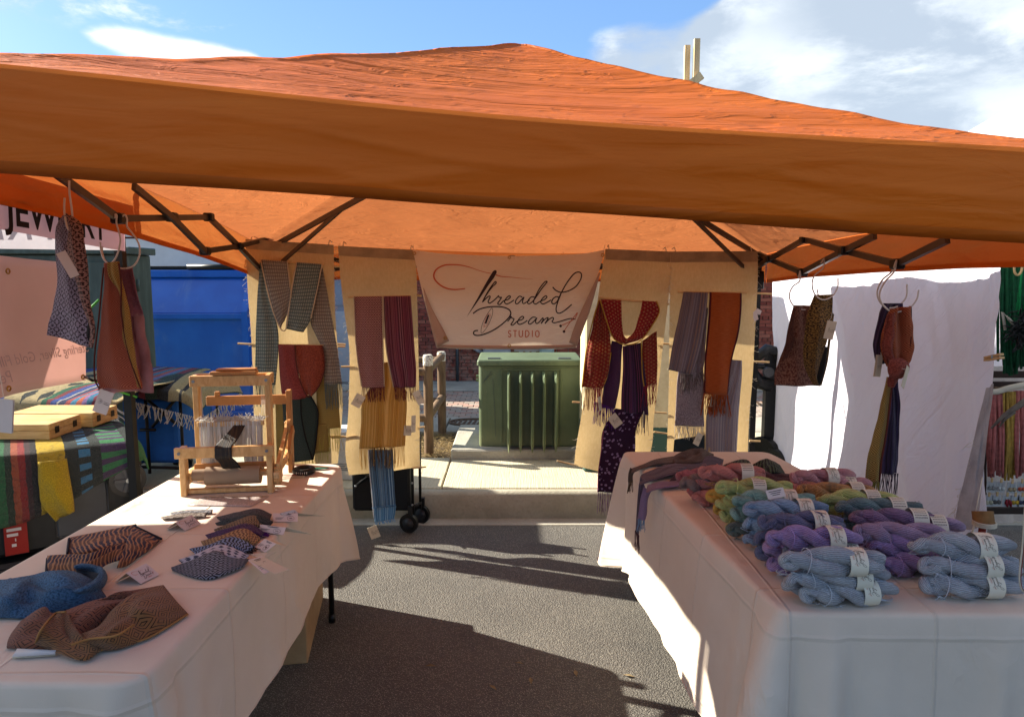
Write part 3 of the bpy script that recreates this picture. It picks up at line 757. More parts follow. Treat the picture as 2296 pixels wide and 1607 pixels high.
def wordmark(fn, sub=3, wide=1., only=None):
    """flat strokes; fn maps a drawing point to 3-D"""
    mb = MB()
    for col, w, tp, pts in WM:
        if only is not None and not only(pts): continue
        q = [Vector((x, y, 0)) for x, y in pts]; n = (len(q)-1)*sub if w > 6 and len(q) > 2 else (len(q)-1)*max(1, sub-1)
        ps = [cr(q, i/n) for i in range(n+1)]; vs = []; w *= wide
        for i, p in enumerate(ps):
            d = ps[min(i+1, n)]-ps[max(i-1, 0)]; nn = Vector((-d.y, d.x, 0)).normalized(); t = i/n
            ww = w*(.45+.75*math.sin(math.pi*min(1, t*1.15+.05))**.6 if tp == 1 else (1-.85*t) if tp == 2 else 1)/2
            vs += [fn(p.x+nn.x*ww, p.y+nn.y*ww), fn(p.x-nn.x*ww, p.y-nn.y*ww)]
        mb.add(vs, [(2*i, 2*i+1, 2*i+3, 2*i+2) for i in range(n)], col)
    # needle
    if only is None or only([(1100, 520)]):
        A = [(765,1058),(880,860),(990,660),(1050,560),(1068,532),(1085,519),(1102,519),(1112,532),(1108,552),(1080,605),(1010,700),(905,860),(765,1058)]
        c = [fn(x, y) for x, y in A]; mb.add(c[:-1], [(0, 1, 11), (1, 2, 10, 11), (2, 3, 9, 10), (3, 4, 5, 6, 7, 8, 9)], 0)
        for cx_, cy_ in ((1843, 1157), (1882, 1220)):
            mb.add([fn(cx_+16*math.cos(a), cy_+16*math.sin(a)) for a in [i*math.pi/5 for i in range(10)]], [tuple(range(10))], 0)
    return mb
INK = plain('dark_brown_print', '#2e1714', .6, var=.02); OINK = plain('orange_print', '#b4502a', .6, var=.02)
def m_banner(t):
    p = t.pos(); x, y, z = t.sep(p); n = t.noise(t.vec(x, y, z*2), 5., 4, .6)
    t.out(hx('#cdb39c'), .55, t.bump(n+t.noise(p, 500., 2)*.04, .025, .5), .30, (.78, .66, .50, 1), spec=.3)
BAN = mat('vinyl_banner', m_banner)
BRASS = plain('brass', '#a9813f', .3, .9)
bn = thing('shop_banner', 'pale vinyl shop banner with script lettering hanging in the middle of the stall', 'banner')
BY = 4.12
def bw(x, z): return .010*math.sin(x*7+1)*math.sin(z*6)+.008*N3(x*5, z*5, 2)
brow = [(925, 560, 1000, 569, 1140, 574, 1290, 570, 1357, 560), (938, 616, 1010, 618, 1140, 620, 1280, 618, 1341, 614), (953, 680, 1020, 682, 1140, 684, 1270, 682, 1318, 682), (968, 738, 1025, 740, 1140, 742, 1262, 740, 1302, 740), (979, 779, 1030, 782, 1140, 783, 1250, 782, 1293, 779)]
def baoff(u, v): return (0, 0, 0)
rows = rY([(*r, 0) if False else r for r in brow], BY)
o = sheet('banner_sheet', rows, BAN, bn, 40, 24, None, 0)
for v in o.data.vertices: v.co.y += bw(v.co.x, v.co.z)
def bmap(x, y):
    p = aY(896.8+x*.1953, 504.5+y*.1953, BY); return Vector((p.x, BY+bw(p.x, p.z)-.005, p.z))
wordmark(bmap, 4).build('lettering', [INK, OINK], bn)
BAN2 = plain('vinyl_back', '#a98c78', .6, var=.05, tr=.1)
sheet('folded_corner', rY([(949, 645, 951, 648), (955, 683, 968, 690), (967, 735, 995, 740), (979, 779, 1007, 764)], BY-.022), BAN2, bn, 4, 12, None, .001)
sheet('folded_corner', rY([(1344, 610, 1346, 612), (1306, 690, 1325, 690), (1287, 735, 1310, 732), (1276, 768, 1294, 776)], BY-.024), BAN2, bn, 4, 12, None, .001)
sheet('bottom_hem', rY([(981, 773, 1140, 775, 1291, 773), (981, 780, 1140, 783, 1291, 781)], BY-.012), BAN2, bn, 20, 2, None, .001)
for x, y, d in ((929, 568, .006), (1142, 577, .006), (1351, 572, .006), (998, 758, .026), (1142, 775, .017)):
    p = aY(x, y, BY-d)
    MB().tube([p+Vector((math.cos(a)*.008, 0, math.sin(a)*.008)) for a in [i*math.pi/6 for i in range(12)]], .0028, 5, closed=True).build('grommet', BRASS, bn, True)
for x, y, x2, y2 in ((929, 568, 926, 549), (1351, 572, 1357, 548)):
    MB().tube([aY(x, y, BY), aY(x2, y2, BY+.05)], .002, 4).build('tie', THREAD_W, bn)

# ------------------------------------------------------------------ price tags
CARD = plain('cream_card', '#c9bfa9', .7, var=.03, tr=.1); PINK = plain('pale_card', '#cfc6c2', .7, var=.03, tr=.1)
STR = plain('tag_string', '#d8d0bf', .8, tr=.1)
wmm = wordmark(lambda x, y: Vector(((x-1230)/1250, 0, -(y-890)/1250)), 1, 1.2).build('x', [INK, OINK]); WMESH = wmm.data; bpy.data.objects.remove(wmm)
backp = MB()
backp.tube([(math.cos(a)*.2-.28, 0, math.sin(a)*.2) for a in [i*math.pi/8 for i in range(16)]], .012, 3, closed=True)
backp.bar((-.38, 0, -.04), (-.26, 0, .07), .02, .02); backp.bar((-.26, 0, .07), (-.2, 0, -.06), .02, .02); backp.bar((-.3, 0, -.06), (-.16, 0, .04), .02, .02)
for k in range(5): backp.bar((.08+.05*(k % 2), 0, -.16+k*.02+(.12 if k > 2 else 0)), (.62-.1*(k % 2), 0, -.16+k*.02+(.12 if k > 2 else 0)), .012, .012)
backp = backp.build('x', INK); BMESH = backp.data; bpy.data.objects.remove(backp)
def card(name, parent, M, w, h, m=CARD, fold=0., print_=1, th=.0012):
    """folded card, local x right, z up, y away; M places it"""
    mb = MB().box((-w/2, -th/2, -h/2), (w/2, th/2, h/2), M)
    if fold: mb.box((-w/2+.001, th*.6, -h/2+.001), (w/2+.001, th*1.6, h/2), M @ Matrix.Rotation(fold, 4, 'Z'))
    o = mb.build(name, m, parent)
    if print_:
        q = bpy.data.objects.new('lettering', WMESH if print_ == 1 else BMESH); C.objects.link(q); q.parent = o
        s = min(w*.82, h*1.35) if print_ == 1 else w*.8
        q.matrix_basis = M @ Matrix.Translation((0, -th*.9, 0)) @ Matrix.Diagonal((s, s, s, 1))
    return o
def ptag(parent, cx_, cy_, Y, w, h, rot=0., turn=0., knot=None, m=CARD, fold=.12, print_=1):
    c = aY(cx_, cy_, Y)
    M = Matrix.Translation(c) @ Matrix.Rotation(turn, 4, 'Z') @ Matrix.Rotation(rot, 4, 'Y')
    o = card('price_tag', parent, M, w, h, m, fold, print_)
    if knot:
        k = aY(*knot, Y+.005); top = M @ Vector((-w*.42, -.002, h*.42)) if abs(rot) > .1 else M @ Vector((0, -.002, h*.45))
        MB().tube([k, k.lerp(top, .5)+Vector((.003, -.003, -.006)), top], .0009, 4).build('string', STR, o)
    return o

# ================================================================== SCARVES ON THE PANELS
def scarf(label, group=None, cat='scarf', name='scarf'): return thing(name, label, cat, group)
# --- first panel
GG = fab('grey_green_waffle', c_check('#626e6a', '#9aa096', 80.), .28); GG2 = fab('grey_brown_waffle', c_check('#80746a', '#aca092', 80.), .28)
EDGE = plain('cream_selvage', '#b8a58c', .9, tr=.2); GGT = plain('grey_green_thread', '#64706c', .9, tr=.2)
def selv(parent, pts, m=EDGE, r=.0035, Y=PY, name='edge'):
    MB().tube([cr([aY(x, y, Y) for x, y in pts], i/24) for i in range(25)], r, 5).build(name, m, parent, True)
s = scarf('long grey-green waffle scarf looped over the first panel, ends hanging down both sides')
sheet('back_leg', rY([(583, 587, 590, 588), (580, 620, 594, 620), (577, 652, 598, 652), (573, 730, 622, 730), (572, 789, 624, 789), (571, 863, 617, 863)], PY-.022), GG, s, 10, 40, rip(.006, 1.4), .003)
sheet('right_leg', rY([(716, 600, 723, 601), (705, 650, 733, 650), (696, 718, 745, 718), (708, 752, 751, 752), (724, 790, 757, 790), (727, 862, 767, 861)], PY-.022), GG2, s, 10, 40, rip(.006, 1.4, 2), .003)
sheet('left_band', rY([(585, 582, 644, 586), (598, 642, 650, 638), (614, 701, 654, 672), (629, 737, 643, 706)], PY-.034), GG2, s, 10, 30, rip(.006, 1.2, 3), .003)
sheet('right_band', rY([(665, 588, 721, 592), (655, 644, 712, 639), (643, 707, 697, 712), (640, 737, 680, 745)], PY-.045), GG, s, 10, 30, rip(.006, 1.1, 1), .003)
selv(s, [(584, 582), (597, 642), (613, 701), (630, 738), (641, 738), (645, 712), (654, 650), (665, 588)], Y=PY-.052)
selv(s, [(722, 592), (713, 640), (697, 714)], Y=PY-.052); selv(s, [(644, 586), (650, 640), (654, 668)], Y=PY-.04)
fringe(s, aY(727, 861, PY-.022), aY(767, 859, PY-.022), 26, .15, GGT)
fringe(s, aY(571, 862, PY-.022), aY(617, 862, PY-.022), 26, .13, GGT)
GOLDW = fab('olive_gold_weave', c_diamond('#b89e58', '#9a8448', 44., 1.5), .4); GT = plain('yellow_green_thread', '#b3a752', .9, tr=.3)
s = scarf('olive gold scarf with yellow-green fringe hanging behind the rust and green infinity scarves')
sheet('cloth', rY([(708, 790, 757, 790), (708, 862, 757, 862), (712, 950, 762, 950), (712, 964, 763, 957)], PY-.010), GOLDW, s, 10, 30, rip(.005, 1.2), .003)
sheet('cloth_left', rY([(617, 890, 650, 890), (618, 960, 652, 960), (620, 1040, 655, 1040)], PY-.010), GOLDW, s, 8, 20, rip(.005, 1.2), .003)
fringe(s, aY(712, 964, PY-.012), aY(763, 957, PY-.012), 26, .15, GT, wav=.012); fringe(s, aY(680, 1016, PY-.012), aY(738, 1010, PY-.012), 24, .07, GT)
sheet('lower_cloth', rY([(690, 950, 736, 950), (688, 1018, 738, 1012)], PY-.014), GOLDW, s, 6, 10, None, .003)
RUSTF = fab('rust_weave', c_mesh('#b8583c', '#90402c', 120., 160.), .38); ROSE = fab('rose_rust_weave', c_mesh('#b4564e', '#944240', 120., 160.), .38)
DKR = plain('dark_rust_selvage', '#4f231a', .9)
s = scarf('rust red infinity scarf hung in two lobes on the first panel')
sheet('left_lobe', rY([(624, 772, 660, 773), (626, 820, 664, 815), (629, 865, 676, 860), (634, 889, 690, 884), (645, 897, 684, 893)], PY-.028), ROSE, s, 10, 24, rip(.008, 1., 2), .003)
sheet('right_lobe', rY([(661, 773, 722, 774), (663, 805, 727, 800), (668, 835, 725, 835), (677, 865, 715, 866), (689, 885, 700, 888)], PY-.04), RUSTF, s, 10, 24, rip(.008, .9, 0), .003)
selv(s, [(661, 773), (663, 805), (668, 835), (677, 866), (692, 890), (715, 867), (727, 830), (727, 800), (722, 774)], DKR, .003, PY-.046)
GRNH = fab('dark_green_herringbone', c_zig('#1d2a26', '#31443c', 300., .9, 120.), .08)
s = scarf('dark green herringbone cowl hanging under the rust infinity scarf', cat='cowl', name='cowl')
sheet('cloth', rY([(631, 892, 694, 886), (634, 920, 710, 912), (636, 960, 713, 945), (637, 1000, 708, 1000), (639, 1040, 702, 1030)], PY-.022), GRNH, s, 10, 30, rip(.007, .8, 1), .003)
BLK = plain('black_trim', '#0d0d0e', .9)
selv(s, [(674, 895), (676, 935), (686, 985), (701, 1030)], BLK, .004, PY-.03); selv(s, [(697, 888), (711, 915), (713, 940), (707, 1000), (702, 1030)], BLK, .004, PY-.026)
# --- second panel
MARP = fab('maroon_pattern_weave', c_diamond('#6a2c3c', '#c09488', 38., 1.5, .62, .50), .2); MART = plain('maroon_thread', '#5c2433', .9, tr=.2)
MARS = fab('maroon_striped_weave', c_stripe(['#481c2a', '#733446', '#8a4c5a', '#55243a', '#9a646c'], 150.), .2)
s = scarf('maroon and pink diamond patterned scarf at the left of the second panel')
sheet('cloth', rY([(793, 665, 857, 664), (794, 710, 858, 710), (799, 785, 859, 785), (810, 860, 862, 860), (811, 868, 862, 868)], PY-.03), MARP, s, 10, 40, rip(.006, 1.2), .004)
selv(s, [(793, 665), (795, 715), (799, 785), (810, 866)], Y=PY-.036); selv(s, [(857, 664), (858, 710), (859, 785), (862, 866)], Y=PY-.036)
fringe(s, aY(811, 868, PY-.03), aY(862, 868, PY-.03), 34, .085, MART)
ptag(s, 803, 898, PY-.05, .055, .075, .55, .2, (812, 880))
s = scarf('maroon finely striped scarf at the right of the second panel')
sheet('cloth', rY([(859, 664, 921, 663), (862, 720, 925, 720), (867, 790, 930, 790), (876, 840, 933, 830), (883, 868, 932, 868)], PY-.034), MARS, s, 14, 40, rip(.008, 2.2, 1), .004)
selv(s, [(859, 664), (861, 720), (867, 790), (882, 868)], Y=PY-.04)
fringe(s, aY(883, 866, PY-.034), aY(932, 866, PY-.034), 34, .085, MART)
ptag(s, 938, 891, PY-.05, .045, .08, -.5, -.35, (930, 872))
GLD = fab('gold_striped_weave', c_stripe(['#c8a450', '#a88438', '#dcbc70', '#ead08c', '#b89048'], 130.), .5, tcf=dimout('#d9a94c')); GLDT = plain('gold_thread', '#cfa95a', .9, tr=.35); BRT = plain('dark_gold_thread', '#5a4a33', .9)
s = scarf('gold striped scarf with long twisted fringe hanging below the maroon scarves')
sheet('cloth', rY([(862, 812, 876, 812), (836, 860, 905, 860), (812, 900, 912, 900), (809, 950, 910, 950), (805, 1006, 908, 1000)], PY-.016), GLD, s, 16, 40, rip(.007, 2.3, 1), .003)
fringe(s, aY(805, 1006, PY-.016), aY(908, 1000, PY-.016), 46, .12, GLDT, .0019); fringe(s, aY(828, 1004, PY-.03), aY(884, 1002, PY-.03), 20, .13, BRT, .0022)
ptag(s, 927, 950, PY-.03, .035, .10, .05, .9, (915, 930)); ptag(s, 914, 965, PY-.01, .045, .06, .1, .2, None)
BLUS = fab('blue_striped_weave', c_stripe(['#3c6488', '#5080a8', '#80a4c4', '#40586e', '#345070', '#98b8d0'], 120.), .3); BLT = plain('light_blue_thread', '#5f93bd', .9, tr=.3)
s = scarf('blue striped scarf with a paper tag, the lowest hanging one at the second panel')
sheet('cloth', rY([(826, 1008, 880, 1008), (829, 1060, 883, 1060), (834, 1110, 886, 1110), (837, 1140, 887, 1136)], PY-.02), BLUS, s, 12, 30, rip(.006, 1.4), .004)
sheet('end_band', rY([(836, 1140, 888, 1134), (838, 1160, 886, 1152), (840, 1170, 883, 1162)], PY-.024), fab('pale_blue_stripe', c_stripe(['#3f74a0', '#79a9cd', '#4d84b0', '#a5c6dc'], 170.), .3), s, 12, 8, rip(.004, 1.4), .004)
fringe(s, aY(834, 1136, PY-.026), aY(888, 1130, PY-.026), 34, .012, BLT); fringe(s, aY(840, 1169, PY-.022), aY(884, 1161, PY-.022), 34, .022, BLT)
selv(s, [(826, 1008), (829, 1060), (834, 1110), (838, 1160)], plain('white_selvage', '#c8ccd0', .9, tr=.2), .003, PY-.026)
ptag(s, 838, 1193, PY-.03, .058, .075, -.35, 0, (842, 1172))
# --- third panel
REDH = fab('red_honeycomb_weave', c_hex('#a02e28', '#cc9c64', 330., .30, '#84302c'), .32); REDD = fab('crimson_honeycomb_weave', c_hex('#9c242c', '#c07c5c', 330., .22), .3)
REDT = plain('red_magenta_thread', '#8c2238', .9, tr=.3); YEL = plain('gold_selvage', '#b8923e', .9, tr=.3); RT2 = plain('dark_red_thread', '#6b2018', .9, tr=.3)
s = scarf('red and gold honeycomb scarf looped at the top of the third panel')
sheet('left_leg', rY([(1343, 673, 1352, 676), (1334, 700, 1360, 706), (1327, 740, 1366, 740), (1314, 790, 1369, 790), (1308, 840, 1362, 840), (1305, 868, 1350, 870)], PY-.026), REDH, s, 14, 40, rip(.012, 1.7, 1, .4), .004)
sheet('right_leg', rY([(1440, 764, 1472, 742), (1440, 800, 1474, 800), (1441, 834, 1474, 834), (1443, 866, 1473, 859)], PY-.026), REDH, s, 8, 24, rip(.007, 1.2, 1), .004)
sheet('left_band', rY([(1347, 671, 1393, 673), (1360, 713, 1394, 714), (1376, 757, 1398, 750), (1401, 771, 1406, 761)], PY-.044), REDD, s, 10, 24, rip(.006, 1.2, 3), .004)
sheet('right_band', rY([(1440, 674, 1472, 676), (1437, 694, 1479, 698), (1431, 716, 1467, 722), (1422, 744, 1441, 758), (1406, 760, 1402, 772)], PY-.056), REDD, s, 10, 24, rip(.006, 1.2, 2), .004)
selv(s, [(1345, 671), (1358, 713), (1375, 757), (1402, 773), (1437, 763), (1466, 724), (1479, 698), (1472, 675)], YEL, .0035, PY-.06); selv(s, [(1343, 673), (1329, 720), (1314, 790), (1305, 868)], YEL, .004, PY-.03)
selv(s, [(1370, 790), (1362, 840), (1351, 870)], YEL, .0035, PY-.034); selv(s, [(1438, 764), (1440, 834), (1444, 866)], YEL, .0035, PY-.03)
fringe(s, aY(1305, 868, PY-.026), aY(1330, 870, PY-.026), 18, .13, RT2); fringe(s, aY(1330, 869, PY-.03), aY(1350, 870, PY-.03), 16, .15, REDT, .002); fringe(s, aY(1443, 865, PY-.03), aY(1473, 859, PY-.03), 24, .13, REDT, wav=.01)
ptag(s, 1345, 905, PY-.05, .028, .085, -.2, .8, (1340, 880))
PUR = fab('purple_weave', c_mesh('#4c2460', '#5c3050', 300., 400.), .2); PURT = plain('purple_thread', '#5a2a7c', .9, tr=.3)
s = scarf('plain purple scarf with bright purple fringe, left of the dark striped one')
sheet('cloth', rY([(1372, 764, 1396, 768), (1364, 800, 1393, 800), (1355, 856, 1390, 856), (1348, 915, 1379, 915)], PY-.017), PUR, s, 10, 30, rip(.006, 1.), .004)
fringe(s, aY(1333, 900, PY-.024), aY(1378, 915, PY-.024), 34, .13, PURT, .002)
s = scarf('near-black scarf with vertical plum and blue stripes on the third panel')
sheet('cloth', rY([(1396, 776, 1437, 768), (1397, 830, 1445, 830), (1394, 880, 1450, 880), (1393, 924, 1453, 930)], PY-.022), fab('plum_black_stripes', c_stripe(['#1a1220', '#38203e', '#4e2a54', '#201828', '#6e3454'], 130.), .1), s, 14, 34, rip(.007, 1.6, 2), .004)
fringe(s, aY(1425, 928, PY-.022), aY(1453, 929, PY-.022), 18, .12, plain('plum_thread', '#3a1638', .9))
ptag(s, 1379, 943, PY-.05, .058, .078, -.65, 0, (1372, 925)); ptag(s, 1444, 940, PY-.02, .03, .1, .1, .9, (1444, 925))
FLO = fab('dark_purple_floral_weave', lambda t, U, V: (lambda d: (t.mix((d.lt(.30))*((t.noise(t.vec(U, V), 500., 2)).gt(.40)), hx('#361838'), hx('#a488b0')), d))(t.voro(t.vec(U, V), 42.)), .2)
s = scarf('long dark purple floral scarf hanging lowest on the third panel, fringe near the kerb')
sheet('cloth', rY([(1380, 915, 1440, 925), (1352, 965, 1425, 965), (1348, 1010, 1424, 1010), (1342, 1054, 1419, 1054), (1340, 1103, 1412, 1103)], PY-.014), FLO, s, 14, 40, rip(.009, 1.3, 2), .004)
fringe(s, aY(1340, 1103, PY-.014), aY(1412, 1103, PY-.014), 40, .135, plain('purple_black_thread', '#4a1f52', .9, tr=.15))
selv(s, [(1353, 965), (1348, 1010), (1342, 1054), (1340, 1103)], plain('pink_selvage', '#8a4468', .9), .0025, PY-.02)
# --- fourth panel
GRY = fab('grey_striped_weave', c_stripe(['#6c6470', '#7f7072', '#928690', '#645c68', '#967e74'], 110.), .22); GRYT = plain('grey_brown_thread', '#5c5250', .9)
s = scarf('grey striped scarf folded over the dowel of the fourth panel')
sheet('cloth', rY([(1533, 654, 1587, 656), (1522, 710, 1583, 700), (1509, 768, 1572, 770), (1499, 829, 1553, 840)], PY-.03), GRY, s, 14, 34, rip(.006, 1.8), .004)
sheet('folded_leg', rY([(1578, 690, 1588, 690), (1570, 740, 1583, 740), (1560, 800, 1580, 800), (1556, 850, 1577, 825)], PY-.018), GRY, s, 6, 20, rip(.006, 1.8), .004)
fringe(s, aY(1527, 838, PY-.03), aY(1553, 840, PY-.03), 22, .11, GRYT, wav=.012); fringe(s, aY(1556, 848, PY-.02), aY(1577, 828, PY-.02), 14, .07, GRYT, wav=.012)
LACE = fab('pale_lilac_lace', c_mesh('#bab0ba', '#988c98', 180., 100.), .4)
s = scarf('pale lilac lace weave scarf below the grey striped one')
sheet('cloth', rY([(1524, 815, 1576, 815), (1518, 860, 1578, 860), (1515, 920, 1578, 920), (1513, 954, 1579, 956)], PY-.016), LACE, s, 10, 30, rip(.005, 1.2), .004)
fringe(s, aY(1513, 954, PY-.016), aY(1579, 956, PY-.016), 36, .08, plain('white_thread', '#c4bfba', .9, tr=.3), wav=.02)
ptag(s, 1565, 984, PY-.03, .05, .075, .5, .5, (1560, 962))
ORG = fab('orange_weave', lambda t, U, V: (t.mix(((U.lt(.012))+(U.gt(.178))).clamp(), t.mix(t.noise(t.vec(U*30, V*300), 1., 2).ss(.35, .65), hx('#ac541f'), hx('#bc622c')), hx('#551c26')), None), .3, tcf=dimout('#b8541a', .3))
ORT = plain('orange_thread', '#a44f1e', .9, tr=.3)
s = scarf('burnt orange scarf with maroon edges and orange fringe on the fourth panel')
sheet('cloth', rY([(1591, 655, 1663, 657), (1589, 700, 1662, 700), (1586, 746, 1656, 750), (1580, 812, 1641, 812), (1578, 882, 1633, 886)], PY-.032), ORG, s, 12, 40, rip(.007, 1.2, 1), .004)
fringe(s, aY(1578, 881, PY-.032), aY(1633, 886, PY-.032), 38, .13, ORT, .0022, wav=.016)
ptag(s, 1600, 898, PY-.02, .045, .07, .1, .3, None)
LAV = fab('lavender_striped_weave', c_stripe(['#9c94a4', '#b8aeb4', '#8a8698', '#c4bcc2', '#a6999c'], 110.), .4)
s = scarf('lavender grey finely striped scarf behind the orange one')
sheet('cloth', rY([(1639, 806, 1663, 808), (1630, 840, 1663, 840), (1600, 890, 1660, 880), (1584, 930, 1656, 930), (1582, 1050, 1649, 1050)], PY-.014), LAV, s, 14, 30, rip(.005, 2), .004)
s = scarf('dark teal knitted cowl at the foot of the fourth panel', cat='cowl', name='cowl')
sheet('cloth', rY([(1512, 985, 1580, 975), (1510, 1010, 1580, 1010), (1508, 1040, 1580, 1040)], PY-.01), fab('dark_teal_knit', c_zig('#1b2a30', '#2a3c42', 160., .6), .05), s, 8, 10, rip(.004, 1), .004)
# puzzle-shaped tag hanging at the right edge of the fourth panel
s = thing('paper_bow', 'small torn paper tag tied to the right edge of the fourth panel', 'paper tag')
P = [aY(x, y, PY-.01) for x, y in ((1689, 700), (1699, 691), (1708, 697), (1704, 706), (1698, 704), (1701, 716), (1692, 720), (1689, 712))]
MB().add(P+[p+Vector((0, .002, 0)) for p in P], [tuple(range(8)), tuple(reversed(range(8, 16)))]+[(i, (i+1) % 8, 8+(i+1) % 8, 8+i) for i in range(8)]).build('card', PINK, s)
MB().tube([aY(1692, 720, PY-.01), aY(1688, 728, PY-.01), aY(1693, 738, PY-.01)], .001, 4).build('string', STR, s)
# ================================================================== TABLES
TZ = .74
def m_linen(t):
    p = t.pos(); n = t.noise(p, 1.6, 4, .6); x, y, z = t.sep(p)
    wv = t.noise(p, 3., 2)*.02
    fl = ((((y+wv)/.42).fr()-.5).abs()*-60+1).mx(0)+((((x*1.+wv+.2)/.37).fr()-.5).abs()*-60+1).mx(0)+(((z*2.2+x*.0+wv).fr()-.5).abs()*-50+1).mx(0)*.7
    wk = ((t.noise(t.vec(x, y*.6, z*.5), 7., 3, .5, .6)-.5).abs()*-12+1).mx(0)*t.noise(p, 2.3, 2).ss(.45, .7)
    cr_ = fl*.30+wk*.34+t.noise(t.vec(x*1., y*.5, z*.4), 4., 3, .5)
    c = t.mix(n.ss(.3, .7), hx('#cfbfad'), hx('#d9cab9'))
    t.out(c, .85, t.bump(cr_*1.+n*.5+t.noise(p, 9., 4)*.3+t.noise(p, 420., 2)*.03, .02, .6), .12, spec=.15, sheen=.1)
LINEN = mat('linen_tablecloth', m_linen)
def cloth_table(label, tlabel, P, hem, seed, cornr=.05, flares=(1, 1, 1, 1), foldamp=.02, fl0=.004, fl1=.02):
    """P: four corners, front-left, front-right, back-right, back-left"""
    P = [Vector((*p, 0)) for p in P]; ring = []      # (pos, outward normal, corner weight, side index, param)
    for k in range(4):
        a, b, c = P[k-1], P[k], P[(k+1) % 4]; d1 = (b-a).normalized(); d2 = (c-b).normalized()
        n1 = Vector((d1.y, -d1.x, 0)); n2 = Vector((d2.y, -d2.x, 0)); ctr = b-d1*cornr+d2*cornr
        ctr = b-(n1+n2)*cornr
        for i in range(17):
            f = i/16; n = (n1*math.cos(f*math.pi/2)+n2*math.sin(f*math.pi/2)).normalized()
            ring.append((ctr+n*cornr, n, math.exp(-((f-.5)/.28)**2)*flares[k], k, f))
        l0 = b+d2*cornr; l1 = c-d2*cornr; m = 40
        for i in range(1, m): ring.append((l0.lerp(l1, i/m), n2, 0, k+4, i/m))
    ctr = sum(P, Vector())/4; N = len(ring); vs = []; uv = []
    prof = [0, .3, .6, .85, .95, .985, 1.0]; rw = []
    for f in prof[:-1]:
        rw.append([ctr.lerp(r[0], f)+Vector((0, 0, TZ+.0025*N3(ctr.lerp(r[0], f).x*5, ctr.lerp(r[0], f).y*5, seed))) for r in ring])
    R_ = .014
    for a in (0, 30, 60, 85):
        rw.append([r[0]+r[1]*R_*math.sin(R(a))+Vector((0, 0, TZ-R_*(1-math.cos(R(a))))) for r in ring])
    nd = 16; s = 0; ss_ = [0]
    for i in range(1, N): s += (ring[i][0]-ring[i-1][0]).length; ss_.append(s)
    for j in range(1, nd+1):
        d = j/nd; row = []
        for i, r in enumerate(ring):
            # corner proximity along the sides
            cd = min((r[0]-p).length for p in P); k = min(range(4), key=lambda q: (r[0]-P[q]).length)
            w = math.exp(-(cd/.17)**2)*flares[k]
            zh = hem(r[0], k, w); dep = (TZ-R_-zh)*d
            sp = r[2] if r[2] else 0
            fold = foldamp*(d**.8)*(math.sin(ss_[i]*9+seed*2)*.5+N3(ss_[i]*3.2, d*.8, seed)*1.3+N3(ss_[i]*9., d*.9, seed+3)*.7)
            cf = w*d**.8*(.035+.062*math.sin(ss_[i]*44+seed+1+d*.6)+.02*math.sin(ss_[i]*90+seed))+sp*d*.05
            row.append(r[0]+r[1]*(R_+fl0+fl1*d+fold+cf)+Vector((0, 0, TZ-R_-dep+.0)))
        rw.append(row)
    base = [v for row in rw for v in row]
    fs = []
    for j in range(len(rw)-1):
        for i in range(N):
            a = j*N+i; b = j*N+(i+1) % N; fs.append((a, b, b+N, a+N))
    mb = MB().add(base, fs)
    o = mb.build('tablecloth', LINEN, None, True)
    tag(o, label, 'tablecloth')
    hm = MB().tube([v+Vector((0, 0, .004)) for v in rw[-1]], .003, 4, closed=True).build('hem', LINEN, o, True)
    tb = thing('folding_table', tlabel, 'table', loc=(0, 0, 0))
    TG = plain('grey_plastic_top', '#8d8c88', .6)
    Q = [ctr.lerp(p, .955) for p in P]
    MB().add([q+Vector((0, 0, z)) for z in (TZ-.045, TZ-.008) for q in Q], [(0, 3, 2, 1), (4, 5, 6, 7), (0, 1, 5, 4), (1, 2, 6, 5), (2, 3, 7, 6), (3, 0, 4, 7)]).build('table_top', TG, tb)
    for e in ((0, 1), (3, 2)):
        for q in (.09, .91):
            p = Q[e[0]].lerp(Q[e[1]], q); inn = (Q[2 if e[0] == 3 else 3]-Q[3 if e[0] == 3 else 2]).normalized()*.02
            p = p+inn
            MB().tube([p+Vector((0, 0, TZ-.05)), p+Vector((0, 0, .25)), p+Vector((0, 0, .03))], .0125, 10).build('leg', BLACK, tb, True)
            MB().tube([p+Vector((0, 0, .04)), p], .016, 10).build('foot', JNT, tb, True)
        a = Q[e[0]].lerp(Q[e[1]], .1)+inn+Vector((0, 0, .30)); b = Q[e[0]].lerp(Q[e[1]], .9)+inn+Vector((0, 0, .30)); MB().tube([a, b], .01, 8).build('brace', BLACK, tb, True)
    return o
LT = [(-1.50, 1.44), (-.80, 1.43), (-.785, 3.19), (-1.44, 3.19)]
RT = [(.70, 1.75), (1.44, 1.74), (1.25, 3.42), (.555, 3.42)]
def hemL(p, k, w):
    z = .27+.10*(p.y-1.5)/1.7 if p.x > -1.0 or True else .3
    return z-.05*w
def hemR(p, k, w):
    z = .19+.07*max(0, (p.y-2.8)) if p.x < 1.1 else .2
    if p.y < 1.9 and p.x > .75: z = .10
    if p.y < 2.4: z -= .04*(2.4-p.y)/.65
    return z-.06*w
cloth_table('pale linen tablecloth on the left table, draped over its front and aisle side', 'folding table hidden under the left tablecloth, loom and cowls on it', LT, hemL, 3, .06, (1, .9, 1.0, 1), .014, 0., .005)
cloth_table('pale linen tablecloth on the right table under the yarn skeins, sunlit along its hem', 'folding table under the right tablecloth with the yarn skeins', RT, hemR, 7, .035, (1.3, 1, 1, 1.0), .022)

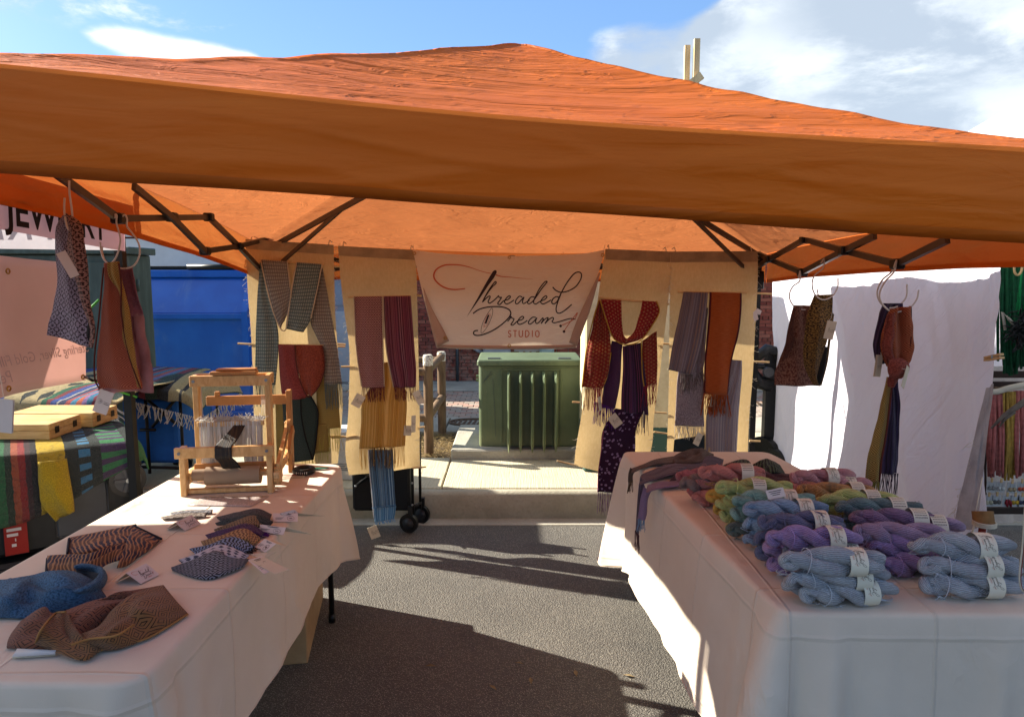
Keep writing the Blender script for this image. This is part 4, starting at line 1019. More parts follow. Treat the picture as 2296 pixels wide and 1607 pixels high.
# cardboard box under the left table
KRAFT = mat('kraft_card', lambda t: (lambda p: t.out(t.mix(t.noise(p, 6., 5, .6).ss(.3, .7), hx('#8c6f4e'), hx('#9c805c')), .85, t.bump(t.noise(p, 40., 3), .002)))(t.pos()))
a = aZ(690, 1487, 0); b = aZ(612, 1490, 0)
s = thing('cardboard_box', 'tall brown cardboard box under the left table', 'cardboard box', loc=(a.x, a.y, 0))
s.rotation_euler = (0, 0, R(9))
box('carton', (-.36, 0, 0), (0, .62, .47), KRAFT, s, .004)
box('tape', (-.21, -.003, .01), (-.15, -.001, .46), plain('packing_tape', '#a38a66', .3), s)
box('flap', (-.355, .004, .472), (-.004, .31, .477), KRAFT, s)

# ================================================================== CLOTHS LYING ON THE LEFT TABLE
def lay(rows, h=0.):                                   # rows of (px, py[, height]) triples
    return [[aZ(q[0], q[1], TZ+.006+(q[2] if len(q) > 2 else h)) for q in r] for r in rows]
def bumps(a, s, sd):
    return lambda u, v: (0, 0, a*(N3(u*s+sd, v*s, sd)+.4)*math.sin(math.pi*min(1, max(0, u)))**.5*math.sin(math.pi*min(1, max(0, v)))**.5)
BRC = fab('brown_diamond_weave', c_diamond('#8c6038', '#33200f', 22., 2.2, .9, .72), .06); BRC2 = fab('rust_brown_weave', c_diamond('#8a5840', '#3a241a', 22., 2.2, .9, .72), .06)
BRE = plain('tan_selvage', '#8a6438', .9)
s = thing('cowl', 'brown diamond patterned cowl in a loose loop at the front of the left table', 'cowl', 'cowls lying on the left table')
sheet('under_layer', lay([[(48, 1392), (24, 1425), (15, 1451)], [(98, 1361, .05), (72, 1400, .03), (40, 1453)], [(124, 1376, .03), (140, 1400, .02), (128, 1452)], [(212, 1346, .02), (215, 1370, .03), (180, 1430)], [(300, 1330, .02), (290, 1350, .02), (230, 1395)]]), BRC2, s, 14, 30, bumps(.012, 5, 2), .004)
sheet('top_layer', lay([[(122, 1376, .035), (92, 1412, .05), (80, 1443, .01)], [(147, 1371, .045), (140, 1420, .025), (180, 1479, .004)], [(160, 1395, .03), (185, 1428, .03), (226, 1458, .004)]]), BRC, s, 14, 24, bumps(.012, 4, 5), .004)
sheet('wide_layer', lay([[(180, 1423, .012), (190, 1440, .02), (226, 1458)], [(222, 1404, .02), (240, 1425, .035), (270, 1453)], [(252, 1368, .04), (290, 1390, .03), (320, 1435)], [(300, 1331, .045), (325, 1370, .04), (372, 1407)], [(366, 1312, .018), (392, 1345, .02), (421, 1376)]]), BRC, s, 16, 34, bumps(.02, 4, 9), .004)
sheet('back_strip', lay([[(214, 1347, .03), (218, 1356, .015)], [(268, 1330, .035), (275, 1345, .02)], [(366, 1312, .018), (360, 1330, .02)]]), BRC2, s, 6, 20, bumps(.01, 3, 1), .004)
def edge3(parent, pts, m, r=.0028): MB().tube([cr([aZ(x, y, TZ+.008+z) for x, y, z in pts], i/30) for i in range(31)], r, 5).build('edge', m, parent, True)
edge3(s, [(80, 1441, .01), (92, 1412, .058), (122, 1376, .045), (147, 1371, .055)], BRE)
edge3(s, [(180, 1479, .0), (226, 1457, .0), (320, 1434, 0), (372, 1407, 0), (421, 1376, 0)], BRE); edge3(s, [(160, 1445, .03), (200, 1432, .03), (260, 1424, .045), (300, 1400, .04)], BRE)
s = thing('folded_card', 'folded white price card peeking out under the brown cowl', 'price card')
sheet('card', lay([[(39, 1453, .012), (27, 1472, .003)], [(126, 1457, .012), (123, 1466, .003)]]), PINK, s, 1, 1, None, .0015); sheet('card_back', lay([[(37, 1458, 0), (27, 1475, -.002)], [(126, 1461, 0), (123, 1469, -.002)]]), CARD, s, 1, 1, None, .0015)
BLC = fab('slate_blue_knit', lambda t, U, V: (lambda n: (t.mix(n.ss(.35, .6), hx('#1f4262'), hx('#4d789c')), n*2))(t.noise(t.vec(U, V), 150., 3, .6)), .05, bd=.005)
s = thing('cowl', 'slate blue knitted cowl with a folded-over collar at the left table edge', 'cowl', 'cowls lying on the left table')
sheet('cloth', lay([[(-60, 1300), (-40, 1340, .03), (-40, 1385)], [(20, 1300, .02), (22, 1340, .045), (10, 1384)], [(75, 1290, .03), (70, 1330, .03), (60, 1385)], [(130, 1280, .05), (125, 1320, .055), (125, 1371)], [(172, 1284, .04), (180, 1320, .04), (190, 1362)], [(205, 1300, .03), (222, 1318, .02), (237, 1338)]]), BLC, s, 22, 46, bumps(.024, 5, 4), .006)
cl_ = []
for ox, oy, mx_, my_, ix, iy in ((132, 1300, 140, 1290, 152, 1284), (138, 1326, 152, 1312, 164, 1302), (165, 1340, 172, 1326, 176, 1316), (205, 1332, 202, 1318, 198, 1310), (232, 1312, 224, 1304, 214, 1300), (238, 1290, 229, 1284, 216, 1288), (224, 1275, 216, 1272, 206, 1282), (190, 1270, 188, 1268, 186, 1280), (165, 1272, 168, 1270, 172, 1280)):
    cl_.append([aZ(ox, oy, TZ+.008), aZ(mx_, my_, TZ+.055), aZ(ix, iy, TZ+.03)])
sheet('collar', cl_, BLC, s, 12, 50, bumps(.01, 6, 3), .006)
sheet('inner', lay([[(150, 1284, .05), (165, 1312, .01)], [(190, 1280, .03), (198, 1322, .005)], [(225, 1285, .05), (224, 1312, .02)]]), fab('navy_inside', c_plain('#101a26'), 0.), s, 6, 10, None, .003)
sheet('flap', lay([[(0, 1310, .02), (2, 1325, .02)], [(24, 1296, .03), (38, 1310, .022)], [(40, 1308, .02), (46, 1318, .02)]]), BLC, s, 6, 8, None, .004)
PUW = fab('plum_wave_weave', c_wave('#2c1a30', '#b07c50', 70.), .06)
DKE = plain('dark_plum_trim', '#15121e', .9)
s = thing('scarf', 'plum and copper wavy striped scarf folded behind the slate blue cowl', 'scarf')
sheet('flat_part', lay([[(150, 1243), (155, 1206)], [(200, 1238, .008), (205, 1196, .006)], [(260, 1222, .012), (256, 1186, .008)], [(306, 1213, .01), (303, 1176, .006)]]), PUW, s, 12, 24, bumps(.006, 4, 1), .005)
sheet('right_part', lay([[(300, 1182, .02), (284, 1215, .03), (262, 1272, .01)], [(330, 1194, .012), (312, 1225, .02), (285, 1268)], [(362, 1207), (335, 1233), (300, 1254)]]), PUW, s, 12, 20, bumps(.012, 5, 8), .005)
sheet('front_wave', lay([[(107, 1246, .018), (106, 1288)], [(150, 1243, .03), (150, 1287)], [(205, 1240, .05), (200, 1287, .01)], [(250, 1222, .045), (245, 1262, .012)], [(286, 1218, .02), (268, 1254, .02)]]), PUW, s, 14, 40, bumps(.015, 4, 3), .005)
edge3(s, [(107, 1252, .01), (105, 1287, 0), (112, 1289, 0)], DKE, .005); edge3(s, [(303, 1177, .01), (306, 1213, .012)], DKE, .005); edge3(s, [(155, 1207, .004), (151, 1240, .004)], DKE, .004); edge3(s, [(303, 1180, .02), (362, 1208, .005)], DKE, .004)

# ------------------------------------------------------------------ coasters and their tags
def swatch(label, m, rows, thick=.006, fr=None, amp=.006, sd=0):
    o = thing('woven_swatch', label, 'woven piece', 'small woven pieces fanned out on the left table')
    sheet('cloth', lay(rows), m, o, 10, 18, bumps(amp, 5, sd), thick)
    if fr: fringe(o, aZ(*fr[0], TZ+.012), aZ(*fr[1], TZ+.010), 12, .028, fr[2], .0014, .004, (.8, -.1, -.25))
    return o
swatch('grey tweed woven piece at the back of the fan', fab('grey_tweed', c_mesh('#57504f', '#3c3a3c', 200., 120.), .02), [[(486, 1160), (493, 1166)], [(530, 1150, .02), (535, 1160, .02)], [(575, 1141, .03), (575, 1156, .02)], [(609, 1154, .01), (605, 1166, .005)]], sd=1)
swatch('dark grey-green woven piece second from the back of the fan', fab('charcoal_green', c_mesh('#303a38', '#232a2a', 200., 120.), .02), [[(483, 1173, .005), (488, 1178)], [(525, 1161, .025), (530, 1174, .02)], [(571, 1152, .03), (572, 1170, .02)], [(612, 1170, .01), (606, 1178, .004)]], sd=2)
swatch('black and tan diamond woven piece in the fan', fab('tan_diamonds', c_diamond('#14100e', '#b08f60', 48., 1.5, .75, .55), .02), [[(480, 1188, .004), (486, 1193)], [(525, 1170, .025), (530, 1185, .02)], [(568, 1156, .03), (568, 1178, .02)], [(588, 1172, .012), (584, 1184, .004)]], sd=3)
swatch('purple marled woven piece in the fan', fab('purple_marl', c_mesh('#5d3060', '#3a2048', 60., 260.), .03), [[(461, 1200, .004), (468, 1208)], [(505, 1187, .025), (510, 1198, .02)], [(556, 1174, .025), (560, 1192, .02)], [(592, 1194, .008), (586, 1203, .003)]], fr=((588, 1190), (584, 1200), PURT), sd=4)
swatch('tan herringbone woven piece in the fan', fab('tan_tweed', c_zig('#6c4828', '#b8905c', 80., .6, 50.), .03), [[(451, 1214, .004), (457, 1224)], [(495, 1202, .025), (500, 1216, .02)], [(547, 1186, .028), (552, 1210, .02)], [(585, 1208, .008), (566, 1224, .003)]], sd=5)
swatch('blue and black zigzag woven piece in the fan', fab('blue_zigzag', c_zig('#16171f', '#8294b8', 85., .7, 30.), .03), [[(425, 1231, .004), (440, 1242)], [(470, 1222, .022), (478, 1236, .02)], [(522, 1204, .028), (525, 1228, .02)], [(571, 1226, .008), (548, 1240, .003)]], fr=((568, 1224), (550, 1237), DKE), sd=6)
swatch('white and blue-grey latticed woven piece behind the black diamond one', fab('white_lattice', c_diamond('#c4c2ce', '#363c52', 50., .5, .8, .62), .04), [[(401, 1256, .004), (412, 1266)], [(445, 1241, .022), (455, 1256, .02)], [(497, 1222, .028), (500, 1246, .02)], [(558, 1245, .01), (545, 1258, .004)]], sd=7)
swatch('large black and grey diamond woven piece at the front of the fan', fab('black_diamonds', c_diamond('#0d0c12', '#8a8c98', 34., 1.5, .8, .52), .02), [[(384, 1273, .004), (387, 1279)], [(430, 1257, .018), (438, 1295)], [(485, 1236, .032), (475, 1297)], [(515, 1251, .02), (515, 1282, .004)], [(558, 1254, .008), (547, 1269, .003)]], sd=8)
swatch('narrow white and grey woven strip behind the rear tent card', fab('white_grey_strip', c_mesh('#a09c9c', '#55555c', 200., 90.), .05), [[(382, 1150), (384, 1155)], [(420, 1144, .006), (422, 1150, .004)], [(477, 1143, .004), (476, 1150)]], .004, None, .002, 9)
swatch('narrow cream and brown woven strip left of the rear tent card', fab('cream_brown_strip', c_mesh('#9a8f84', '#5c4c42', 200., 90.), .05), [[(361, 1160), (366, 1164)], [(405, 1152, .006), (408, 1160, .004)], [(464, 1150, .004), (462, 1158)]], .004, None, .002, 10)
def tent(label, rl, rr, fr_, fl, flap, h=.035, m=PINK, pr=1, group='folded price cards on the left table'):
    o = thing('tent_card', label, 'price card', group)
    A, B = aZ(*rl, TZ+h), aZ(*rr, TZ+h); Cc, D = aZ(*fr_, TZ+.004), aZ(*fl, TZ+.004); n = (B-A).cross(D-A).normalized()
    if n.z < 0: n = -n
    th = n*.0012
    MB().add([A, B, Cc, D, A-th, B-th, Cc-th, D-th], [(0, 1, 2, 3), (7, 6, 5, 4), (0, 4, 5, 1), (1, 5, 6, 2), (2, 6, 7, 3), (3, 7, 4, 0)]).build('front_face', m, o)
    if flap:
        E_ = aZ(*flap, TZ+.003); F_ = E_+(B-A); MB().add([A-th*.2, B-th*.2, F_, E_, A-th, B-th, F_-Vector((0, 0, .001)), E_-Vector((0, 0, .001))], [(0, 1, 2, 3), (7, 6, 5, 4), (0, 4, 5, 1), (1, 5, 6, 2), (2, 6, 7, 3), (3, 7, 4, 0)]).build('back_face', CARD, o)
    def f(x, y):
        u = .10+.8*(x-380)/1700; v = .12+.76*(y-440)/850; return A.lerp(B, u).lerp(D.lerp(Cc, u), v)+n*.0012
    if pr == 1: wordmark(f, 1, 1.6).build('lettering', [INK, OINK], o)
    elif pr == 2:
        q = MB()
        def g(u, v): return A.lerp(B, u).lerp(D.lerp(Cc, u), v)+n*.001
        q.tube([g(.72+.14*math.cos(a), .62+.27*math.sin(a)) for a in [i*math.pi/9 for i in range(18)]], .0005, 3, closed=True)
        for k in range(3): q.bar(g(.66+k*.04, .55), g(.70+k*.04, .70), .0012, .0006)
        for k in range(2): q.bar(g(.3+.04*k, .12+.08*k), g(.75-.04*k, .12+.08*k), .0016, .0006)
        for k in range(3): q.bar(g(.1, .55+k*.1), g(.45-.05*k, .52+k*.1), .0008, .0006)
        q.build('print', INK, o)
    return o
tent('front tent card with script lettering, between plum scarf and brown cowl', (283, 1284), (328, 1262), (358, 1287), (316, 1308), (258, 1305))
tent('rear tent card with script lettering, in front of the narrow woven strips', (392.7, 1170.6), (429.3, 1153.8), (451, 1173), (415, 1189), (373, 1186))
tent('price card at the far right back of the woven fan', (628, 1150), (660, 1142), (676, 1154), (646, 1163), None, .03)
tent('price card with circled emblem, beside the grey woven pieces', (611, 1150), (668, 1150), (667, 1169), (613, 1169), (672, 1156), .022, PINK, 2)
tent('price card with circled emblem, beside the purple woven piece', (583, 1175), (641, 1182), (635, 1199), (577, 1190), (640, 1190), .022, PINK, 2)
tent('price card right of the tan woven piece', (594, 1207), (619, 1218), (594, 1238), (571, 1225), (620, 1213), .022, PINK, 2)
tent('price card with script lettering fanned under the others', (560, 1242), (600, 1238), (620, 1237), (590, 1254), None, .014, CARD, 1)
tent('price card with circled emblem, right of the black diamond woven piece', (556, 1255), (588, 1246), (620, 1274), (592, 1286), (617, 1286), .020, PINK, 2)

# clear plastic sheet protector in front of the loom
s = thing('plastic_sleeve', 'printed sheet in a clear plastic sleeve lying in front of the loom', 'sheet')
def m_sleeve(t):
    U, V = t.uv(); l = (V*140).fr().lt(.35)*(U*1.+t.noise1(V, 200.)*.05).gt(.03)*t.noise(t.vec(U*60, (V*140).floor()), 1., 1).gt(.46)
    t.out(t.mix(l*.7, hx('#b8aca6'), hx('#6c6468')), .18, spec=.6)
sheet('sheet', lay([[(458, 1113), (418, 1132)], [(604, 1112), (562, 1135)]], -.003), mat('plastic_sleeve', m_sleeve), s, 6, 6, None, .0012)

# ------------------------------------------------------------------ table loom
LW = mat('loom_maple', lambda t: (lambda p: (lambda x, y, z: t.out(t.mix(t.noise(t.vec(x*2, y, z*.6), 22., 5, .6, 1.).ss(.3, .7), hx('#b88e58'), hx('#d2aa74')), .45, spec=.35))(*t.sep(p)))(t.pos()))
LW2 = plain('loom_walnut', '#a47444', .5, var=.15, sc=12)
A0 = aZ(412, 1114, TZ); B0 = aZ(602, 1106, TZ)
dx = (B0-A0); lw = dx.length+.03; ang = math.atan2(dx.y, dx.x)
lm = thing('table_loom', 'wooden table loom with white heddles and dark warp on the left table', 'loom', loc=(A0.x-.012, A0.y, TZ), rz=ang)
def lb(lo, hi, name='beam', m=LW, par=lm, ch=.002): return box(name, lo, hi, m, par, ch)
w = lw; t_ = .022
for x in (0, w-t_):
    s_ = 'front_post'; lb((x, 0, .0), (x+t_, .045, .195), s_)
    lb((x, .045, .035), (x+t_, .46, .075), 'side_rail'); lb((x+(.023 if x == 0 else -.023), .14, .02), (x+t_+(.023 if x == 0 else -.023), .185, .455), 'tall_post')
    lb((x, .43, .0), (x+t_, .47, .20), 'rear_post')
    MB().disc((x+t_/2, .02, .0), (0, 0, 1), .011, .006, 8).build('foot', JNT, lm)
fb = lb((-.012, -.014, .155), (w+.010, 0.004, .197), 'front_beam')
tb_ = lb((.018, .120, .415), (w-.018, .142, .458), 'top_beam'); lb((.018, .186, .415), (w-.018, .205, .458), 'top_beam')
lb((.02, .142, .44), (.04, .186, .458), 'top_side'); lb((w-.04, .142, .44), (w-.02, .186, .458), 'top_side')
for bx, by, bz, d in ((.006, -.014, .176, 0), (w-.016, -.014, .176, 0), (.034, .12, .437, 0), (w-.034, .12, .437, 0)):
    MB().disc((bx, by-.002, bz), (0, 1, 0), .006, .004, 12).build('screw', GALV, lm, True, ang=40)
MB().box((.10, .11, .462), (w-.07, .16, .475), Matrix.Rotation(R(0), 4, 'Y'), ch=.002).build('shuttle', LW2, lm); MB().box((.12, .125, .476), (w-.075, .17, .484), ch=.002).build('shuttle', LW2, lm)
lb((.03, .30, .305), (w+.03, .32, .345), 'rear_bar', LW2); lb((.065, .30, .345), (.085, .32, .365), 'bar_peg', LW2)
lb((w+.012, .29, .0), (w+.032, .335, .365), 'rear_upright', LW2)
lb((.045, .10, .255), (w-.045, .112, .275), 'heddle_bar'); lb((.045, .115, .05), (w-.045, .127, .07), 'heddle_bar')
for q in range(3): lb((.045, .13+.018*q, .275), (w-.045, .136+.018*q, .281), 'heddle_rod', GALV)
HED = plain('white_heddle_cord', '#d2cec8', .85, var=.05, tr=.1)
mb = MB(); rnd = random.Random(5)
for i in range(330):
    x = .055+(w-.11)*i/330+rnd.uniform(-.001, .001); y = .10+rnd.choice((0, .012, .03, .045)); cx2 = w*.5
    k = max(0, 1-abs(x-cx2)/.07)
    mb.tube([(x, y, .275), (x+(cx2-x)*.15*k, y-.006, .22-.03*k*0), (x+(cx2-x)*.3*k, y-.01, .17+.02*k), (x, y, .062 if k < .3 else .13)], .0013, 3, cap=False)
for i in range(220):
    x = .045+(w-.09)*rnd.random(); y = .098+rnd.uniform(0, .05); mb.tube([(x, y, .272), (x+rnd.uniform(-.01, .01), y-.01, .283), (x+rnd.uniform(-.02, .02), y-.012, .292+rnd.uniform(-.02, .012))], .001, 3, cap=False)
mb.build('heddles', HED, lm, True, 'stuff')
mb = MB()
for i in range(14):
    x = rnd.choice((.05, w-.05))+rnd.uniform(-.012, .012); mb.tube([(x, .15, .29), (x+rnd.uniform(-.004, .004), .15, .42)], .0008, 3)
mb.build('harness_cords', HED, lm, True, 'stuff')
WARP = mat('black_warp', lambda t: (lambda p: t.out(t.mix(t.noise(t.vec(t.sep(p)[0]*300, t.sep(p)[1]*3, t.sep(p)[2]*3), 1., 2).ss(.55, .7), (.012, .011, .012, 1), hx('#4a3c2a')), .6, t.bump(t.noise(t.vec(t.sep(p)[0]*300, 0., 0.), 1., 2), .002)))(t.obj()))
wx0, wx1 = w*.40, w*.61
rr_ = [[Vector((wx0+.05, .105, .262)), Vector((wx1+.02, .105, .262))], [Vector((wx0+.03, .07, .235)), Vector((wx1+.01, .07, .235))], [Vector((wx0+.01, .03, .212)), Vector((wx1, .03, .212))], [Vector((wx0, .0, .2)), Vector((wx1-.01, .0, .2))], [Vector((wx0, -.017, .194)), Vector((wx1-.01, -.017, .194))], [Vector((wx0, -.018, .175)), Vector((wx1-.01, -.018, .175))], [Vector((wx0, -.018, .155)), Vector((wx1-.01, -.018, .155))], [Vector((wx0+.008, .01, .13)), Vector((wx1+.0, .01, .13))], [Vector((wx0+.015, .03, .10)), Vector((wx1+.01, .03, .10))]]
sheet('warp', rr_, WARP, lm, 12, 24, None, .003)
BRC_P = plain('kraft_paper_roll', '#8f7861', .8, var=.06, sc=5)
MB().tube([(.022, .05, .072), (w-.03, .05, .072)], .012, 12).build('cloth_beam', LW, lm, True, ang=40)
MB().tube([(.035, .05, .072), (.085, .05, .072)], .023, 20).build('roll_core', BRC_P, lm, True, ang=40)
MB().tube([(.085, .05, .066), (w-.055, .05, .066)], .036, 28).build('paper_roll', BRC_P, lm, True, ang=40)
lb((.03, .085, .085), (w-.03, .10, .107), 'breast_rail', LW2)
lb((.02, .02, .004), (w-.02, .05, .020), 'base_beam')
MB().disc((w+.014, .04, .065), (1, 0, 0), .038, .022, 10).build('ratchet_wheel', LW, lm)
for k in range(10): MB().box((w+.003, -.006, .028), (w+.025, .006, .043), Matrix.Translation((0, .04, .065)) @ Matrix.Rotation(k*math.pi/5, 4, 'X') @ Matrix.Translation((0, 0, 0))).build('ratchet_tooth', LW, lm)
MB().bar((w+.018, .02, .10), (w+.018, .30, .22), .014, .035).build('side_lever', LW, lm); MB().bar((w+.045, .14, .13), (w+.045, .24, .21), .012, .04).build('side_lever', LW2, lm)
MB().disc((w+.035, .22, .225), (1, 0, 0), .03, .012, 14).build('side_knob', LW2, lm)
MB().tube([(w+.02, .15, .12), (w+.034, .145, .11), (w+.022, .14, .10)], .0015, 5).build('hook', GALV, lm)
# small tools right of the loom
s = thing('black_strap_roll', 'rolled black tape with white markings behind the loom on the left table', 'tape roll')
p = aZ(682, 1062, TZ); MB().tube([p+Vector((math.cos(a)*.036, math.sin(a)*.036, .016)) for a in [i*math.pi/12 for i in range(24)]], .014, 10, closed=True).build('roll', BLACK, s, True)
mb = MB()
for k in range(6): mb.box((-.001, -.002, 0), (.001, .0, .009), Matrix.Translation(p+Vector((-.02+k*.009, -.050+.002*abs(k-3), .011))))
mb.build('markings', PINK, s)
s = thing('flat_shuttle', 'flat green shuttle lying at the back edge of the left table', 'shuttle')
a, b = aZ(645, 1052, TZ+.008), aZ(738, 1049, TZ+.008); mb = MB(); n = 14
mb.tube([a.lerp(b, i/n) for i in range(n+1)], [.003+.011*math.sin(math.pi*i/n)**.4 for i in range(n+1)], 10); o = mb.build('blade', plain('green_plastic', '#27624f', .4), s, True)
for v in o.data.vertices: v.co.z = TZ+.008+(v.co.z-TZ-.008)*.25
for nm, c, y0, y1 in (('red knitting needle beside the loom', '#a8341f', 1064, 1064), ('upper pale wooden needle beside the loom', '#b7a58a', 1069, 1067), ('lower pale wooden needle beside the loom', '#a39173', 1074, 1070)):
    s = thing('needle', nm, 'needle'); MB().tube([aZ(622, y0, TZ+.006), aZ(684, y1, TZ+.006)], .0022, 6).build('shaft', plain('needle_'+c[1:], c, .5), s, True)
# ================================================================== RING HANGERS AND COWLS ON THE SIDE TRUSSES
RINGM = plain('white_ring_wire', '#bcb3ac', .35, var=.04, spec=.5)
def ringhook(label, pts, Y, group='white ring hangers on the side frame', dY=.03, r=.0032):
    o = thing('ring_hanger', label, 'hanger', group); n = len(pts)
    P = [aY(x, y, Y+dY*(i/(n-1)-.5)) for i, (x, y) in enumerate(pts)]
    MB().tube([cr(P, i/48) for i in range(49)], r, 8).build('ring', RINGM, o, True)
    return o
PPD = fab('plum_lattice_weave', lambda t, U, V: (lambda d: (t.mix(d.gt(.42)*.9, hx('#30232c'), hx('#a092a4')), d*1.2))(((U*34).tri()+(V*34).tri()).fr()*.55+(U*150).tri()*.22+(V*150).tri()*.22), .10)
PPD2 = fab('plum_rust_lattice', lambda t, U, V: (lambda d: (t.mix(d.gt(.46)*.8, hx('#3a2422'), hx('#a87e74')), d*1.2))(((U*34).tri()+(V*34).tri()).fr()*.5+(U*140).tri()*.24+(V*140).tri()*.24), .10)
ringhook('white ring hanger holding the plum lattice cowl, far left', [(155, 405), (156, 435), (161, 470), (162, 500), (155, 516), (148, 500), (144, 470), (145, 444)], 2.34)
s = thing('cowl', 'plum and grey lattice cowl hanging from the left side frame', 'cowl', 'cowls and scarves hanging from the side frames')
sheet('back_band', rY([(140, 484, 160, 482, .0), (122, 515, 165, 510), (121, 570, 178, 570), (121, 636, 190, 640), (112, 690, 200, 700), (105, 725, 212, 735), (104, 751, 208, 777)], 2.36), PPD, s, 16, 40, rip(.016, .8, 1, .7), .005)
sheet('front_band', rY([(148, 478, 164, 488), (154, 510, 180, 505), (150, 545, 190, 539), (155, 590, 196, 590), (168, 640, 200, 640), (185, 690, 206, 690), (200, 740, 216, 732), (197, 775, 210, 779)], 2.33), PPD2, s, 14, 40, rip(.018, .7, 2, .5), .005)
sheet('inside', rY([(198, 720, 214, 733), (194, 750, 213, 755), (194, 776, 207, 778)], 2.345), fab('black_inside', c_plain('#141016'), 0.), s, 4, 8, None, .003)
ptag(s, 152, 593, 2.30, .028, .085, -.42, .5, (140, 565), PINK, .1, 0)
for i, p in enumerate(([(258, 489), (258, 481), (262, 484), (261, 500), (268, 525), (270, 540), (265, 565), (255, 585), (243, 590), (232, 580), (226, 560), (225, 543)], [(272, 487), (280, 482), (285, 492), (285, 508), (300, 527), (312, 550), (312, 575), (298, 597), (270, 602), (240, 590), (230, 570), (229, 552)])):
    ringhook('white ring hanger holding the '+('rust and gold scarf' if i == 0 else 'dusty pink scarf'), p, 2.66+.03*i)
RGB_ = fab('rust_basket_weave', c_basket('#a04f3e', '#cc7c60', 28.), .3); GLB = fab('gold_basket_weave', c_basket('#9c7a3c', '#d0ae66', 28.), .36)
PNK = fab('dusty_pink_weave', c_mesh('#ac7684', '#9a667a', 200., 200.), .42); PNK2 = fab('pale_pink_weave', c_plain('#cca0aa', '#c0929c'), .5)
s = thing('scarf', 'dusty pink scarf hanging behind the rust and gold one at the left', 'scarf', 'cowls and scarves hanging from the side frames')
sheet('upper_cloth', rY([(264, 602, 299, 599), (270, 660, 309, 655), (278, 715, 318, 705)], 2.72), PNK, s, 14, 24, rip(.014, 1.4, 1, .6), .004)
sheet('lower_cloth', rY([(278, 700, 318, 700), (272, 740, 324, 740), (262, 790, 334, 790), (240, 840, 343, 835), (214, 876, 346, 880)], 2.73), PNK2, s, 16, 30, rip(.02, 1.8, 2, .6), .004)
s = thing('scarf', 'rust and gold basket weave scarf hanging with a white tag at the left', 'scarf', 'cowls and scarves hanging from the side frames')
sheet('rust_side', rY([(232, 590, 258, 588), (232, 640, 268, 640), (223, 710, 279, 720), (212, 800, 298, 800), (213, 848, 310, 846), (223, 871, 316, 872)], 2.67), RGB_, s, 18, 44, rip(.018, 1.1, 1, .5), .004)
sheet('gold_side', rY([(240, 588, 268, 586), (243, 620, 270, 618), (266, 660, 278, 655), (271, 710, 288, 705), (272, 760, 295, 760), (290, 810, 303, 810), (309, 865, 315, 868)], 2.645), GLB, s, 10, 44, rip(.010, 1, 0), .004)
selv(s, [(266, 590), (272, 640), (272, 700), (285, 780), (300, 830), (316, 872)], DKR, .003, 2.635); selv(s, [(232, 600), (222, 710), (212, 800), (213, 850), (223, 871)], DKR, .003, 2.655)
ptag(s, 231, 901, 2.62, .05, .088, .38, .15, (229, 870), PINK, .12, 2)
s = thing('price_tag', 'blank back of a pale price card hanging at the far left image edge', 'price card')
card('card', s, Matrix.Translation(aY(8, 932, 1.95)) @ Matrix.Rotation(.12, 4, 'Y'), .05, .095, PINK, .1, 0)
MB().tube([aY(8, 890, 1.95), aY(-6, 800, 1.96)], .0009, 4).build('string', STR, s)

# right side
BRN = fab('brown_lace_knit', c_mesh('#74443a', '#b0806a', 130., 90.), .25, bd=.005); BRN2 = fab('chestnut_lace_knit', c_mesh('#5a3026', '#7d4a38', 170., 120.), .2, bd=.005)
OLV = fab('olive_open_knit', lambda t, U, V: (lambda h: (t.mix(h.ss(.44, .56), hx('#261c0c'), hx('#a47c3e')), h*1.5))(t.noise(t.vec(U*110, V*230), 1., 2, .5, .4)), .25, bd=.006)
ringhook('white ring hanger holding the chestnut lace cowl', [(1790, 625), (1794, 607), (1793, 630), (1778, 642), (1770, 660), (1773, 676), (1785, 690), (1808, 694), (1826, 682), (1834, 664), (1832, 648)], 3.52)
ringhook('white ring hanger holding the olive open knit cowl', [(1841, 590), (1848, 580), (1845, 601), (1826, 618), (1821, 640), (1828, 661), (1845, 672), (1866, 664), (1878, 645), (1879, 623)], 3.34)
ringhook('white ring hanger holding the navy and plum scarf', [(1998, 600), (2004, 585), (1999, 609), (1978, 628), (1967, 655), (1973, 677), (1990, 690), (2014, 686), (2032, 666), (2034, 637)], 2.76)
ringhook('white ring hanger holding the knotted rust scarf', [(2004, 600), (2010, 584), (2004, 610), (1984, 632), (1972, 660), (1980, 684), (2004, 700), (2038, 691), (2055, 672), (2060, 650)], 2.70)
s = thing('cowl', 'chestnut lace cowl hanging left of the olive open knit cowl', 'cowl', 'cowls and scarves hanging from the side frames')
sheet('cloth', rY([(1780, 684, 1820, 685), (1772, 720, 1822, 720), (1764, 770, 1828, 770), (1750, 810, 1832, 810), (1741, 835, 1838, 835), (1740, 864, 1841, 866)], 3.52), BRN, s, 18, 34, rip(.016, 1.3, 2, .7), .005)
sheet('side_fold', rY([(1778, 690, 1784, 690), (1766, 740, 1779, 735), (1758, 790, 1779, 770), (1750, 812, 1765, 800)], 3.50), BRN2, s, 6, 20, None, .004)
s = thing('cowl', 'olive open knit cowl with a price tag and dark opening, right of the chestnut one', 'cowl', 'cowls and scarves hanging from the side frames')
sheet('cloth', rY([(1827, 661, 1869, 660), (1815, 690, 1868, 690), (1809, 711, 1868, 707), (1804, 760, 1860, 750), (1802, 800, 1850, 785), (1806, 825, 1838, 820), (1818, 850, 1832, 845), (1828, 864, 1834, 862)], 3.36), OLV, s, 16, 36, rip(.012, 1., 1, .7), .005)
sheet('inside', rY([(1846, 775, 1856, 778), (1836, 810, 1852, 812), (1826, 840, 1846, 842), (1826, 862, 1838, 862)], 3.37), fab('dark_knit_inside', c_plain('#120d07'), 0.), s, 4, 12, None, .003)
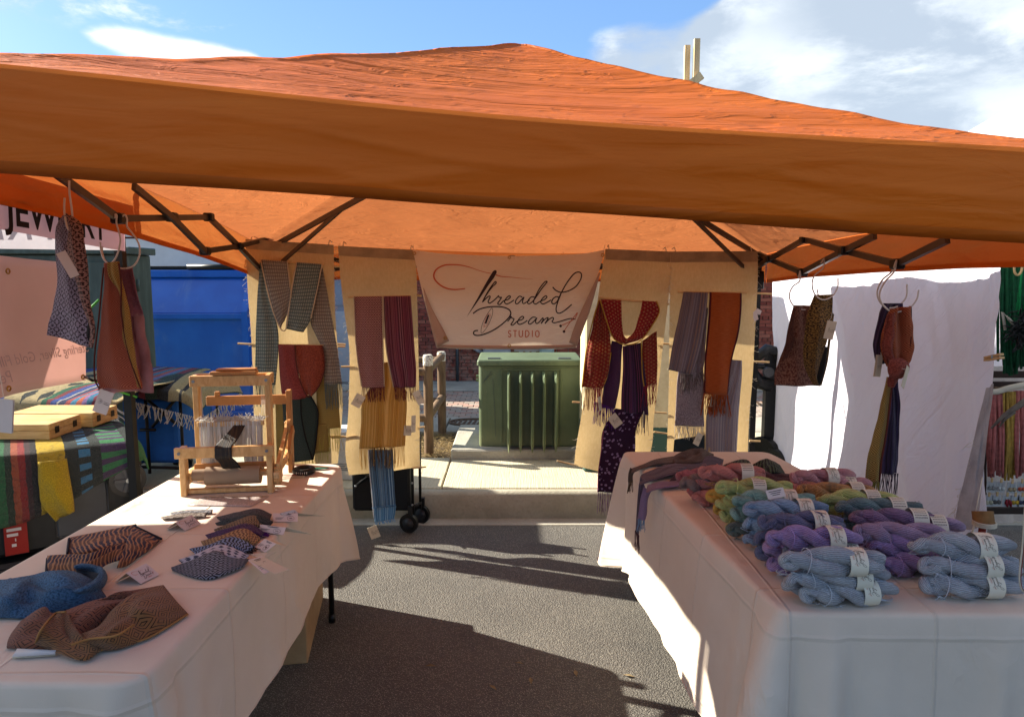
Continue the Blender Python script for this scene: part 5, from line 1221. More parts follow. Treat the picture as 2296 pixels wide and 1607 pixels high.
sheet('far_edge', rY([(1866, 700, 1870, 705), (1856, 770, 1861, 772), (1849, 815, 1855, 815), (1838, 864, 1842, 864)], 3.375), OLV, s, 3, 12, None, .004)
ptag(s, 1861, 740, 3.30, .042, .085, .18, -.3, (1866, 700), CARD, .2)
NVY = fab('navy_plum_stripes', c_stripe(['#1d1626', '#2b2138', '#382a4a', '#231a30', '#473a58'], 110.), .12)
RSB = fab('rust_herringbone', c_basket('#944a30', '#c0704c', 30.), .26); RSD = fab('deep_rust_weave', c_mesh('#8a3e32', '#a85444', 160., 160.), .26); GDB = fab('old_gold_basket', c_basket('#846834', '#c4a45c', 30.), .36)
s = thing('scarf', 'navy and plum striped scarf hanging behind the knotted rust scarf', 'scarf', 'cowls and scarves hanging from the side frames')
sheet('upper_cloth', rY([(1981, 680, 2023, 680), (1972, 705, 2020, 705), (1963, 750, 1995, 750), (1959, 775, 1990, 775), (1965, 815, 1990, 815)], 2.77), NVY, s, 12, 24, rip(.010, 1.6, 1, .6), .004)
sheet('tail', rY([(1990, 850, 2010, 850), (1992, 900, 2015, 895), (1983, 960, 2018, 955), (1978, 1020, 2018, 1020), (1974, 1062, 2015, 1062)], 2.79), NVY, s, 12, 30, rip(.012, 1.2, 2, .6), .004)
fringe(s, aY(1974, 1061, 2.79), aY(2015, 1061, 2.79), 18, .10, plain('navy_thread', '#2a1c30', .9), .0015)
ptag(s, 1969, 820, 2.72, .034, .085, .1, .3, (1975, 790), CARD, .5)
s = thing('scarf', 'rust herringbone scarf tied in a loose knot with an old gold tail', 'scarf', 'cowls and scarves hanging from the side frames')
sheet('front_cloth', rY([(1997, 692, 2043, 686), (1990, 712, 2043, 712), (1985, 740, 2042, 745), (1981, 775, 2042, 778), (1985, 800, 2034, 805), (1994, 822, 2022, 824)], 2.70), RSB, s, 18, 30, rip(.02, 1.6, 2, .7), .004)
sheet('inner_fold', rY([(1990, 705, 2006, 700), (1984, 745, 2008, 745), (1979, 780, 2004, 785), (1990, 815, 2008, 815)], 2.685), RSD, s, 8, 24, rip(.01, 1, 0), .004)
sheet('knot', rY([(1994, 806, 2020, 802), (1990, 822, 2036, 815), (1992, 838, 2036, 832), (2000, 848, 2020, 848)], 2.665), RSD, s, 14, 18, lambda u, v: (0, -.018*math.sin(math.pi*v)*math.sin(math.pi*u), 0), .006)
sheet('short_tail', rY([(1997, 838, 2018, 835), (1990, 856, 2014, 852), (1993, 868, 2004, 868)], 2.68), RSD, s, 8, 12, rip(.006, 1), .004)
sheet('gold_tail', rY([(1990, 845, 2002, 848), (1977, 900, 1996, 900), (1966, 950, 1990, 952), (1956, 990, 1984, 990), (1946, 1030, 1977, 1030), (1941, 1078, 1972, 1080)], 2.70), GDB, s, 10, 40, rip(.010, 1, 1, .5), .004)
selv(s, [(2002, 848), (1996, 900), (1990, 952), (1984, 992), (1977, 1030), (1972, 1080)], DKR, .004, 2.69); selv(s, [(2043, 688), (2043, 745), (2041, 778)], DKR, .003, 2.69)
fringe(s, aY(1941, 1078, 2.70), aY(1972, 1080, 2.70), 18, .10, plain('olive_thread', '#85783c', .9, tr=.3), .0016)
ptag(s, 2030, 845, 2.64, .03, .085, .5, .7, (2022, 826), CARD, .1, 0)

# ================================================================== LEFT NEIGHBOUR
def tcloth(name, col, tr, bump=.01):
    def f(t):
        p = t.pos(); n = t.noise(p, 3., 4, .6); c = hx(col)
        t.out(t.mix(n.ss(.3, .7), tuple(x*.93 for x in c[:3])+(1,), c), .8, t.bump(n+t.noise(p, 11., 3)*.3, bump, .6), tr, spec=.2)
    return mat(name, f)
PKV = tcloth('pale_pink_vinyl', '#d4b2bc', .4); WTV = tcloth('white_tent_fabric', '#d2cdd0', .55)
def textmesh(txt, size, m, parent, M, shear=0., name='lettering', sx=1., bold=0.):
    cu = bpy.data.curves.new('t', 'FONT'); cu.body = txt; cu.size = size; cu.shear = shear; cu.resolution_u = 3; cu.offset = bold
    o = bpy.data.objects.new('t', cu); C.objects.link(o); me = bpy.data.meshes.new_from_object(o.evaluated_get(bpy.context.evaluated_depsgraph_get()))
    bpy.data.objects.remove(o); me.transform(M @ Matrix.Diagonal((sx, 1, 1, 1))); me.materials.clear(); me.materials.append(m)
    return obj(name, me, None, parent)
jc = thing('jewelry_canopy', 'pale pink neighbouring canopy on the left with black JEWELRY lettering', 'canopy')
NX = -1.60
NY = 2.99
def nb(y): return 1.744-.057*(y-2.2)
def nsheet(name, a, b, za, zb, h, m, amp=.01):
    rows = [[Vector((a[0], a[1], za+h)), Vector((a[0], a[1], za+h/2)), Vector((a[0], a[1], za))], [Vector((b[0], b[1], zb+h)), Vector((b[0], b[1], zb+h/2)), Vector((b[0], b[1], zb))]]
    d = (Vector(b)-Vector(a)).normalized()
    return sheet(name, rows, m, jc, 8, 40, lambda u, v: (-d.y*amp*math.sin(v*15)*u, d.x*amp*math.sin(v*15)*u, 0), 0)
nsheet('side_valance', (NX, .1), (NX, NY), nb(.1), nb(NY), .21, PKV)
nsheet('back_valance', (NX-.01, NY), (-4.7, NY), 1.702, 1.74, .21, WTV)
nsheet('front_valance', (NX-.01, .1), (-4.7, .1), nb(.1), 1.88, .21, PKV)
nsheet('far_valance', (-4.71, .1), (-4.71, NY), 1.88, 1.74, .21, WTV)
ap = Vector((-3.2, 1.6, 2.55)); cs = [Vector((NX, .1, nb(.1)+.212)), Vector((-4.71, .1, 2.092)), Vector((-4.71, NY, 1.952)), Vector((NX, NY, nb(NY)+.212))]
MB().add(cs+[ap], [(0, 4, 1), (1, 4, 2), (2, 4, 3), (3, 4, 0)]).build('roof', WTV, jc)
for x, y in ((-1.652, 3.035), (-4.66, NY-.04), (-4.66, .15), (NX-.05, .15)): MB().bar((x, y, 0), (x, y, 2.0), .034, .034).build('leg', BLACK, jc)
JINK = plain('black_lettering', '#17141a', .7, var=.02); GINK = plain('grey_lettering', '#a8a2aa', .8, var=.02)
# lettering runs from near to far on the side valance, read from our side
Mj = Matrix.Translation((NX+.016, 2.27, 1.760)) @ Matrix.Rotation(R(-2.6), 4, 'X') @ Matrix.Rotation(R(90), 4, 'Z') @ Matrix.Rotation(R(90), 4, 'X')
textmesh('JEWELRY', .145, JINK, jc, Mj, .0, sx=.95, bold=.003)
Mb = Matrix.Translation((-4.55, 4.105, 1.80)) @ Matrix.Rotation(R(0), 4, 'Z') @ Matrix.Rotation(R(90), 4, 'X')
textmesh('YRLEWEJ', .15, GINK, jc, Matrix.Translation((-1.85, NY-.008, 1.745)) @ Matrix.Rotation(R(90), 4, 'X') @ Matrix.Diagonal((-1, 1, 1, 1)), .12, sx=1.3)
sb = thing('jewelry_banner', 'pale pink banner seen from its back with faint mirrored lettering, far left', 'banner')
SBX = -1.78
SBM = tcloth('pink_banner_back', '#d8bdb6', .5)
sheet('banner_sheet', [[aX(-40, 568, SBX), aX(-40, 740, SBX), aX(-40, 903, SBX)], [aX(60, 580, SBX), aX(60, 730, SBX), aX(60, 877, SBX)], [aX(186, 592, SBX), aX(188, 730, SBX), aX(192, 852, SBX)]], SBM, sb, 14, 30, lambda u, v: (.012*math.sin(v*9)*math.sin(u*3), 0, 0), .001)
def sbm(t0, z, size, txt):
    # mirrored text: starts at the far end and runs toward the camera
    M_ = Matrix.Translation((SBX+.014, t0, z)) @ Matrix.Rotation(R(-90), 4, 'Z') @ Matrix.Rotation(R(90), 4, 'X')
    # show its back: flip across the sheet
    return textmesh(txt, size, plain('faint_lettering', '#a89090', .8, var=.02), sb, M_ @ Matrix.Diagonal((1, 1, -1, 1)), .3)
sbm(2.96, 1.284, .055, 'Sterling Silver, Gold Filled'); sbm(2.5, 1.226, .062, 'Pearl')
for (x, y) in ((18, 608), (20, 871), (186, 845)):
    p = aX(x, y, SBX+.012); MB().tube([p+Vector((0, math.cos(a)*.009, math.sin(a)*.009)) for a in [i*math.pi/5 for i in range(10)]], .003, 5, closed=True).build('grommet', BRASS, sb, True)
st = thing('green_strap', 'bright green bungee strap tying the pale banner to the black leg', 'strap')
MB().tube([aX(192, 845, SBX), aY(207, 853, 2.8), aY(215, 853, 2.85)], .006, 6).build('hook', BLACK, st, True); MB().tube([aY(212, 852, 2.85), aY(262, 876, 2.95), aY(306, 890, 3.06)], .005, 6).build('cord', plain('green_cord', '#3f9a3c', .6), st, True)
MB().tube([aY(183, 710, 3.02), aY(222, 672, 3.06)], .005, 6).build('cord', plain('green_cord', '#3f9a3c', .6), st, True)

# dark green cabinet
DGR = mat('dark_green_enamel', lambda t: (lambda p: (lambda x, y, z: t.out(t.mix(t.noise(t.vec(x, y, z*.2), 14., 5, .6).ss(.35, .7), hx('#38463f'), hx('#4a5a52')), .5, t.bump(t.noise(p, 20., 3), .002), spec=.35))(*t.sep(p)))(t.obj()))
gc = thing('green_cabinet', 'large dark green metal cabinet with louvres behind the jewelry banner', 'utility cabinet', loc=(-2.80, 5.25, .18))
box('body', (-3.2, 0, 0), (0, .32, 1.57), DGR, gc, .008); box('roof', (-3.24, -.04, 1.572), (.03, .35, 1.625), DGR, gc, .006)
box('door', (-.62, -.018, .08), (-.03, -.002, 1.52), DGR, gc, .006); box('door', (-1.30, -.018, .08), (-.66, -.002, 1.52), DGR, gc, .006)
h_ = MB(); h_.box((-.50, -.07, .95), (-.40, -.018, 1.22)); h_.box((-.485, -.095, 1.14), (-.455, -.07, 1.21)); h_.bar((-.42, -.06, 1.15), (-.39, -.06, .85), .015); h_.build('handle', DGR, gc)
for k in range(22): box('louvre', (-1.95+k*.062-.0, -.045, .10), (-1.95+k*.062+.03, -.019, .74), DGR, gc)
for z in (.3, .8, 1.3): MB().tube([(.006, .10, z), (.006, .10, z+.09)], .012, 8).build('hinge', DGR, gc, True)
# blue dumpster
BLU = mat('blue_enamel', lambda t: (lambda p: (lambda x, y, z, n: t.out(t.mix(t.noise(t.vec(x*2, y, z*.7), 3., 5, .65, .6).ss(.55, .75)*.22, t.mix(n.ss(.3, .7), hx('#1650a6'), hx('#1c5cb4')), hx('#6d87a8')), .28, t.bump(n, .006, .4), spec=.5))(*t.sep(p), t.noise(p, 3., 4)))(t.obj()))
bd = thing('dumpster', 'large blue steel dumpster with a sloped top and black lid', 'dumpster', loc=(-2.55, 6.9, .18))
def prism(prof, x0, x1):                                # profile in y,z
    n = len(prof); return MB().add([(x, y, z) for x in (x0, x1) for y, z in prof], [tuple(range(n)), tuple(reversed(range(n, 2*n)))]+[(i, n+i, n+(i+1) % n, (i+1) % n) for i in range(n)])
prism([(0, .06), (0, 1.06), (.20, 1.40), (.20, 1.44), (1.5, 1.44), (1.5, .06)][::-1], -2.4, 0).build('body', BLU, bd)
box('rim', (-2.43, .165, 1.40), (.05, .20, 1.47), BLU, bd, .004)
for x in (-.03, -1.2): prism([(-.035, .06), (-.035, 1.07), (.17, 1.415), (.19, 1.36), (-.0, 1.04), (-.0, .06)][::-1], x-.03, x+.03).build('rib', BLU, bd)
box('bottom_rail', (-2.42, -.05, .02), (.03, -.002, .10), BLU, bd, .004); box('mid_rail', (-2.4, -.03, 1.0), (.0, -.002, 1.05), BLU, bd, .004)
prism([(.1, .35), (.1, 1.0), (.8, 1.0), (.8, .35)][::-1], .002, .16).build('side_pocket', BLU, bd)
box('lid', (-2.42, .21, 1.475), (.03, 1.5, 1.51), JNT, bd, .004)
for k in range(2): MB().tube([(-2.2+k*1.55, .19, 1.50), (-1.55+k*1.45, .19, 1.50)], .03, 8).build('lid_hinge', JNT, bd, True)
for x in (-2.2, -.2): MB().disc((x, .2, .03), (1, 0, 0), .06, .05, 14).build('caster', JNT, bd, True)
box('warning_label', (-.0+.003, -.0+.25, .78), (.166, .30, 1.0), plain('sticker', '#b7b18c', .5), bd)

# black tool boxes under blankets
TBX = plain('black_tool_plastic', '#1b1c1e', .45, var=.2, sc=20, spec=.4); TBG = plain('grey_tool_plastic', '#45474a', .5, var=.1)
TR = R(35)
tx = thing('rolling_tool_chest', 'black rolling tool chest with a grey spoked wheel, draped with a striped blanket', 'tool chest', loc=(-1.66, 3.12, .44), rz=TR)
box('body', (-1.15, 0, 0), (0, .60, .40), TBX, tx, .02); box('front_panel', (-.34, -.012, .05), (-.14, -.001, .36), TBG, tx, .01)
for k in range(3): box('rib', (-1.0+k*.18, -.02, .03), (-.96+k*.18, -.001, .38), TBX, tx, .004)
wc = Vector((-.065, -.03, .27)); WA = Vector((0, -1, 0)); MB().disc(wc, WA, .074, .045, 28).build('tyre', TBX, tx, True, ang=40)
rim = MB().disc(wc+WA*.002, WA, .054, .046, 24); WB2 = WA.cross(Vector((0, 0, 1)))
for k in range(5): a = k*2*math.pi/5; rim.bar(wc+WA*.028, wc+WA*.028+WB2*math.cos(a)*.052+Vector((0, 0, math.sin(a)*.052)), .014, .014)
rim.build('wheel_rim', TBG, tx, True, ang=40); MB().disc(wc+WA*.03, WA, .010, .02, 12).build('hub', GALV, tx, True, ang=40)
tx2 = thing('tool_organizer', 'ribbed black tool case with latches under the rolling chest', 'tool case', loc=(-1.63, 3.10, .26), rz=TR)
box('body', (-1.2, 0, 0), (0, .62, .165), TBX, tx2, .015)
for k in range(10): box('latch', (-.10-k*.12, -.024, .03), (-.03-k*.12, -.001, .15), TBX, tx2, .006)
tx3 = thing('tool_box', 'black tool box with a red printed label at the bottom of the stack', 'tool box', loc=(-1.65, 3.10, 0), rz=TR)
box('body', (-1.25, 0, 0), (0, .62, .25), TBX, tx3, .015)
RLB = plain('red_label', '#8c1d16', .45, var=.05)
for pr, x0, x1, z0, z1 in ((tx3, -.52, -.42, .10, .22), (tx, -.52, -.44, .02, .15)):
    lb_ = box('label', (x0, -.028, z0), (x1, -.025, z1), RLB, pr)
    mb = MB()
    for k in range(4): mb.box((x0+.01+.03*(k > 1), -.0302, z1-.03-k*.022), (x1-.02-.012*k, -.0285, z1-.018-k*.022))
    mb.build('print', PINK, lb_)
# wooden boxes
PINE = mat('pale_pine', lambda t: (lambda p: (lambda x, y, z: t.out(t.mix(t.noise(t.vec(x*.4, y, z*2.4), 26., 5, .6, .6).ss(.3, .7), hx('#b39058'), hx('#caa970')), .5, spec=.3))(*t.sep(p)))(t.obj()))
def wbx(label, x, y, rz, w, d, h, z=.878):
    o = thing('wooden_box', label, 'wooden box', 'pine boxes on the striped blanket', (x, y, z), rz)
    box('base', (-w, 0, 0), (0, d, h*.52), PINE, o, .002); box('lid', (-w, 0, h*.54), (0, d, h), PINE, o, .002)
    for q in (.22, .78):
        MB().box((.001, d*q-.014, h*.30), (.004, d*q+.014, h*.74), ch=.001).build('clasp', plain('dark_bronze', '#3a3226', .4, .7), o)
    return o
wbx('nearer pine box with two dark clasps on the striped blanket', -2.045, 3.09, 0, .40, .235, .068)
wbx('farther pine box with two dark clasps behind the nearer one', -2.005, 3.35, 0, .40, .215, .068)
# blankets
SER1 = ['#1d2b22', '#1c5a34', '#1a3524', '#a34a2c', '#8e1c1c', '#3a1820', '#141414', '#c9a81c', '#c9a81c', '#162a24', '#14251f']
def serape(name, cols, extra=None):
    def f(t):
        U, V = t.uv(); n = t.noise(t.vec(U, V), 300., 3, .7); w = t.noise(t.vec(U*40, V*40), 1., 3)
        c = t.ramp((U+w*.012).clamp(), [(p, hx(q)) for p, q in cols]); c = extra(t, U, V, c, w) if extra else c
        c = t.mix(n.gt(.60)*.3, c, hx('#b0a890')); c = t.mix(t.noise(t.vec(U, V), 60., 3, .6).ss(.5, .7)*.45, c, (.01, .01, .01, 1)); t.out(c, .95, t.bump(n*1.5+w+t.noise(t.vec(U, V), 45., 3), .014, 1.), .05, spec=.1, sheen=.2)
    return mat(name, f)
def ex1(t, U, V, c, w):
    d = ((V*15.).fr()).gt(.5)*(U.gt(.80))*(U.lt(.836)); c = t.mix(d, c, hx('#3a84b0'))
    g = ((V*11.+.3).fr()).gt(.5); r = (U.gt(.869))*(U.lt(.95)); return t.mix(r, c, t.mix(g, hx('#46295a'), hx('#2c8a4c')))
B1 = serape('striped_blanket_weave', [(0, '#22305c'), (.2, '#8c1c34'), (.4, '#c9a81c'), (.48, '#46295a'), (.56, '#1c6a3a'), (.5875, '#16301f'), (.606, '#a8502c'), (.627, '#951c1c'), (.646, '#3a1820'), (.664, '#121212'), (.683, '#cfae1c'), (.762, '#142620'), (.99, '#2c8a4c')], ex1)
bl = thing('striped_blanket', 'striped woven blanket with a yellow band draped over the tool chest', 'blanket', loc=(-1.66, 3.12, 0), rz=TR)
def bz(x, y, z): return Vector((x, y, z))
top = .868
def rfix(o, x0, w_):
    for lp in o.data.loops: co = o.data.vertices[lp.vertex_index].co; d = o.data.uv_layers[0].data[lp.index]; d.uv = (min(.999, max(0, (co.x-x0)/w_)), d.uv[1])
rows = []
for yy, zz in ((.62, top-.01), (.4, top+.004), (.2, top+.004), (.02, top+.002), (-.025, top-.03), (-.045, top-.14), (-.05, top-.25)):
    low = max(0, (top-zz-.03)/.22)
    rows.append([bz(-1.25, yy, zz), bz(-.8, yy, zz+.004), bz(-.5, yy, zz-.03*low), bz(-.3, yy, zz+.03*low), bz(-.12, yy, zz+.12*low), bz(-.01, yy, zz-.012+.18*low), bz(.02, yy, zz-.09+.22*low)])
rfix(sheet('cloth', rows, B1, bl, 60, 40, lambda u, v: (0, .02*N3(u*6, v*4)*v, .010*N3(u*5, v*5, 3)), .006), -1.2, 1.2)
sheet('yellow_tail', [[bz(-.385, -.06, .84), bz(-.285, -.06, .84)], [bz(-.39, -.075, .74), bz(-.28, -.075, .75)], [bz(-.385, -.085, .66), bz(-.275, -.085, .68)], [bz(-.34, -.08, .585), bz(-.275, -.08, .62)]], fab('yellow_wool', lambda t, U, V: (t.mix(t.noise(t.vec(U, V), 200., 3, .7).ss(.35, .65), hx('#a38a14'), hx('#cfae22')), t.noise(t.vec(U, V), 200., 3, .7)*2), .1, bd=.006), bl, 14, 20, rip(.018, .8, 1), .008)
B2 = serape('cream_serape_weave', [(0, '#8a2a30'), (.3, '#284a9a'), (.5, '#c2ae7c'), (.665, '#1c6a48'), (.69, '#8a2a30'), (.71, '#284a9a'), (.735, '#c8c0b0'), (.745, '#22305c'), (.77, '#b04038'), (.79, '#2a7ca0'), (.82, '#c05838'), (.84, '#8a6aa0'), (.86, '#2a7ca0'), (.885, '#8c1c34'), (.92, '#163a2c'), (.96, '#c4ae74')],
            lambda t, U, V, c, w: t.mix((((U*14).tri()+(V*3.3).tri())*.5+w*.2).gt(.78)*(U.lt(.66))*(U.gt(.52)), c, hx('#131e18')))
b2 = thing('serape_blanket', 'multicoloured fringed serape behind the pine boxes and over the blue wagon', 'blanket')
rows = []
for yy, zz in ((5.35, .90), (4.9, .90), (4.5, .895), (4.15, .89), (4.05, .87), (4.02, .74), (4.02, .60)):
    rows.append([bz(-3.6, yy, zz), bz(-3.2, yy, zz+.02), bz(-2.75, yy, zz+.01), bz(-2.42, yy, zz), bz(-2.28, yy, zz-.01)])
q = sheet('cloth', rows, B2, b2, 40, 36, lambda u, v: (0, .02*N3(u*7, v*4, 2), .035*N3(u*6, v*4, 8)), .006)
rfix(q, -3.6, 1.34)
rows = []
for yy, zz in ((5.35, .84), (5.0, .90), (4.7, .875), (4.62, .85), (4.60, .79)):
    rows.append([bz(-2.5, yy, zz), bz(-2.35, yy, zz), bz(-2.2, yy, zz-.005), bz(-2.08, yy-.02, zz-.06), bz(-2.03, yy-.04, zz-.13)])
B3 = serape('serape_end_weave', [(0, '#c05838'), (.06, '#22305c'), (.12, '#8c1c34'), (.20, '#163a2c'), (.34, '#151515'), (.48, '#c4ae74'), (.62, '#151515'), (.66, '#c4ae74'), (.9, '#163a2c')])
q = sheet('end_cloth', rows, B3, b2, 24, 20, lambda u, v: (0, .015*N3(u*7, v*4, 2), .03*N3(u*6, v*4, 8)), .006)
rfix(q, -2.5, .52)
WF = plain('white_wool_fringe', '#cac6be', .9, var=.05, tr=.2)
fringe(b2, Vector((-2.5, 4.58, .79)), Vector((-2.03, 4.55, .68)), 40, .09, WF, .0035, .02); fringe(b2, Vector((-2.03, 4.56, .67)), Vector((-2.03, 5.3, .73)), 30, .10, WF, .0035, .02); fringe(b2, Vector((-2.28, 4.02, .86)), Vector((-2.28, 4.03, .60)), 26, .05, WF, .003, .02, (.6, 0, -1))

# blue folding wagon
WB_ = plain('blue_canvas', '#1d5aa8', .8, var=.12, sc=10, tr=.1)
wg = thing('folding_wagon', 'blue canvas folding wagon with black frame and wheels under the serape', 'wagon', loc=(-2.45, 4.66, .18))
box('bin', (-.16, .03, .16), (.20, .62, .60), WB_, wg, .02)
for (a, b) in (((-.2, 0, .15), (-.2, 0, .66)), ((.02, 0, .10), (.02, 0, .66)), ((.24, .02, .13), (.24, .02, .64)), ((.24, .6, .13), (.24, .6, .64)), ((-.2, 0, .15), (.24, .02, .13)), ((-.2, 0, .64), (.24, .02, .64)), ((.04, -.01, .60), (.22, -.01, .44)), ((.22, -.01, .60), (.06, -.01, .42)), ((-.02, -.01, .40), (.08, -.01, .40))):
    MB().tube([a, b], .011, 8).build('frame_tube', BLACK, wg, True)
for x, y in ((-.08, -.03), (.28, .02), (.28, .6), (-.08, .6)):
    MB().disc((x, y, .095), (.9, .3, 0), .093, .045, 26).build('wheel', JNT, wg, True, ang=40); MB().bar((x, y, .1), (x, y, .24), .03, .03).build('fork', BLACK, wg)
s = thing('blue_bag', 'crumpled blue fabric bag on the ground beyond the left table', 'bag', loc=(-2.28, 4.4, 0))
sheet('cloth', [[bz(-.25, -.1, .03), bz(-.22, .1, .03)], [bz(-.12, -.14, .14), bz(-.1, .14, .16)], [bz(.03, -.15, .17), bz(.05, .13, .22)], [bz(.2, -.14, .1), bz(.22, .12, .16)], [bz(.32, -.1, .02), bz(.34, .1, .04)]], plain('bright_blue_nylon', '#2a5fa8', .6, tr=.1), s, 20, 26, lambda u, v: (0, 0, .06*N3(u*6, v*7, 4)), .004)

# folded black wagon beside the second panel
fw = thing('folded_wagon', 'folded black wagon with caster wheels standing behind the second cloth panel', 'wagon', loc=(-.72, 4.33, 0))
BCL = plain('black_nylon', '#0f0f11', .7, var=.2)
box('folded_bin', (-.28, .0, .13), (.08, .10, .62), BCL, fw, .015)
for a, b in (((-.25, -.015, .30), (-.10, -.015, .42)), ((-.25, -.015, .42), (-.10, -.015, .30)), ((.10, -.01, .12), (.10, -.01, .64)), ((.135, .08, .12), (.135, .08, .62)), ((-.10, -.01, .12), (-.10, -.01, .64)), ((.10, 0, .16), (.14, .08, .16))):
    MB().tube([a, b], .009, 8).build('frame_tube', BLACK, fw, True)
for x, z in ((-.25, .30), (-.10, .42), (-.25, .42), (-.10, .30), (.10, .50), (.10, .32), (.10, .18)): MB().disc((x, -.03, z), (0, 1, 0), .007, .008, 10).build('rivet', GALV, fw, True)
for x, y in ((.075, -.02), (.13, .15)):
    o = MB().disc((x, y, .06), (.35, 1, 0), .06, .026, 26).build('wheel', JNT, fw, True, ang=40); MB().disc((x-.005, y-.014, .06), (.35, 1, 0), .038, .006, 18).build('wheel_disc', plain('dark_grey_plastic', '#2a2a2c', .4), o, True); MB().bar((x+.01, y, .07), (x+.01, y, .17), .028, .028).build('fork', BLACK, fw)
textmesh('vestep', .045, PINK, fw, Matrix.Translation((-.24, -.004, .53)) @ Matrix.Rotation(R(90), 4, 'X'), 0, sx=1.15, bold=.0015)

# black folded cart at the far right of the panels
fc = thing('hand_cart', 'black folded hand cart with two large wheels beside the white tent wall', 'hand cart', loc=(1.70, 4.9, .18))
prism([(-.02, 0.1), (-.02, .9), (.04, .9), (.04, .1)][::-1], .06, .13).build('upright', BLACK, fc)
MB().tube([(-.02, -.02, .85), (.05, -.04, .92), (.12, -.02, .90), (.16, 0, .82)], .035, 12).build('moulded_top', TBX, fc, True)
MB().tube([(-.06, 0, .80), (.14, 0, .78)], .02, 10).build('crossbar', TBX, fc, True); MB().disc((.06, -.05, .76), (0, 1, 0), .035, .03, 20).build('pivot', TBG, fc, True, ang=40)
MB().tube([(-.04, .0, .74), (.02, 0, .68), (.10, 0, .66)], .05, 12).build('seat_shell', BLACK, fc, True)
for x, y in ((.06, -.02), (.10, -.12)): MB().disc((x, y, .15-.06*(y < -.1)), (1, .5, 0), .15, .05, 32).build('wheel', JNT, fc, True, ang=40)
# ================================================================== RIGHT NEIGHBOUR: WHITE TENT
wt = thing('white_tent', 'white neighbouring tent on the right with its draped side wall', 'tent')
def m_white(t):
    p = t.pos(); x, y, z = t.sep(p); q = t.vec(x, y*1.0+z*.75, z*.25)
    a = t.noise(q, 3.2, 5, .6, .6); b = ((t.noise(q, 6., 4, .6, 1.)-.5).abs()*-1+.03).mx(0)*12
    t.out(hx('#e0dde6'), .85, t.bump(a*1.+b*.12+t.noise(p, 20., 3)*.06, .05, .7), .40, spec=.15)
WTW = mat('white_cotton', m_white)
WX = 1.86
rows = []
for f in [i/6 for i in range(7)]:
    tx_ = 1748+(2264-1748)*f; bx = 1736+(2186-1736)*f; mx = 1740+(2226-1740)*f
    rows.append([aX(tx_, 626-36*f, WX) + Vector((0, 0, .25)), aX(tx_, 626-36*f, WX), aX(mx, 850, WX), aX(bx, 1120+60*f, WX), aX(bx, 1120+60*f, WX)-Vector((0, 0, .22))])
sheet('side_wall', rows, WTW, wt, 90, 150, lambda u, v: (.034*math.sin((v*7-u*2.8)*1.7+N3(v*3, u*2)*2)+.036*N3(v*8-u*4, u*2.0, 1)+.022*N3(v*17-u*9, u*3)+.009*(abs(N3(v*24-u*12, u*6)))+.005*N3(v*50-u*20, u*9), 0, 0), 0)
sheet('loose_strip', [[aX(2212, 870, 1.84), aX(2228, 860, 1.84)], [aX(2190, 960, 1.83), aX(2215, 960, 1.84)], [aX(2168, 1060, 1.82), aX(2205, 1060, 1.84)], [aX(2150, 1130, 1.82), aX(2200, 1130, 1.83)], [aX(2138, 1185, 1.82), aX(2196, 1185, 1.83)]], fab('raw_white_cotton', c_plain('#c6c2c4', '#bcb6b8'), .3), wt, 10, 24, rip(.01, 1.2, 1), 0)
edgefray(wt, [aX(2185, 970, 1.82), aX(2165, 1060, 1.82), aX(2145, 1130, 1.82), aX(2136, 1180, 1.82)], THREAD_W, 26, .03)
ap = Vector((3.45, 2.9, 3.12)); cs = [Vector((1.95, 1.4, 2.0)), Vector((4.95, 1.4, 2.0)), Vector((4.95, 4.4, 2.0)), Vector((1.95, 4.4, 2.0))]
WROOF = plain('white_tent_roof', '#cfd2dc', .7, var=.03, tr=.25)
MB().add(cs+[ap], [(0, 1, 4), (1, 2, 4), (2, 3, 4), (3, 0, 4)]).build('roof', WROOF, wt)
for a, b in ((0, 1), (1, 2), (2, 3), (3, 0)):
    MB().add([cs[a], cs[b], cs[b]-Vector((0, 0, .22)), cs[a]-Vector((0, 0, .22))], [(0, 1, 2, 3)]).build('valance', WROOF, wt)
for c in cs: MB().bar((c.x+.03*(1 if c.x < 3 else -1), c.y, 0), (c.x+.03*(1 if c.x < 3 else -1), c.y, 2), .034, .034).build('leg', GALV, wt)
sheet('back_wall', [[Vector((2.1, 4.35, 1.9)), Vector((2.1, 4.35, .05))], [Vector((3.5, 4.37, 1.9)), Vector((3.5, 4.37, .05))], [Vector((4.9, 4.35, 1.9)), Vector((4.9, 4.35, .05))]], WTW, wt, 10, 30, rip(.02, .1, 1), 0)
# clothes peg
def peg(par, a, b, r=.006):
    mb = MB(); mb.bar(a, b, r*1.6, r*.8); mb.bar(Vector(a)+Vector((0, 0, r)), Vector(b)+Vector((0, 0, r*1.6)), r*1.6, r*.8); mb.build('clothes_peg', DOWEL, par)
s = thing('clothes_peg', 'wooden clothes peg clamping the near edge of the white tent wall', 'clothes peg')
MB().bar(aX(2210, 802, 1.80), aX(2246, 794, 1.80), .016, .008).build('jaw', DOWEL, s); MB().bar(aX(2210, 804, 1.80)-Vector((0, 0, .006)), aX(2248, 798, 1.80)-Vector((0, 0, .006)), .016, .008).build('jaw', DOWEL, s)
MB().tube([aX(2224, 796, 1.79), aX(2224, 804, 1.79)], .003, 6).build('spring', GALV, s)
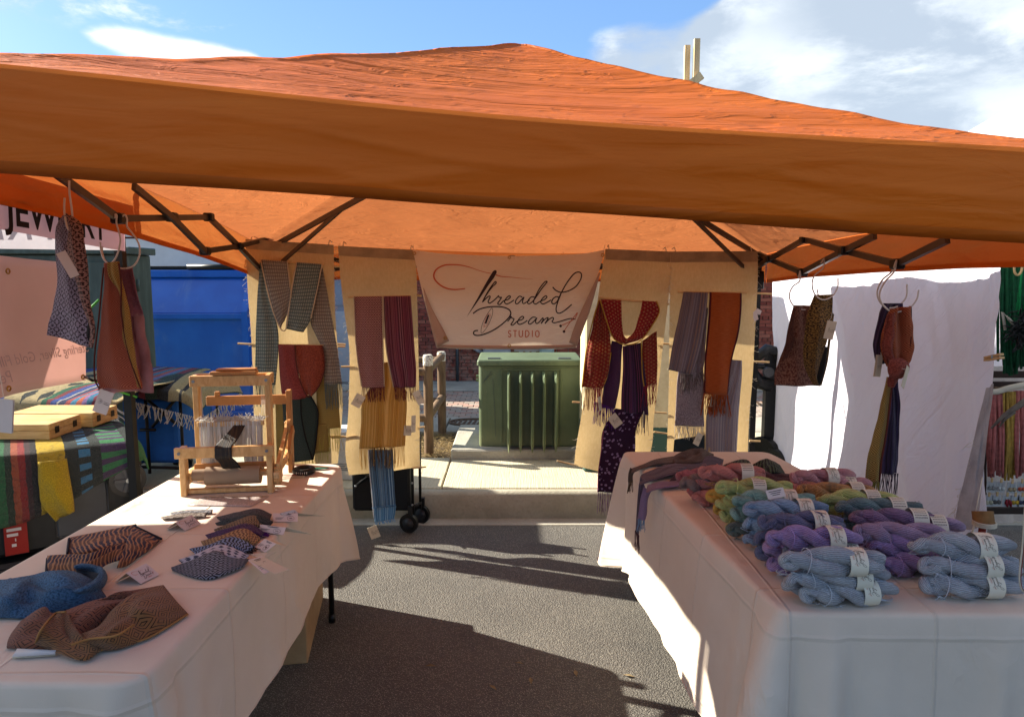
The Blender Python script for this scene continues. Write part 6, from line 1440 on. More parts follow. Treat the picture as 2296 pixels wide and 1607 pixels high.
# display rack
DW = plain('dark_rack_wood', '#2f2019', .6, var=.2)
rk = thing('display_rack', 'dark wooden slatted rack behind the white wall with a white cloth back', 'display rack')
for y in (839, 862, 1144): MB().bar(aY(2196, y, 3.15), aY(2420, y, 3.15), .02, .028 if y != 839 else .03).build('slat', DW, rk)
MB().bar(aY(2200, 700, 3.17), aY(2200, 1330, 3.17), .03, .03).build('upright', DW, rk); MB().bar(aY(2420, 560, 3.17), aY(2420, 1330, 3.17), .03, .03).build('upright', DW, rk)
sheet('cloth_back', rY([(2190, 820, 2440, 820), (2190, 1000, 2440, 1000), (2190, 1170, 2440, 1170)], 3.3), fab('bright_white_cloth', c_plain('#cfcdc8', '#c8c6c2'), .55), rk, 20, 20, rip(.02, 3, 1), 0)
def hank_wall(label, rows, Y, m, seed, rod=None):
    o = thing('yarn_wall_hanging', label, 'wall hanging')
    for (x0, x1, y0, y1, mm) in rows:
        mb = MB(); rnd = random.Random(seed); seed += 1; n = int((x1-x0)/3.2)+2
        for i in range(n):
            x = x0+(x1-x0)*(i+.5)/n; b = aY(x, y0, Y+rnd.uniform(-.012, .012)); e = aY(x+rnd.uniform(-7, 5), y1+rnd.uniform(-14, 8), Y+rnd.uniform(-.02, .015)); mid = b.lerp(e, .5)+Vector((rnd.uniform(-.008, .008), 0, 0))
            mb.tube([b, mid, e], [.006, .0065, .005], 6)
        mb.build('yarn_strands', mm, o, True, 'stuff')
    return o
G1 = plain('forest_green_yarn', '#0f4a2c', .9, var=.3, sc=60, tr=.1); G2 = plain('bright_green_yarn', '#1d8a4c', .9, var=.2, sc=60, tr=.2)
o = hank_wall('forest green yarn wall hanging at the upper right edge', [(2242, 2330, 580, 815, G1), (2276, 2340, 588, 700, G2), (2248, 2340, 600, 835, G1)], 2.95, None, 4)
p = aY(2283, 600, 2.90); MB().tube([p+Vector((math.cos(a)*.016, 0, math.sin(a)*.03)) for a in [i*math.pi/8 for i in range(16)]], .005, 6, closed=True).build('wooden_ring', DOWEL, o, True)
MB().tube([aY(2274, 728, 2.9), aY(2262, 715, 2.9), aY(2248, 700, 2.9), aY(2254, 740, 2.9)], .006, 6).build('cotton_tie', THREAD_W, o, True)
mb = MB(); rnd = random.Random(2)
for i in range(130):
    p = aY(2292+rnd.gauss(0, 10), 742+rnd.gauss(0, 16), 2.86); d = Vector((rnd.gauss(0, 1), rnd.gauss(0, .5), rnd.gauss(-.4, 1))).normalized()*.05; mb.tube([p, p+d*.6+Vector((0, 0, .006)), p+d], [.003, .003, .001], 4)
tag(mb.build('black_tassel', BLACK, None, True), 'fluffy black tassel hanging in front of the forest green yarn', 'tassel')
PKY = plain('dusty_rose_yarn', '#8c4f49', .9, var=.25, sc=60); YLY = plain('mustard_yarn', '#a8863e', .9, var=.2, sc=60); PK2 = plain('pink_yarn', '#a8605a', .9, var=.2, sc=60)
o = hank_wall('rose and mustard yarn wall hanging on a driftwood stick at the right edge', [(2214, 2248, 880, 1065, PKY), (2222, 2250, 884, 1060, PK2), (2246, 2276, 878, 1072, YLY), (2274, 2330, 876, 1066, PK2), (2290, 2330, 878, 1062, PKY)], 3.0, None, 20)
MB().tube([cr([aY(x, y, 2.99) for x, y in ((2208, 878), (2235, 878), (2262, 870), (2300, 862))], i/12) for i in range(13)], .013, 8).build('cotton_roll', THREAD_W, o, True)
MB().tube([aY(2212, 868, 3.02), aY(2240, 871, 3.02), aY(2300, 858, 3.02)], .007, 7).build('driftwood', LOG, o, True)
o = thing('driftwood_branch', 'weathered grey driftwood branch crossing the rose and mustard yarn', 'driftwood')
MB().tube([aY(2222, 960, 2.93), aY(2250, 932, 2.92), aY(2275, 915, 2.9), aY(2330, 880, 2.88)], [.004, .009, .012, .018], 8).build('branch', plain('grey_driftwood', '#6b5f54', .9, var=.3, sc=40), o, True)
MB().tube([aY(2240, 958, 2.93), aY(2252, 940, 2.92), aY(2275, 922, 2.9)], [.003, .006, .009], 8).build('twig', plain('grey_driftwood', '#6b5f54', .9, var=.3, sc=40), o, True)
# earring cards
ecs = [('grey round', '#7b7b76'), ('white lace', '#a8a8a2'), ('speckled round', '#8c7c5e'), ('rainbow drop', '#a8442a'), ('plain cream', '#a39c82'), ('black and white patterned', '#4c4a48'), ('dark red leaf', '#7a1420'), ('sunflower', '#b08e24'), ('dark blue tassel', '#2c3248')]
pos = [(2222, 1090), (2243, 1091), (2268, 1093), (2290, 1092), (2216, 1122), (2234, 1121), (2257, 1122), (2275, 1122), (2291, 1122)]
for (nm, c), (x, y) in zip(ecs, pos):
    o = thing('earring_card', nm+' earrings on a pale card '+('in the upper row' if y < 1110 else 'in the lower row')+' of the rack', 'earring card', 'earring cards pegged to the rack')
    p = aY(x, y, 3.12); MB().box(p-Vector((.020, .001, .028)), p+Vector((.020, .001, .026))).build('card', plain('grey_white_card', '#a9aaa8', .7, var=.03), o)
    m = plain('earring_'+nm.replace(' ', '_'), c, .6, var=.35, sc=120)
    for q in (-.008, .009):
        if 'leaf' in nm: MB().tube([p+Vector((q*.5, -.006, .008)), p+Vector((q+.004, -.006, -.008)), p+Vector((q*.9+.01, -.006, -.026))], [.002, .008, .004], 6).build('earring', m, o, True)
        else: MB().disc(p+Vector((q, -.005, -.007)), (0, 1, 0), .0095, .004, 14).build('earring', m, o, True)
        MB().tube([p+Vector((q, -.003, .003)), p+Vector((q, -.003, .016))], .0008, 4).build('wire', GALV, o)
    MB().box(p+Vector((-.004, -.006, .020)), p+Vector((.004, -.001, .040))).build('peg', DOWEL, o)
    mb = MB(); mb.box(p+Vector((-.014, -.0022, .019)), p+Vector((-.006, -.0012, .024))); mb.box(p+Vector((.006, -.0022, .019)), p+Vector((.014, -.0012, .024))); mb.build('print', GINK, o)
# rope-wrapped log end near the skeins
o = thing('log_stool', 'sawn log end wrapped with white cord behind the right-hand skeins', 'log')
p = aY(2208, 1162, 2.45); MB().tube([p+Vector((0, .015, .022)), p+Vector((0, 0, -.028))], .034, 20).build('log', plain('sawn_wood', '#7d5a34', .8, var=.25, sc=30), o, True, ang=50)
for k in range(3): MB().tube([p+Vector((math.cos(a)*.036, math.sin(a)*.036, -.012-.006*k)) for a in [i*math.pi/8 for i in range(16)]], .003, 5, closed=True).build('cord', THREAD_W, o, True)
MB().tube([p+Vector((-.005, 0, -.028)), p+Vector((-.01, 0, -.10)), p+Vector((-.01, .02, -.5)), Vector((p.x-.01, p.y+.02, 0))], .012, 8).build('red_post', plain('dark_red_cord', '#7a2418', .8), o, True)
MB().tube([p+Vector((-.034, 0, -.015)), p+Vector((-.04, 0, -.05)), p+Vector((-.028, 0, -.075))], .004, 6).build('loose_cord', THREAD_W, o, True)
MB().tube([p+Vector((-.02, .02, .02)), aY(2203, 1070, 2.6)], .0025, 5).build('hanging_cord', THREAD_W, o, True)
o = thing('braided_cord', 'cream and dark red cords hanging at the far right image edge', 'cord')
for k, m in enumerate((THREAD_W, plain('dark_red_cord', '#7a2418', .8))):
    MB().tube([cr([aY(2299+k*3, 1120, 1.72), aY(2293+k*2, 1220, 1.72), aY(2286+k*2, 1290, 1.72), aY(2290+k*1, 1318, 1.72), aY(2300, 1330, 1.72)], i/20) for i in range(21)], .0022, 6).build('cord', m, o, True)

# ================================================================== CLOTHS AT THE BACK OF THE RIGHT TABLE
def lie(label, sheets, cat='scarf', name='scarf', fr=None):
    o = thing(name, label, cat)
    for nm, m, rows, a, sd in sheets: sheet(nm, lay(rows), m, o, 12, 28, bumps(a, 5, sd), .004)
    for f in fr or []: fringe(o, *f)
    return o
TAU = fab('taupe_silk', c_plain('#5f4f44', '#4c3e36'), .05); TAT = plain('taupe_thread', '#5c4a38', .9, tr=.2)
o = lie('taupe scarf heaped at the back left corner of the right table, end hanging over', [
    ('heap', TAU, [[(1500, 1030), (1500, 1045)], [(1540, 1010, .05), (1540, 1040, .03)], [(1572, 1008, .06), (1572, 1036, .04)], [(1600, 1018, .03), (1598, 1036, .01)]], .03, 2),
    ('tail', TAU, [[(1516, 1022, .02), (1510, 1038, .02)], [(1470, 1030, .008), (1468, 1042, .006)], [(1440, 1042, .004), (1436, 1052, .004)], [(1418, 1050, .006), (1414, 1062, .006)]], .004, 1)])
Yt = aZ(1418, 1055, TZ).y-.02
sheet('hanging_end', rY([(1413, 1048, 1424, 1054), (1409, 1062, 1419, 1066), (1408, 1078, 1419, 1078)], Yt), TAU, o, 6, 8, None, .004); fringe(o, aY(1408, 1077, Yt), aY(1419, 1077, Yt), 14, .055, TAT)
GP = fab('grey_pleated_weave', c_stripe(['#57495a', '#6d5f6c', '#4c4050', '#776a76'], 120.), .1)
o = lie('grey pleated scarf lying diagonally with its end hanging over the right table edge', [
    ('cloth', GP, [[(1622, 1030, .012), (1618, 1048)], [(1590, 1022, .05), (1585, 1050, .02)], [(1550, 1036, .03), (1545, 1060, .02)], [(1500, 1040, .012), (1500, 1066, .01)], [(1460, 1055, .006), (1455, 1080, .006)], [(1438, 1064, .004), (1432, 1088, .004)]], .012, 6)])
sheet('hanging_end', rY([(1436, 1066, 1446, 1090), (1431, 1100, 1440, 1120), (1428, 1140, 1436, 1160), (1425, 1190, 1432, 1200)], 2.88), GP, o, 6, 20, None, .004); fringe(o, aY(1424, 1188, 2.87), aY(1433, 1200, 2.87), 12, .08, plain('plum_brown_thread', '#4a3034', .9))
PBL = fab('pale_blue_lilac_gauze', lambda t, U, V: (t.mix(V.ss(.25, .6), hx('#a58aa8'), hx('#8794ac')), None), .35)
o = lie('pale blue and lilac gauze scarf whose blue end hangs over the right table edge', [
    ('cloth', PBL, [[(1600, 1060, .02), (1600, 1072)], [(1560, 1072, .02), (1560, 1084, .01)], [(1520, 1078, .012), (1518, 1090, .01)], [(1480, 1080, .006), (1474, 1096, .006)], [(1452, 1088, .004), (1448, 1106, .004)]], .006, 3)])
sheet('hanging_end', rY([(1444, 1092, 1460, 1100), (1436, 1120, 1452, 1120), (1432, 1150, 1450, 1150), (1430, 1165, 1446, 1165)], 2.80), PBL, o, 8, 16, rip(.004, 1), .004); fringe(o, aY(1430, 1163, 2.80), aY(1446, 1163, 2.80), 16, .05, plain('pale_blue_thread', '#7f97b0', .9, tr=.3))
lie('cream silk cloth lying between grey scarf and coral skeins', [('cloth', fab('cream_silk', c_plain('#b09a70', '#a08a62'), .1), [[(1540, 1075, .002), (1545, 1082)], [(1560, 1056, .03), (1568, 1078, .01)], [(1580, 1047, .045), (1592, 1066, .03)], [(1612, 1060, .03), (1625, 1070, .02)]], .01, 4)], 'cloth', 'silk_cloth')
lie('lilac silk cloth tucked behind the coral skeins', [('cloth', fab('lilac_silk', c_plain('#9a6e8c', '#8a5f80'), .15), [[(1600, 1056, .04), (1608, 1070, .02)], [(1630, 1064, .035), (1635, 1078, .02)], [(1660, 1074, .01), (1660, 1082, 0)]], .008, 4)], 'cloth', 'silk_cloth')
lie('dark green and black patterned scarf in a heap near the back of the right table', [('left_fold', fab('green_black_zebra', c_wave('#121a14', '#4c5c40', 75., '#18231a'), .05), [[(1612, 1048), (1620, 1058)], [(1640, 1036, .03), (1650, 1062, .02)], [(1668, 1030, .05), (1680, 1058, .03)], [(1685, 1040, .04), (1700, 1056, .01)]], .02, 3),
    ('right_fold', MATS['green_black_zebra'], [[(1668, 1052, .01), (1680, 1064)], [(1700, 1036, .05), (1710, 1062, .02)], [(1722, 1030, .055), (1740, 1060, .03)], [(1748, 1042, .03), (1760, 1062, 0)]], .02, 7)])
lie('deep burgundy velvet cloth behind the right-hand coral skeins', [('cloth', fab('burgundy_velvet', c_plain('#4a131e', '#350d16'), .04), [[(1690, 1064, .02), (1690, 1086)], [(1720, 1056, .03), (1725, 1084, .01)], [(1760, 1062, .015), (1765, 1084, .005)], [(1830, 1068, .008), (1826, 1086, .0)]], .01, 4)], 'cloth', 'velvet_cloth')
o = thing('price_card', 'grey price card standing at the left end of the coral skeins', 'price card')
A = [aZ(1497, 1082, TZ+.004), aZ(1540, 1070, TZ+.004)]; MB().add([A[0], A[1], A[1]+Vector((-.0, .01, .045)), A[0]+Vector((.05, .02, .05)), A[0]+Vector((0, .001, 0)), A[1]+Vector((0, .001, 0)), A[1]+Vector((0, .011, .045)), A[0]+Vector((.05, .021, .05))], [(0, 1, 2, 3), (7, 6, 5, 4), (0, 4, 5, 1), (1, 5, 6, 2), (2, 6, 7, 3), (3, 7, 4, 0)]).build('card', plain('grey_card', '#6c6470', .6, tr=.1), o)

# ================================================================== YARN SKEINS
GY = 1.6
def m_yarn(a, b, c=None):
    def f(t):
        U, V = t.uv(); p = t.obj(); n = t.noise(t.vec(U*9, V*1.5), 1., 2, .5); r = t.rand()
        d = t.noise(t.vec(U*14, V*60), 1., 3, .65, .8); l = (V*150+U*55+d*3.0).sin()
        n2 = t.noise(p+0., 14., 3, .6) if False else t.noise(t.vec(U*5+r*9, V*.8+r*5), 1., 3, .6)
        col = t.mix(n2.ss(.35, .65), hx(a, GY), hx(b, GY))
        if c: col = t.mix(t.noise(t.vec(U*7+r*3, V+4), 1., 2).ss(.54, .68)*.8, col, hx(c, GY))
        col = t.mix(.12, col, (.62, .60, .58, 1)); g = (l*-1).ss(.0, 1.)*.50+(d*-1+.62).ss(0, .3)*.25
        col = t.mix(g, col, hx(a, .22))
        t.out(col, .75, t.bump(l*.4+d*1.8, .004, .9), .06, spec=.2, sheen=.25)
    return f
YC = dict(coral=('#b25c4e', '#c87a6c', '#a04a48'), crimson=('#8c3c44', '#ac5460', None), mauvebrown=('#6a4a40', '#7c5c50', '#8a6268'), pink=('#a05c74', '#b0707c', '#9c5878'), mustard=('#94701c', '#b38a28', '#7a5c18'),
          lime=('#a2ad52', '#bcc06a', '#a89440'), aqua=('#5c8c80', '#78a498', '#44706a'), deepgreen=('#2c4038', '#3c5448', '#4c5c34'), sage=('#5c6c4c', '#7c8860', '#50604c'), blue=('#6a86a6', '#829cb6', '#5e7898'),
          navy=('#3c3e62', '#4a4e7c', '#443a54'), purple=('#80609c', '#9a78b0', '#94648c'), mauve=('#5c4c60', '#70606c', '#505068'), greyblue=('#8c919c', '#a3a6ad', '#928e98'), rose=('#b0727a', '#c48a8c', '#a06468'),
          gold=('#9c6820', '#c0862c', '#5c4c18'), teal=('#3c5c60', '#4c7474', '#505c68'), plum=('#5c3664', '#704878', '#4c3850'), lilac=('#84688c', '#9c80a0', '#946880'))
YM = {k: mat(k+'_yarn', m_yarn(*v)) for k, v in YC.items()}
LBL = plain('cream_label_paper', '#cbc4b2', .6, var=.03)
def strand_mesh(ph, seed, L_=.25):
    n, m = 84, 30; vs, uv, fs = [], [], []; rnd = random.Random(seed); tw = 1.2+rnd.uniform(-.2, .2); a1, a2 = rnd.uniform(0, 6), rnd.uniform(0, 6)
    P = []
    for i in range(n+1):
        t = i/n; e = math.sin(math.pi*min(1, max(0, t)))**.42
        a = ph+2*math.pi*tw*t+.4*math.sin(a1+t*6); ro = .0178*e
        P.append(Vector(((t-.5)*L_, ro*1.15*math.cos(a), ro*math.sin(a)+.004*math.sin(t*9+a2))))
    for i in range(n+1):
        t = i/n; d = (P[min(i+1, n)]-P[max(i-1, 0)]).normalized(); s_ = Vector((0, 1, 0)); s_ = (s_-d*s_.dot(d)).normalized(); q = d.cross(s_)
        e = max(0., 1-abs(2*t-1)**5)**.5; r = .0205*(.30+.70*e)*(1+.10*math.sin(t*14+a1)+.07*N3(t*7, seed))
        if t < .012 or t > .988: r *= .35
        for j in range(m+1):
            b = 2*math.pi*j/m; k = 1+.010*math.sin(b*13+t*26)+.035*N3(math.cos(b)*2, math.sin(b)*2, t*9+seed)
            vs.append(P[i]+(s_*math.cos(b)*1.06+q*math.sin(b)*.96)*r*k); uv.append((t*1.0, j/m))
    for i in range(n):
        for j in range(m):
            a = i*(m+1)+j; fs.append((a, a+1, a+m+2, a+m+1))
    me = bpy.data.meshes.new('yarn_strand'); me.from_pydata([tuple(v) for v in vs], [], fs); ul = me.uv_layers.new(name='UVMap')
    for lp in me.loops: ul.data[lp.index].uv = uv[lp.vertex_index]
    for p in me.polygons: p.use_smooth = True
    me.materials.append(YM['blue']); me.update(); return me
def knob_mesh(seed):                                    # looped end of the hank
    rnd = random.Random(seed); mb = MB(); k = 18
    c = [Vector((-.004+.017*math.cos(a), .017*math.sin(a)*.9, .012*math.sin(a*2+seed)*.5)) for a in [i*2*math.pi/k for i in range(k)]]
    mb.tube(c, .0135, 12, closed=True); me = bpy.data.meshes.new('end_loop'); me.from_pydata(mb.v, [], mb.f); ul = me.uv_layers.new(name='UVMap')
    for pl in me.polygons:
        base = pl.index % 12; ring_ = pl.index//12
        for li, lp in enumerate(pl.loop_indices):
            du, dv = ((0, 0), (0, 1), (1, 1), (1, 0))[li]; ul.data[lp].uv = ((ring_+du)/k, (base+dv)/12*.7)
        pl.use_smooth = True
    me.materials.append(YM['blue']); me.update(); return me
def thread_mesh(seed):
    rnd = random.Random(seed); mb = MB()
    for q in range(3):
        x = rnd.choice((-.11, -.10, .10)); pts = [Vector((x+rnd.uniform(-.02, .02), -.03, .012)), Vector((x+rnd.uniform(-.03, .03), -.042, .0)), Vector((x+rnd.uniform(-.04, .04), -.044, -.018)), Vector((x+rnd.uniform(-.04, .04), -.048, -.026))]
        mb.tube([cr(pts, i/10) for i in range(11)], .0011, 4)
    for q in range(22):
        x = rnd.uniform(-.115, .115); b = rnd.uniform(-.9, 2.6); R1 = .036; p0 = Vector((x, -R1*math.sin(b), R1*.93*math.cos(b))); dr = Vector((rnd.uniform(-.02, .02), -rnd.uniform(0, .008)*math.sin(b), rnd.uniform(0, .008)))
        if abs(x) > .095: p0.y *= .75; p0.z *= .75
        pts = [p0*1., p0+dr*.5+Vector((0, -.003*math.sin(b), .004)), p0+dr+Vector((.004, 0, -.001)), p0+dr*1.6+Vector((.006, .002*math.sin(b), -.006))]
        mb.tube([cr(pts, i/6) for i in range(7)], .0006, 3)
    a0 = rnd.uniform(-.085, -.06); mb.tube([Vector((a0+.004*math.sin(b*2), .036*math.cos(b), .034*math.sin(b))) for b in [i*math.pi/9 for i in range(18)]], .0012, 4, closed=True)
    o = mb.build('tie_thread', YM['blue'], None, True); me = o.data; bpy.data.objects.remove(o); return me
SM = [(strand_mesh(0, s_), strand_mesh(math.pi, s_), knob_mesh(s_), thread_mesh(s_)) for s_ in range(1, 7)]
RL1, RL2, LWd = .0425, .0400, .044
def lab_pt(ax, th, k=0.): return Vector((ax, -(RL1+k)*math.sin(th), (RL2+k)*math.cos(th)))
mb = MB(); nn = 36
for i in range(nn): pass
vs = [lab_pt(x, 2*math.pi*i/nn, k) for k in (0, -.0008) for x in (-LWd/2, LWd/2) for i in range(nn)]
fs = [(i, (i+1) % nn, nn+(i+1) % nn, nn+i) for i in range(nn)]+[(2*nn+i, 3*nn+i, 3*nn+(i+1) % nn, 2*nn+(i+1) % nn) for i in range(nn)]
o = MB().add(vs, fs).build('label', LBL, None, True); LME = o.data; bpy.data.objects.remove(o)
def lf(x, y): return lab_pt(.020-(y-440)/860*.036, (x-380)/1700*1.75-.25, .0006)
o = wordmark(lf, 2, 1.25).build('lettering', [INK, OINK]); LLE = o.data; bpy.data.objects.remove(o)
mb = MB()
for k in range(5):
    for q in range(8):
        th = .1+k*.22; mb.add([lab_pt(-.018+q*.0045, th, .0006), lab_pt(-.0145+q*.0045, th, .0006), lab_pt(-.0145+q*.0045, th+.06, .0006), lab_pt(-.018+q*.0045, th+.06, .0006)], [(0, 1, 2, 3)])
o = mb.build('print', INK); LPR = o.data; bpy.data.objects.remove(o)
def skein(label, col, cx_, cy_, z, length=.25, yaw=0., v=0, lx=.035, lab=1, roll=0., tilt=0., group='yarn skeins piled on the right table', sc=1.):
    c = aZ(cx_, cy_, z); o = thing('yarn_skein', label, 'yarn skein', group); o.location = c; o.rotation_euler = (roll, R(tilt), R(yaw)); o.scale = (length/.25, .90*sc, .94*sc)
    A, B, K, Tm = SM[v % 6]
    for nm, me in (('yarn_strand', A), ('yarn_strand', B), ('end_loop', K), ('tie_thread', Tm)):
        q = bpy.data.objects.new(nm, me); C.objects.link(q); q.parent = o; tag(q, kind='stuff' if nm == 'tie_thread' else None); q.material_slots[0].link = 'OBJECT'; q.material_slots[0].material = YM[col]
        if nm == 'end_loop': q.location = (-.112, 0, .002)
    if lab:
        q = bpy.data.objects.new('label', LME); C.objects.link(q); q.parent = o; q.location = (lx, 0, 0); q.rotation_euler = (-roll, 0, 0); q.scale = (.25/length, 1, 1)
        w = bpy.data.objects.new('lettering' if lab == 1 else 'print', LLE if lab == 1 else LPR); C.objects.link(w); w.parent = q
    return o
z0, z1, z2 = TZ+.036, TZ+.084, TZ+.130
# left pile, back to front:  (label, colour, px, py, z, length, yaw, variant, label x, label kind, roll)
LP = [
 ('crimson skein at the far left end of the pile behind the coral ones', 'crimson', 1575, 1068, z0, .20, 8, 0, .04, 0, 1.),
 ('brown mauve skein peeking out under the top coral skein, far left', 'mauvebrown', 1590, 1080, z1, .20, 5, 1, .04, 0, 2.),
 ('coral red skein topmost of the left pile, farthest from the camera', 'coral', 1646, 1060, z2, .23, -3, 2, .045, 2, .6),
 ('second coral skein just below the topmost coral one', 'coral', 1632, 1082, z1, .23, -2, 3, .045, 2, 2.2),
 ('pink skein low in the coral stack, its rounded end showing', 'pink', 1613, 1100, z0, .22, 4, 4, .045, 0, 3.4),
 ('coral skein at the bottom front of the coral stack', 'coral', 1625, 1116, z0, .21, -4, 5, .045, 0, .4),
 ('mustard skein between coral and lime stacks', 'mustard', 1655, 1112, z1-.01, .20, 2, 0, .05, 0, 4.),
 ('lower mustard skein at the table side of the lime stack', 'mustard', 1670, 1138, z0, .20, 3, 2, .05, 0, 1.3),
 ('lime green skein with white label, topmost of its stack in the left pile', 'lime', 1697, 1094, z2+.005, .245, -2, 3, .0, 2, 1.0),
 ('second lime green skein under the topmost one in the left pile', 'lime', 1690, 1128, z1, .23, 2, 4, .04, 0, 3.0),
 ('lowest lime green skein at the aisle end of the left pile', 'lime', 1694, 1156, z0, .22, 3, 1, .04, 0, .2),
 ('aqua skein with a label, topmost behind the light blue one', 'aqua', 1742, 1122, z2, .25, -2, 5, .035, 1, 2.8),
 ('aqua skein in the middle of its stack, rounded end showing', 'aqua', 1722, 1150, z1, .22, 3, 0, .04, 0, .7),
 ('sage green skein beside the lowest lime one', 'sage', 1702, 1142, z0+.02, .17, 8, 2, .04, 0, 2.),
 ('very dark green skein at the bottom below the aqua ones', 'deepgreen', 1722, 1184, z0, .24, 2, 3, .04, 0, 1.5),
 ('light blue skein with white label on top of its stack', 'blue', 1768, 1143, z2, .245, -1, 4, .045, 1, .9),
 ('second light blue skein under the topmost blue one', 'blue', 1760, 1172, z1, .235, 2, 1, .055, 1, 2.1),
 ('lowest light blue skein at the aisle side of its stack', 'blue', 1758, 1205, z0, .23, 3, 5, .04, 0, 3.),
 ('navy skein with white label on top, in front of the light blue ones', 'navy', 1804, 1172, z2, .24, 0, 2, .04, 1, .3),
 ('second navy skein, its loose end hanging at the aisle side', 'navy', 1787, 1203, z1, .23, 3, 0, .045, 0, 2.4),
 ('lowest navy skein at the aisle edge of the left pile', 'navy', 1790, 1236, z0, .23, 4, 3, .04, 0, 1.1),
 ('bright purple skein with lettered label on top, behind the grey-blue ones', 'purple', 1832, 1207, z2, .245, -2, 5, .045, 1, 1.9),
 ('second bright purple skein under the lettered purple one', 'purple', 1816, 1226, z1, .235, 2, 4, .05, 1, .5),
 ('lowest bright purple skein next to the navy ones', 'purple', 1822, 1262, z0, .23, 3, 1, .04, 0, 3.2),
 ('mauve grey skein wedged between purple and grey-blue stacks', 'mauve', 1862, 1243, z1, .23, -2, 2, .05, 1, .4),
 ('grey-blue skein with fully readable label, top of the front left stack', 'greyblue', 1874, 1258, z2-.004, .25, -3, 3, .045, 1, 1.4),
 ('grey-blue skein in the middle of the front left stack', 'greyblue', 1884, 1292, z1-.008, .26, 5, 0, .045, 1, 2.7),
 ('grey-blue skein at the back bottom of the front left stack', 'greyblue', 1868, 1310, z0, .24, 2, 4, .04, 0, .1),
 ('frontmost grey-blue skein of the left pile, resting on the tablecloth', 'greyblue', 1910, 1325, z0, .25, 6, 5, .035, 1, 2.0)]
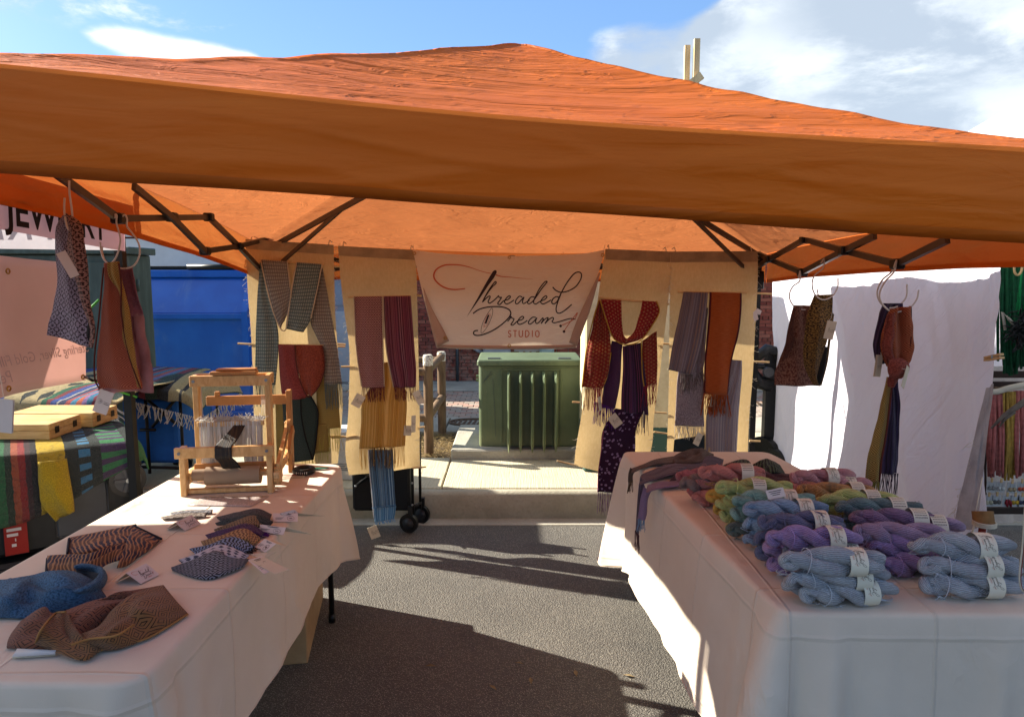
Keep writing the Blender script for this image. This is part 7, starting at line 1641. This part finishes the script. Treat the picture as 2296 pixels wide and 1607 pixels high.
RP = [
 ('rose skein with lettered label, topmost at the far back of the right pile', 'rose', 1848, 1070, z1+.02, .235, 5, 1, .02, 1, .6),
 ('second rose skein lying just below the topmost rose one', 'rose', 1880, 1088, z1-.01, .24, -3, 3, .035, 1, 2.),
 ('coral skein end beside the gold skein in the right pile', 'coral', 1806, 1098, z1-.02, .20, 3, 2, .05, 0, 1.),
 ('bottom coral skein of the right pile, mostly hidden', 'coral', 1800, 1118, z0, .2, 3, 5, .05, 0, 3.),
 ('gold and olive variegated skein in the right pile', 'gold', 1878, 1102, z1+.01, .25, -4, 0, .06, 2, 1.7),
 ('lower gold skein under the variegated gold one', 'gold', 1866, 1122, z0, .24, 0, 4, .06, 0, .2),
 ('yellow-green skein on top of the right-hand lime stack', 'lime', 1930, 1122, z2-.01, .25, -4, 2, .03, 2, 2.3),
 ('middle yellow-green skein of the right-hand lime stack', 'lime', 1920, 1144, z1, .24, -2, 5, .03, 1, .9),
 ('bottom yellow-green skein of the right-hand lime stack', 'lime', 1896, 1172, z0, .24, 3, 3, .03, 0, 3.1),
 ('dark teal skein on top, left of the green ones near the white wall', 'teal', 1978, 1140, z2-.008, .25, -5, 4, .04, 2, .1),
 ('second teal skein under the topmost teal one', 'teal', 1998, 1158, z1, .26, -5, 1, .04, 2, 1.4),
 ('lowest teal skein, rounded end beside the yellow-green ones', 'teal', 1968, 1190, z0, .25, 0, 0, .04, 0, 2.9),
 ('dark plum skein on top of the lilac stack', 'plum', 2010, 1165, z2-.012, .24, -6, 5, .06, 2, .5),
 ('dark plum skein at the bottom of the lilac stack', 'plum', 1986, 1222, z0, .23, 2, 2, .05, 0, 1.9),
 ('pale lilac skein with its large round end toward the white wall', 'lilac', 2062, 1180, z1+.015, .25, -6, 3, .045, 2, 2.6),
 ('lilac skein in the middle of the right pile, big twisted front end', 'lilac', 2022, 1196, z2-.016, .24, -5, 1, .09, 0, .9),
 ('violet skein below the lilac one', 'purple', 2055, 1222, z1, .24, -4, 0, .09, 0, 3.),
 ('violet-grey skein at the bottom front of the lilac stack', 'lilac', 2032, 1250, z0, .25, 0, 4, .05, 0, .6),
 ('small violet skein end tucked against the right grey-blue stack', 'purple', 2060, 1265, z0, .22, 4, 5, .05, 0, 1.7),
 ('grey-blue skein topmost of the front right stack, label upright', 'greyblue', 2164, 1224, z2, .26, -3, 2, .04, 1, 2.2),
 ('grey-blue skein in the middle of the front right stack', 'greyblue', 2182, 1268, z1, .26, 2, 3, .035, 1, .6),
 ('grey-blue skein at the bottom of the front right stack', 'greyblue', 2188, 1310, z0, .27, 1, 0, .03, 1, 1.2)]
for i, (lb_, c, x, y, z, ln, yw, v, lx, k, ro) in enumerate(LP+RP):
    skein(lb_, c, x, y, z, ln, yw, v, lx, k, ro, sc=1.0 if i < 22 or i > 45 else 1.)
# small paper slip on the aqua skein
o = thing('paper_slip', 'small printed paper slip standing between the lime and aqua skeins', 'paper slip')
c = aZ(1740, 1108, TZ+.17); MB().box((-.028, 0, -.012), (.028, .001, .018), Matrix.Translation(c) @ Matrix.Rotation(-.22, 4, 'Y') @ Matrix.Rotation(-.5, 4, 'X')).build('card', PINK, o)
mb = MB()
for k in range(3): mb.box((-.02+.004*k, -.001, .010-k*.006), (.02-.004*k, -.0004, .012-k*.006), Matrix.Translation(c) @ Matrix.Rotation(-.22, 4, 'Y') @ Matrix.Rotation(-.5, 4, 'X'))
mb.build('print', INK, o)

# ================================================================== SMALL THINGS ON THE ROAD
LEAF = plain('dry_leaf', '#7a6a4c', .9, var=.3); rnd = random.Random(6)
for i, (x, y) in enumerate(((1291, 1508), (1164, 1486), (965, 1492), (1410, 1514), (1105, 1540), (1190, 1525))):
    p = aZ(x, y, .004); a = rnd.uniform(0, 6); l_ = .018+.01*rnd.random(); d = Vector((math.cos(a), math.sin(a), 0)); n = Vector((-d.y, d.x, 0))
    o = MB().add([p-d*l_, p+n*l_*.35+Vector((0, 0, .005)), p+d*l_, p-n*l_*.35+Vector((0, 0, .003)), p+Vector((0, 0, .001))], [(0, 1, 4), (1, 2, 4), (2, 3, 4), (3, 0, 4)]).build('dry_leaf', LEAF)
    tag(o, 'tiny dry leaf on the shaded asphalt, '+['beside the right tablecloth hem', 'near the middle, farthest from the camera', 'near the cardboard box corner', 'rightmost in the foreground', 'lowest and nearest the camera', 'second from the bottom near the middle'][i], 'leaf', 'dry leaves on the asphalt')
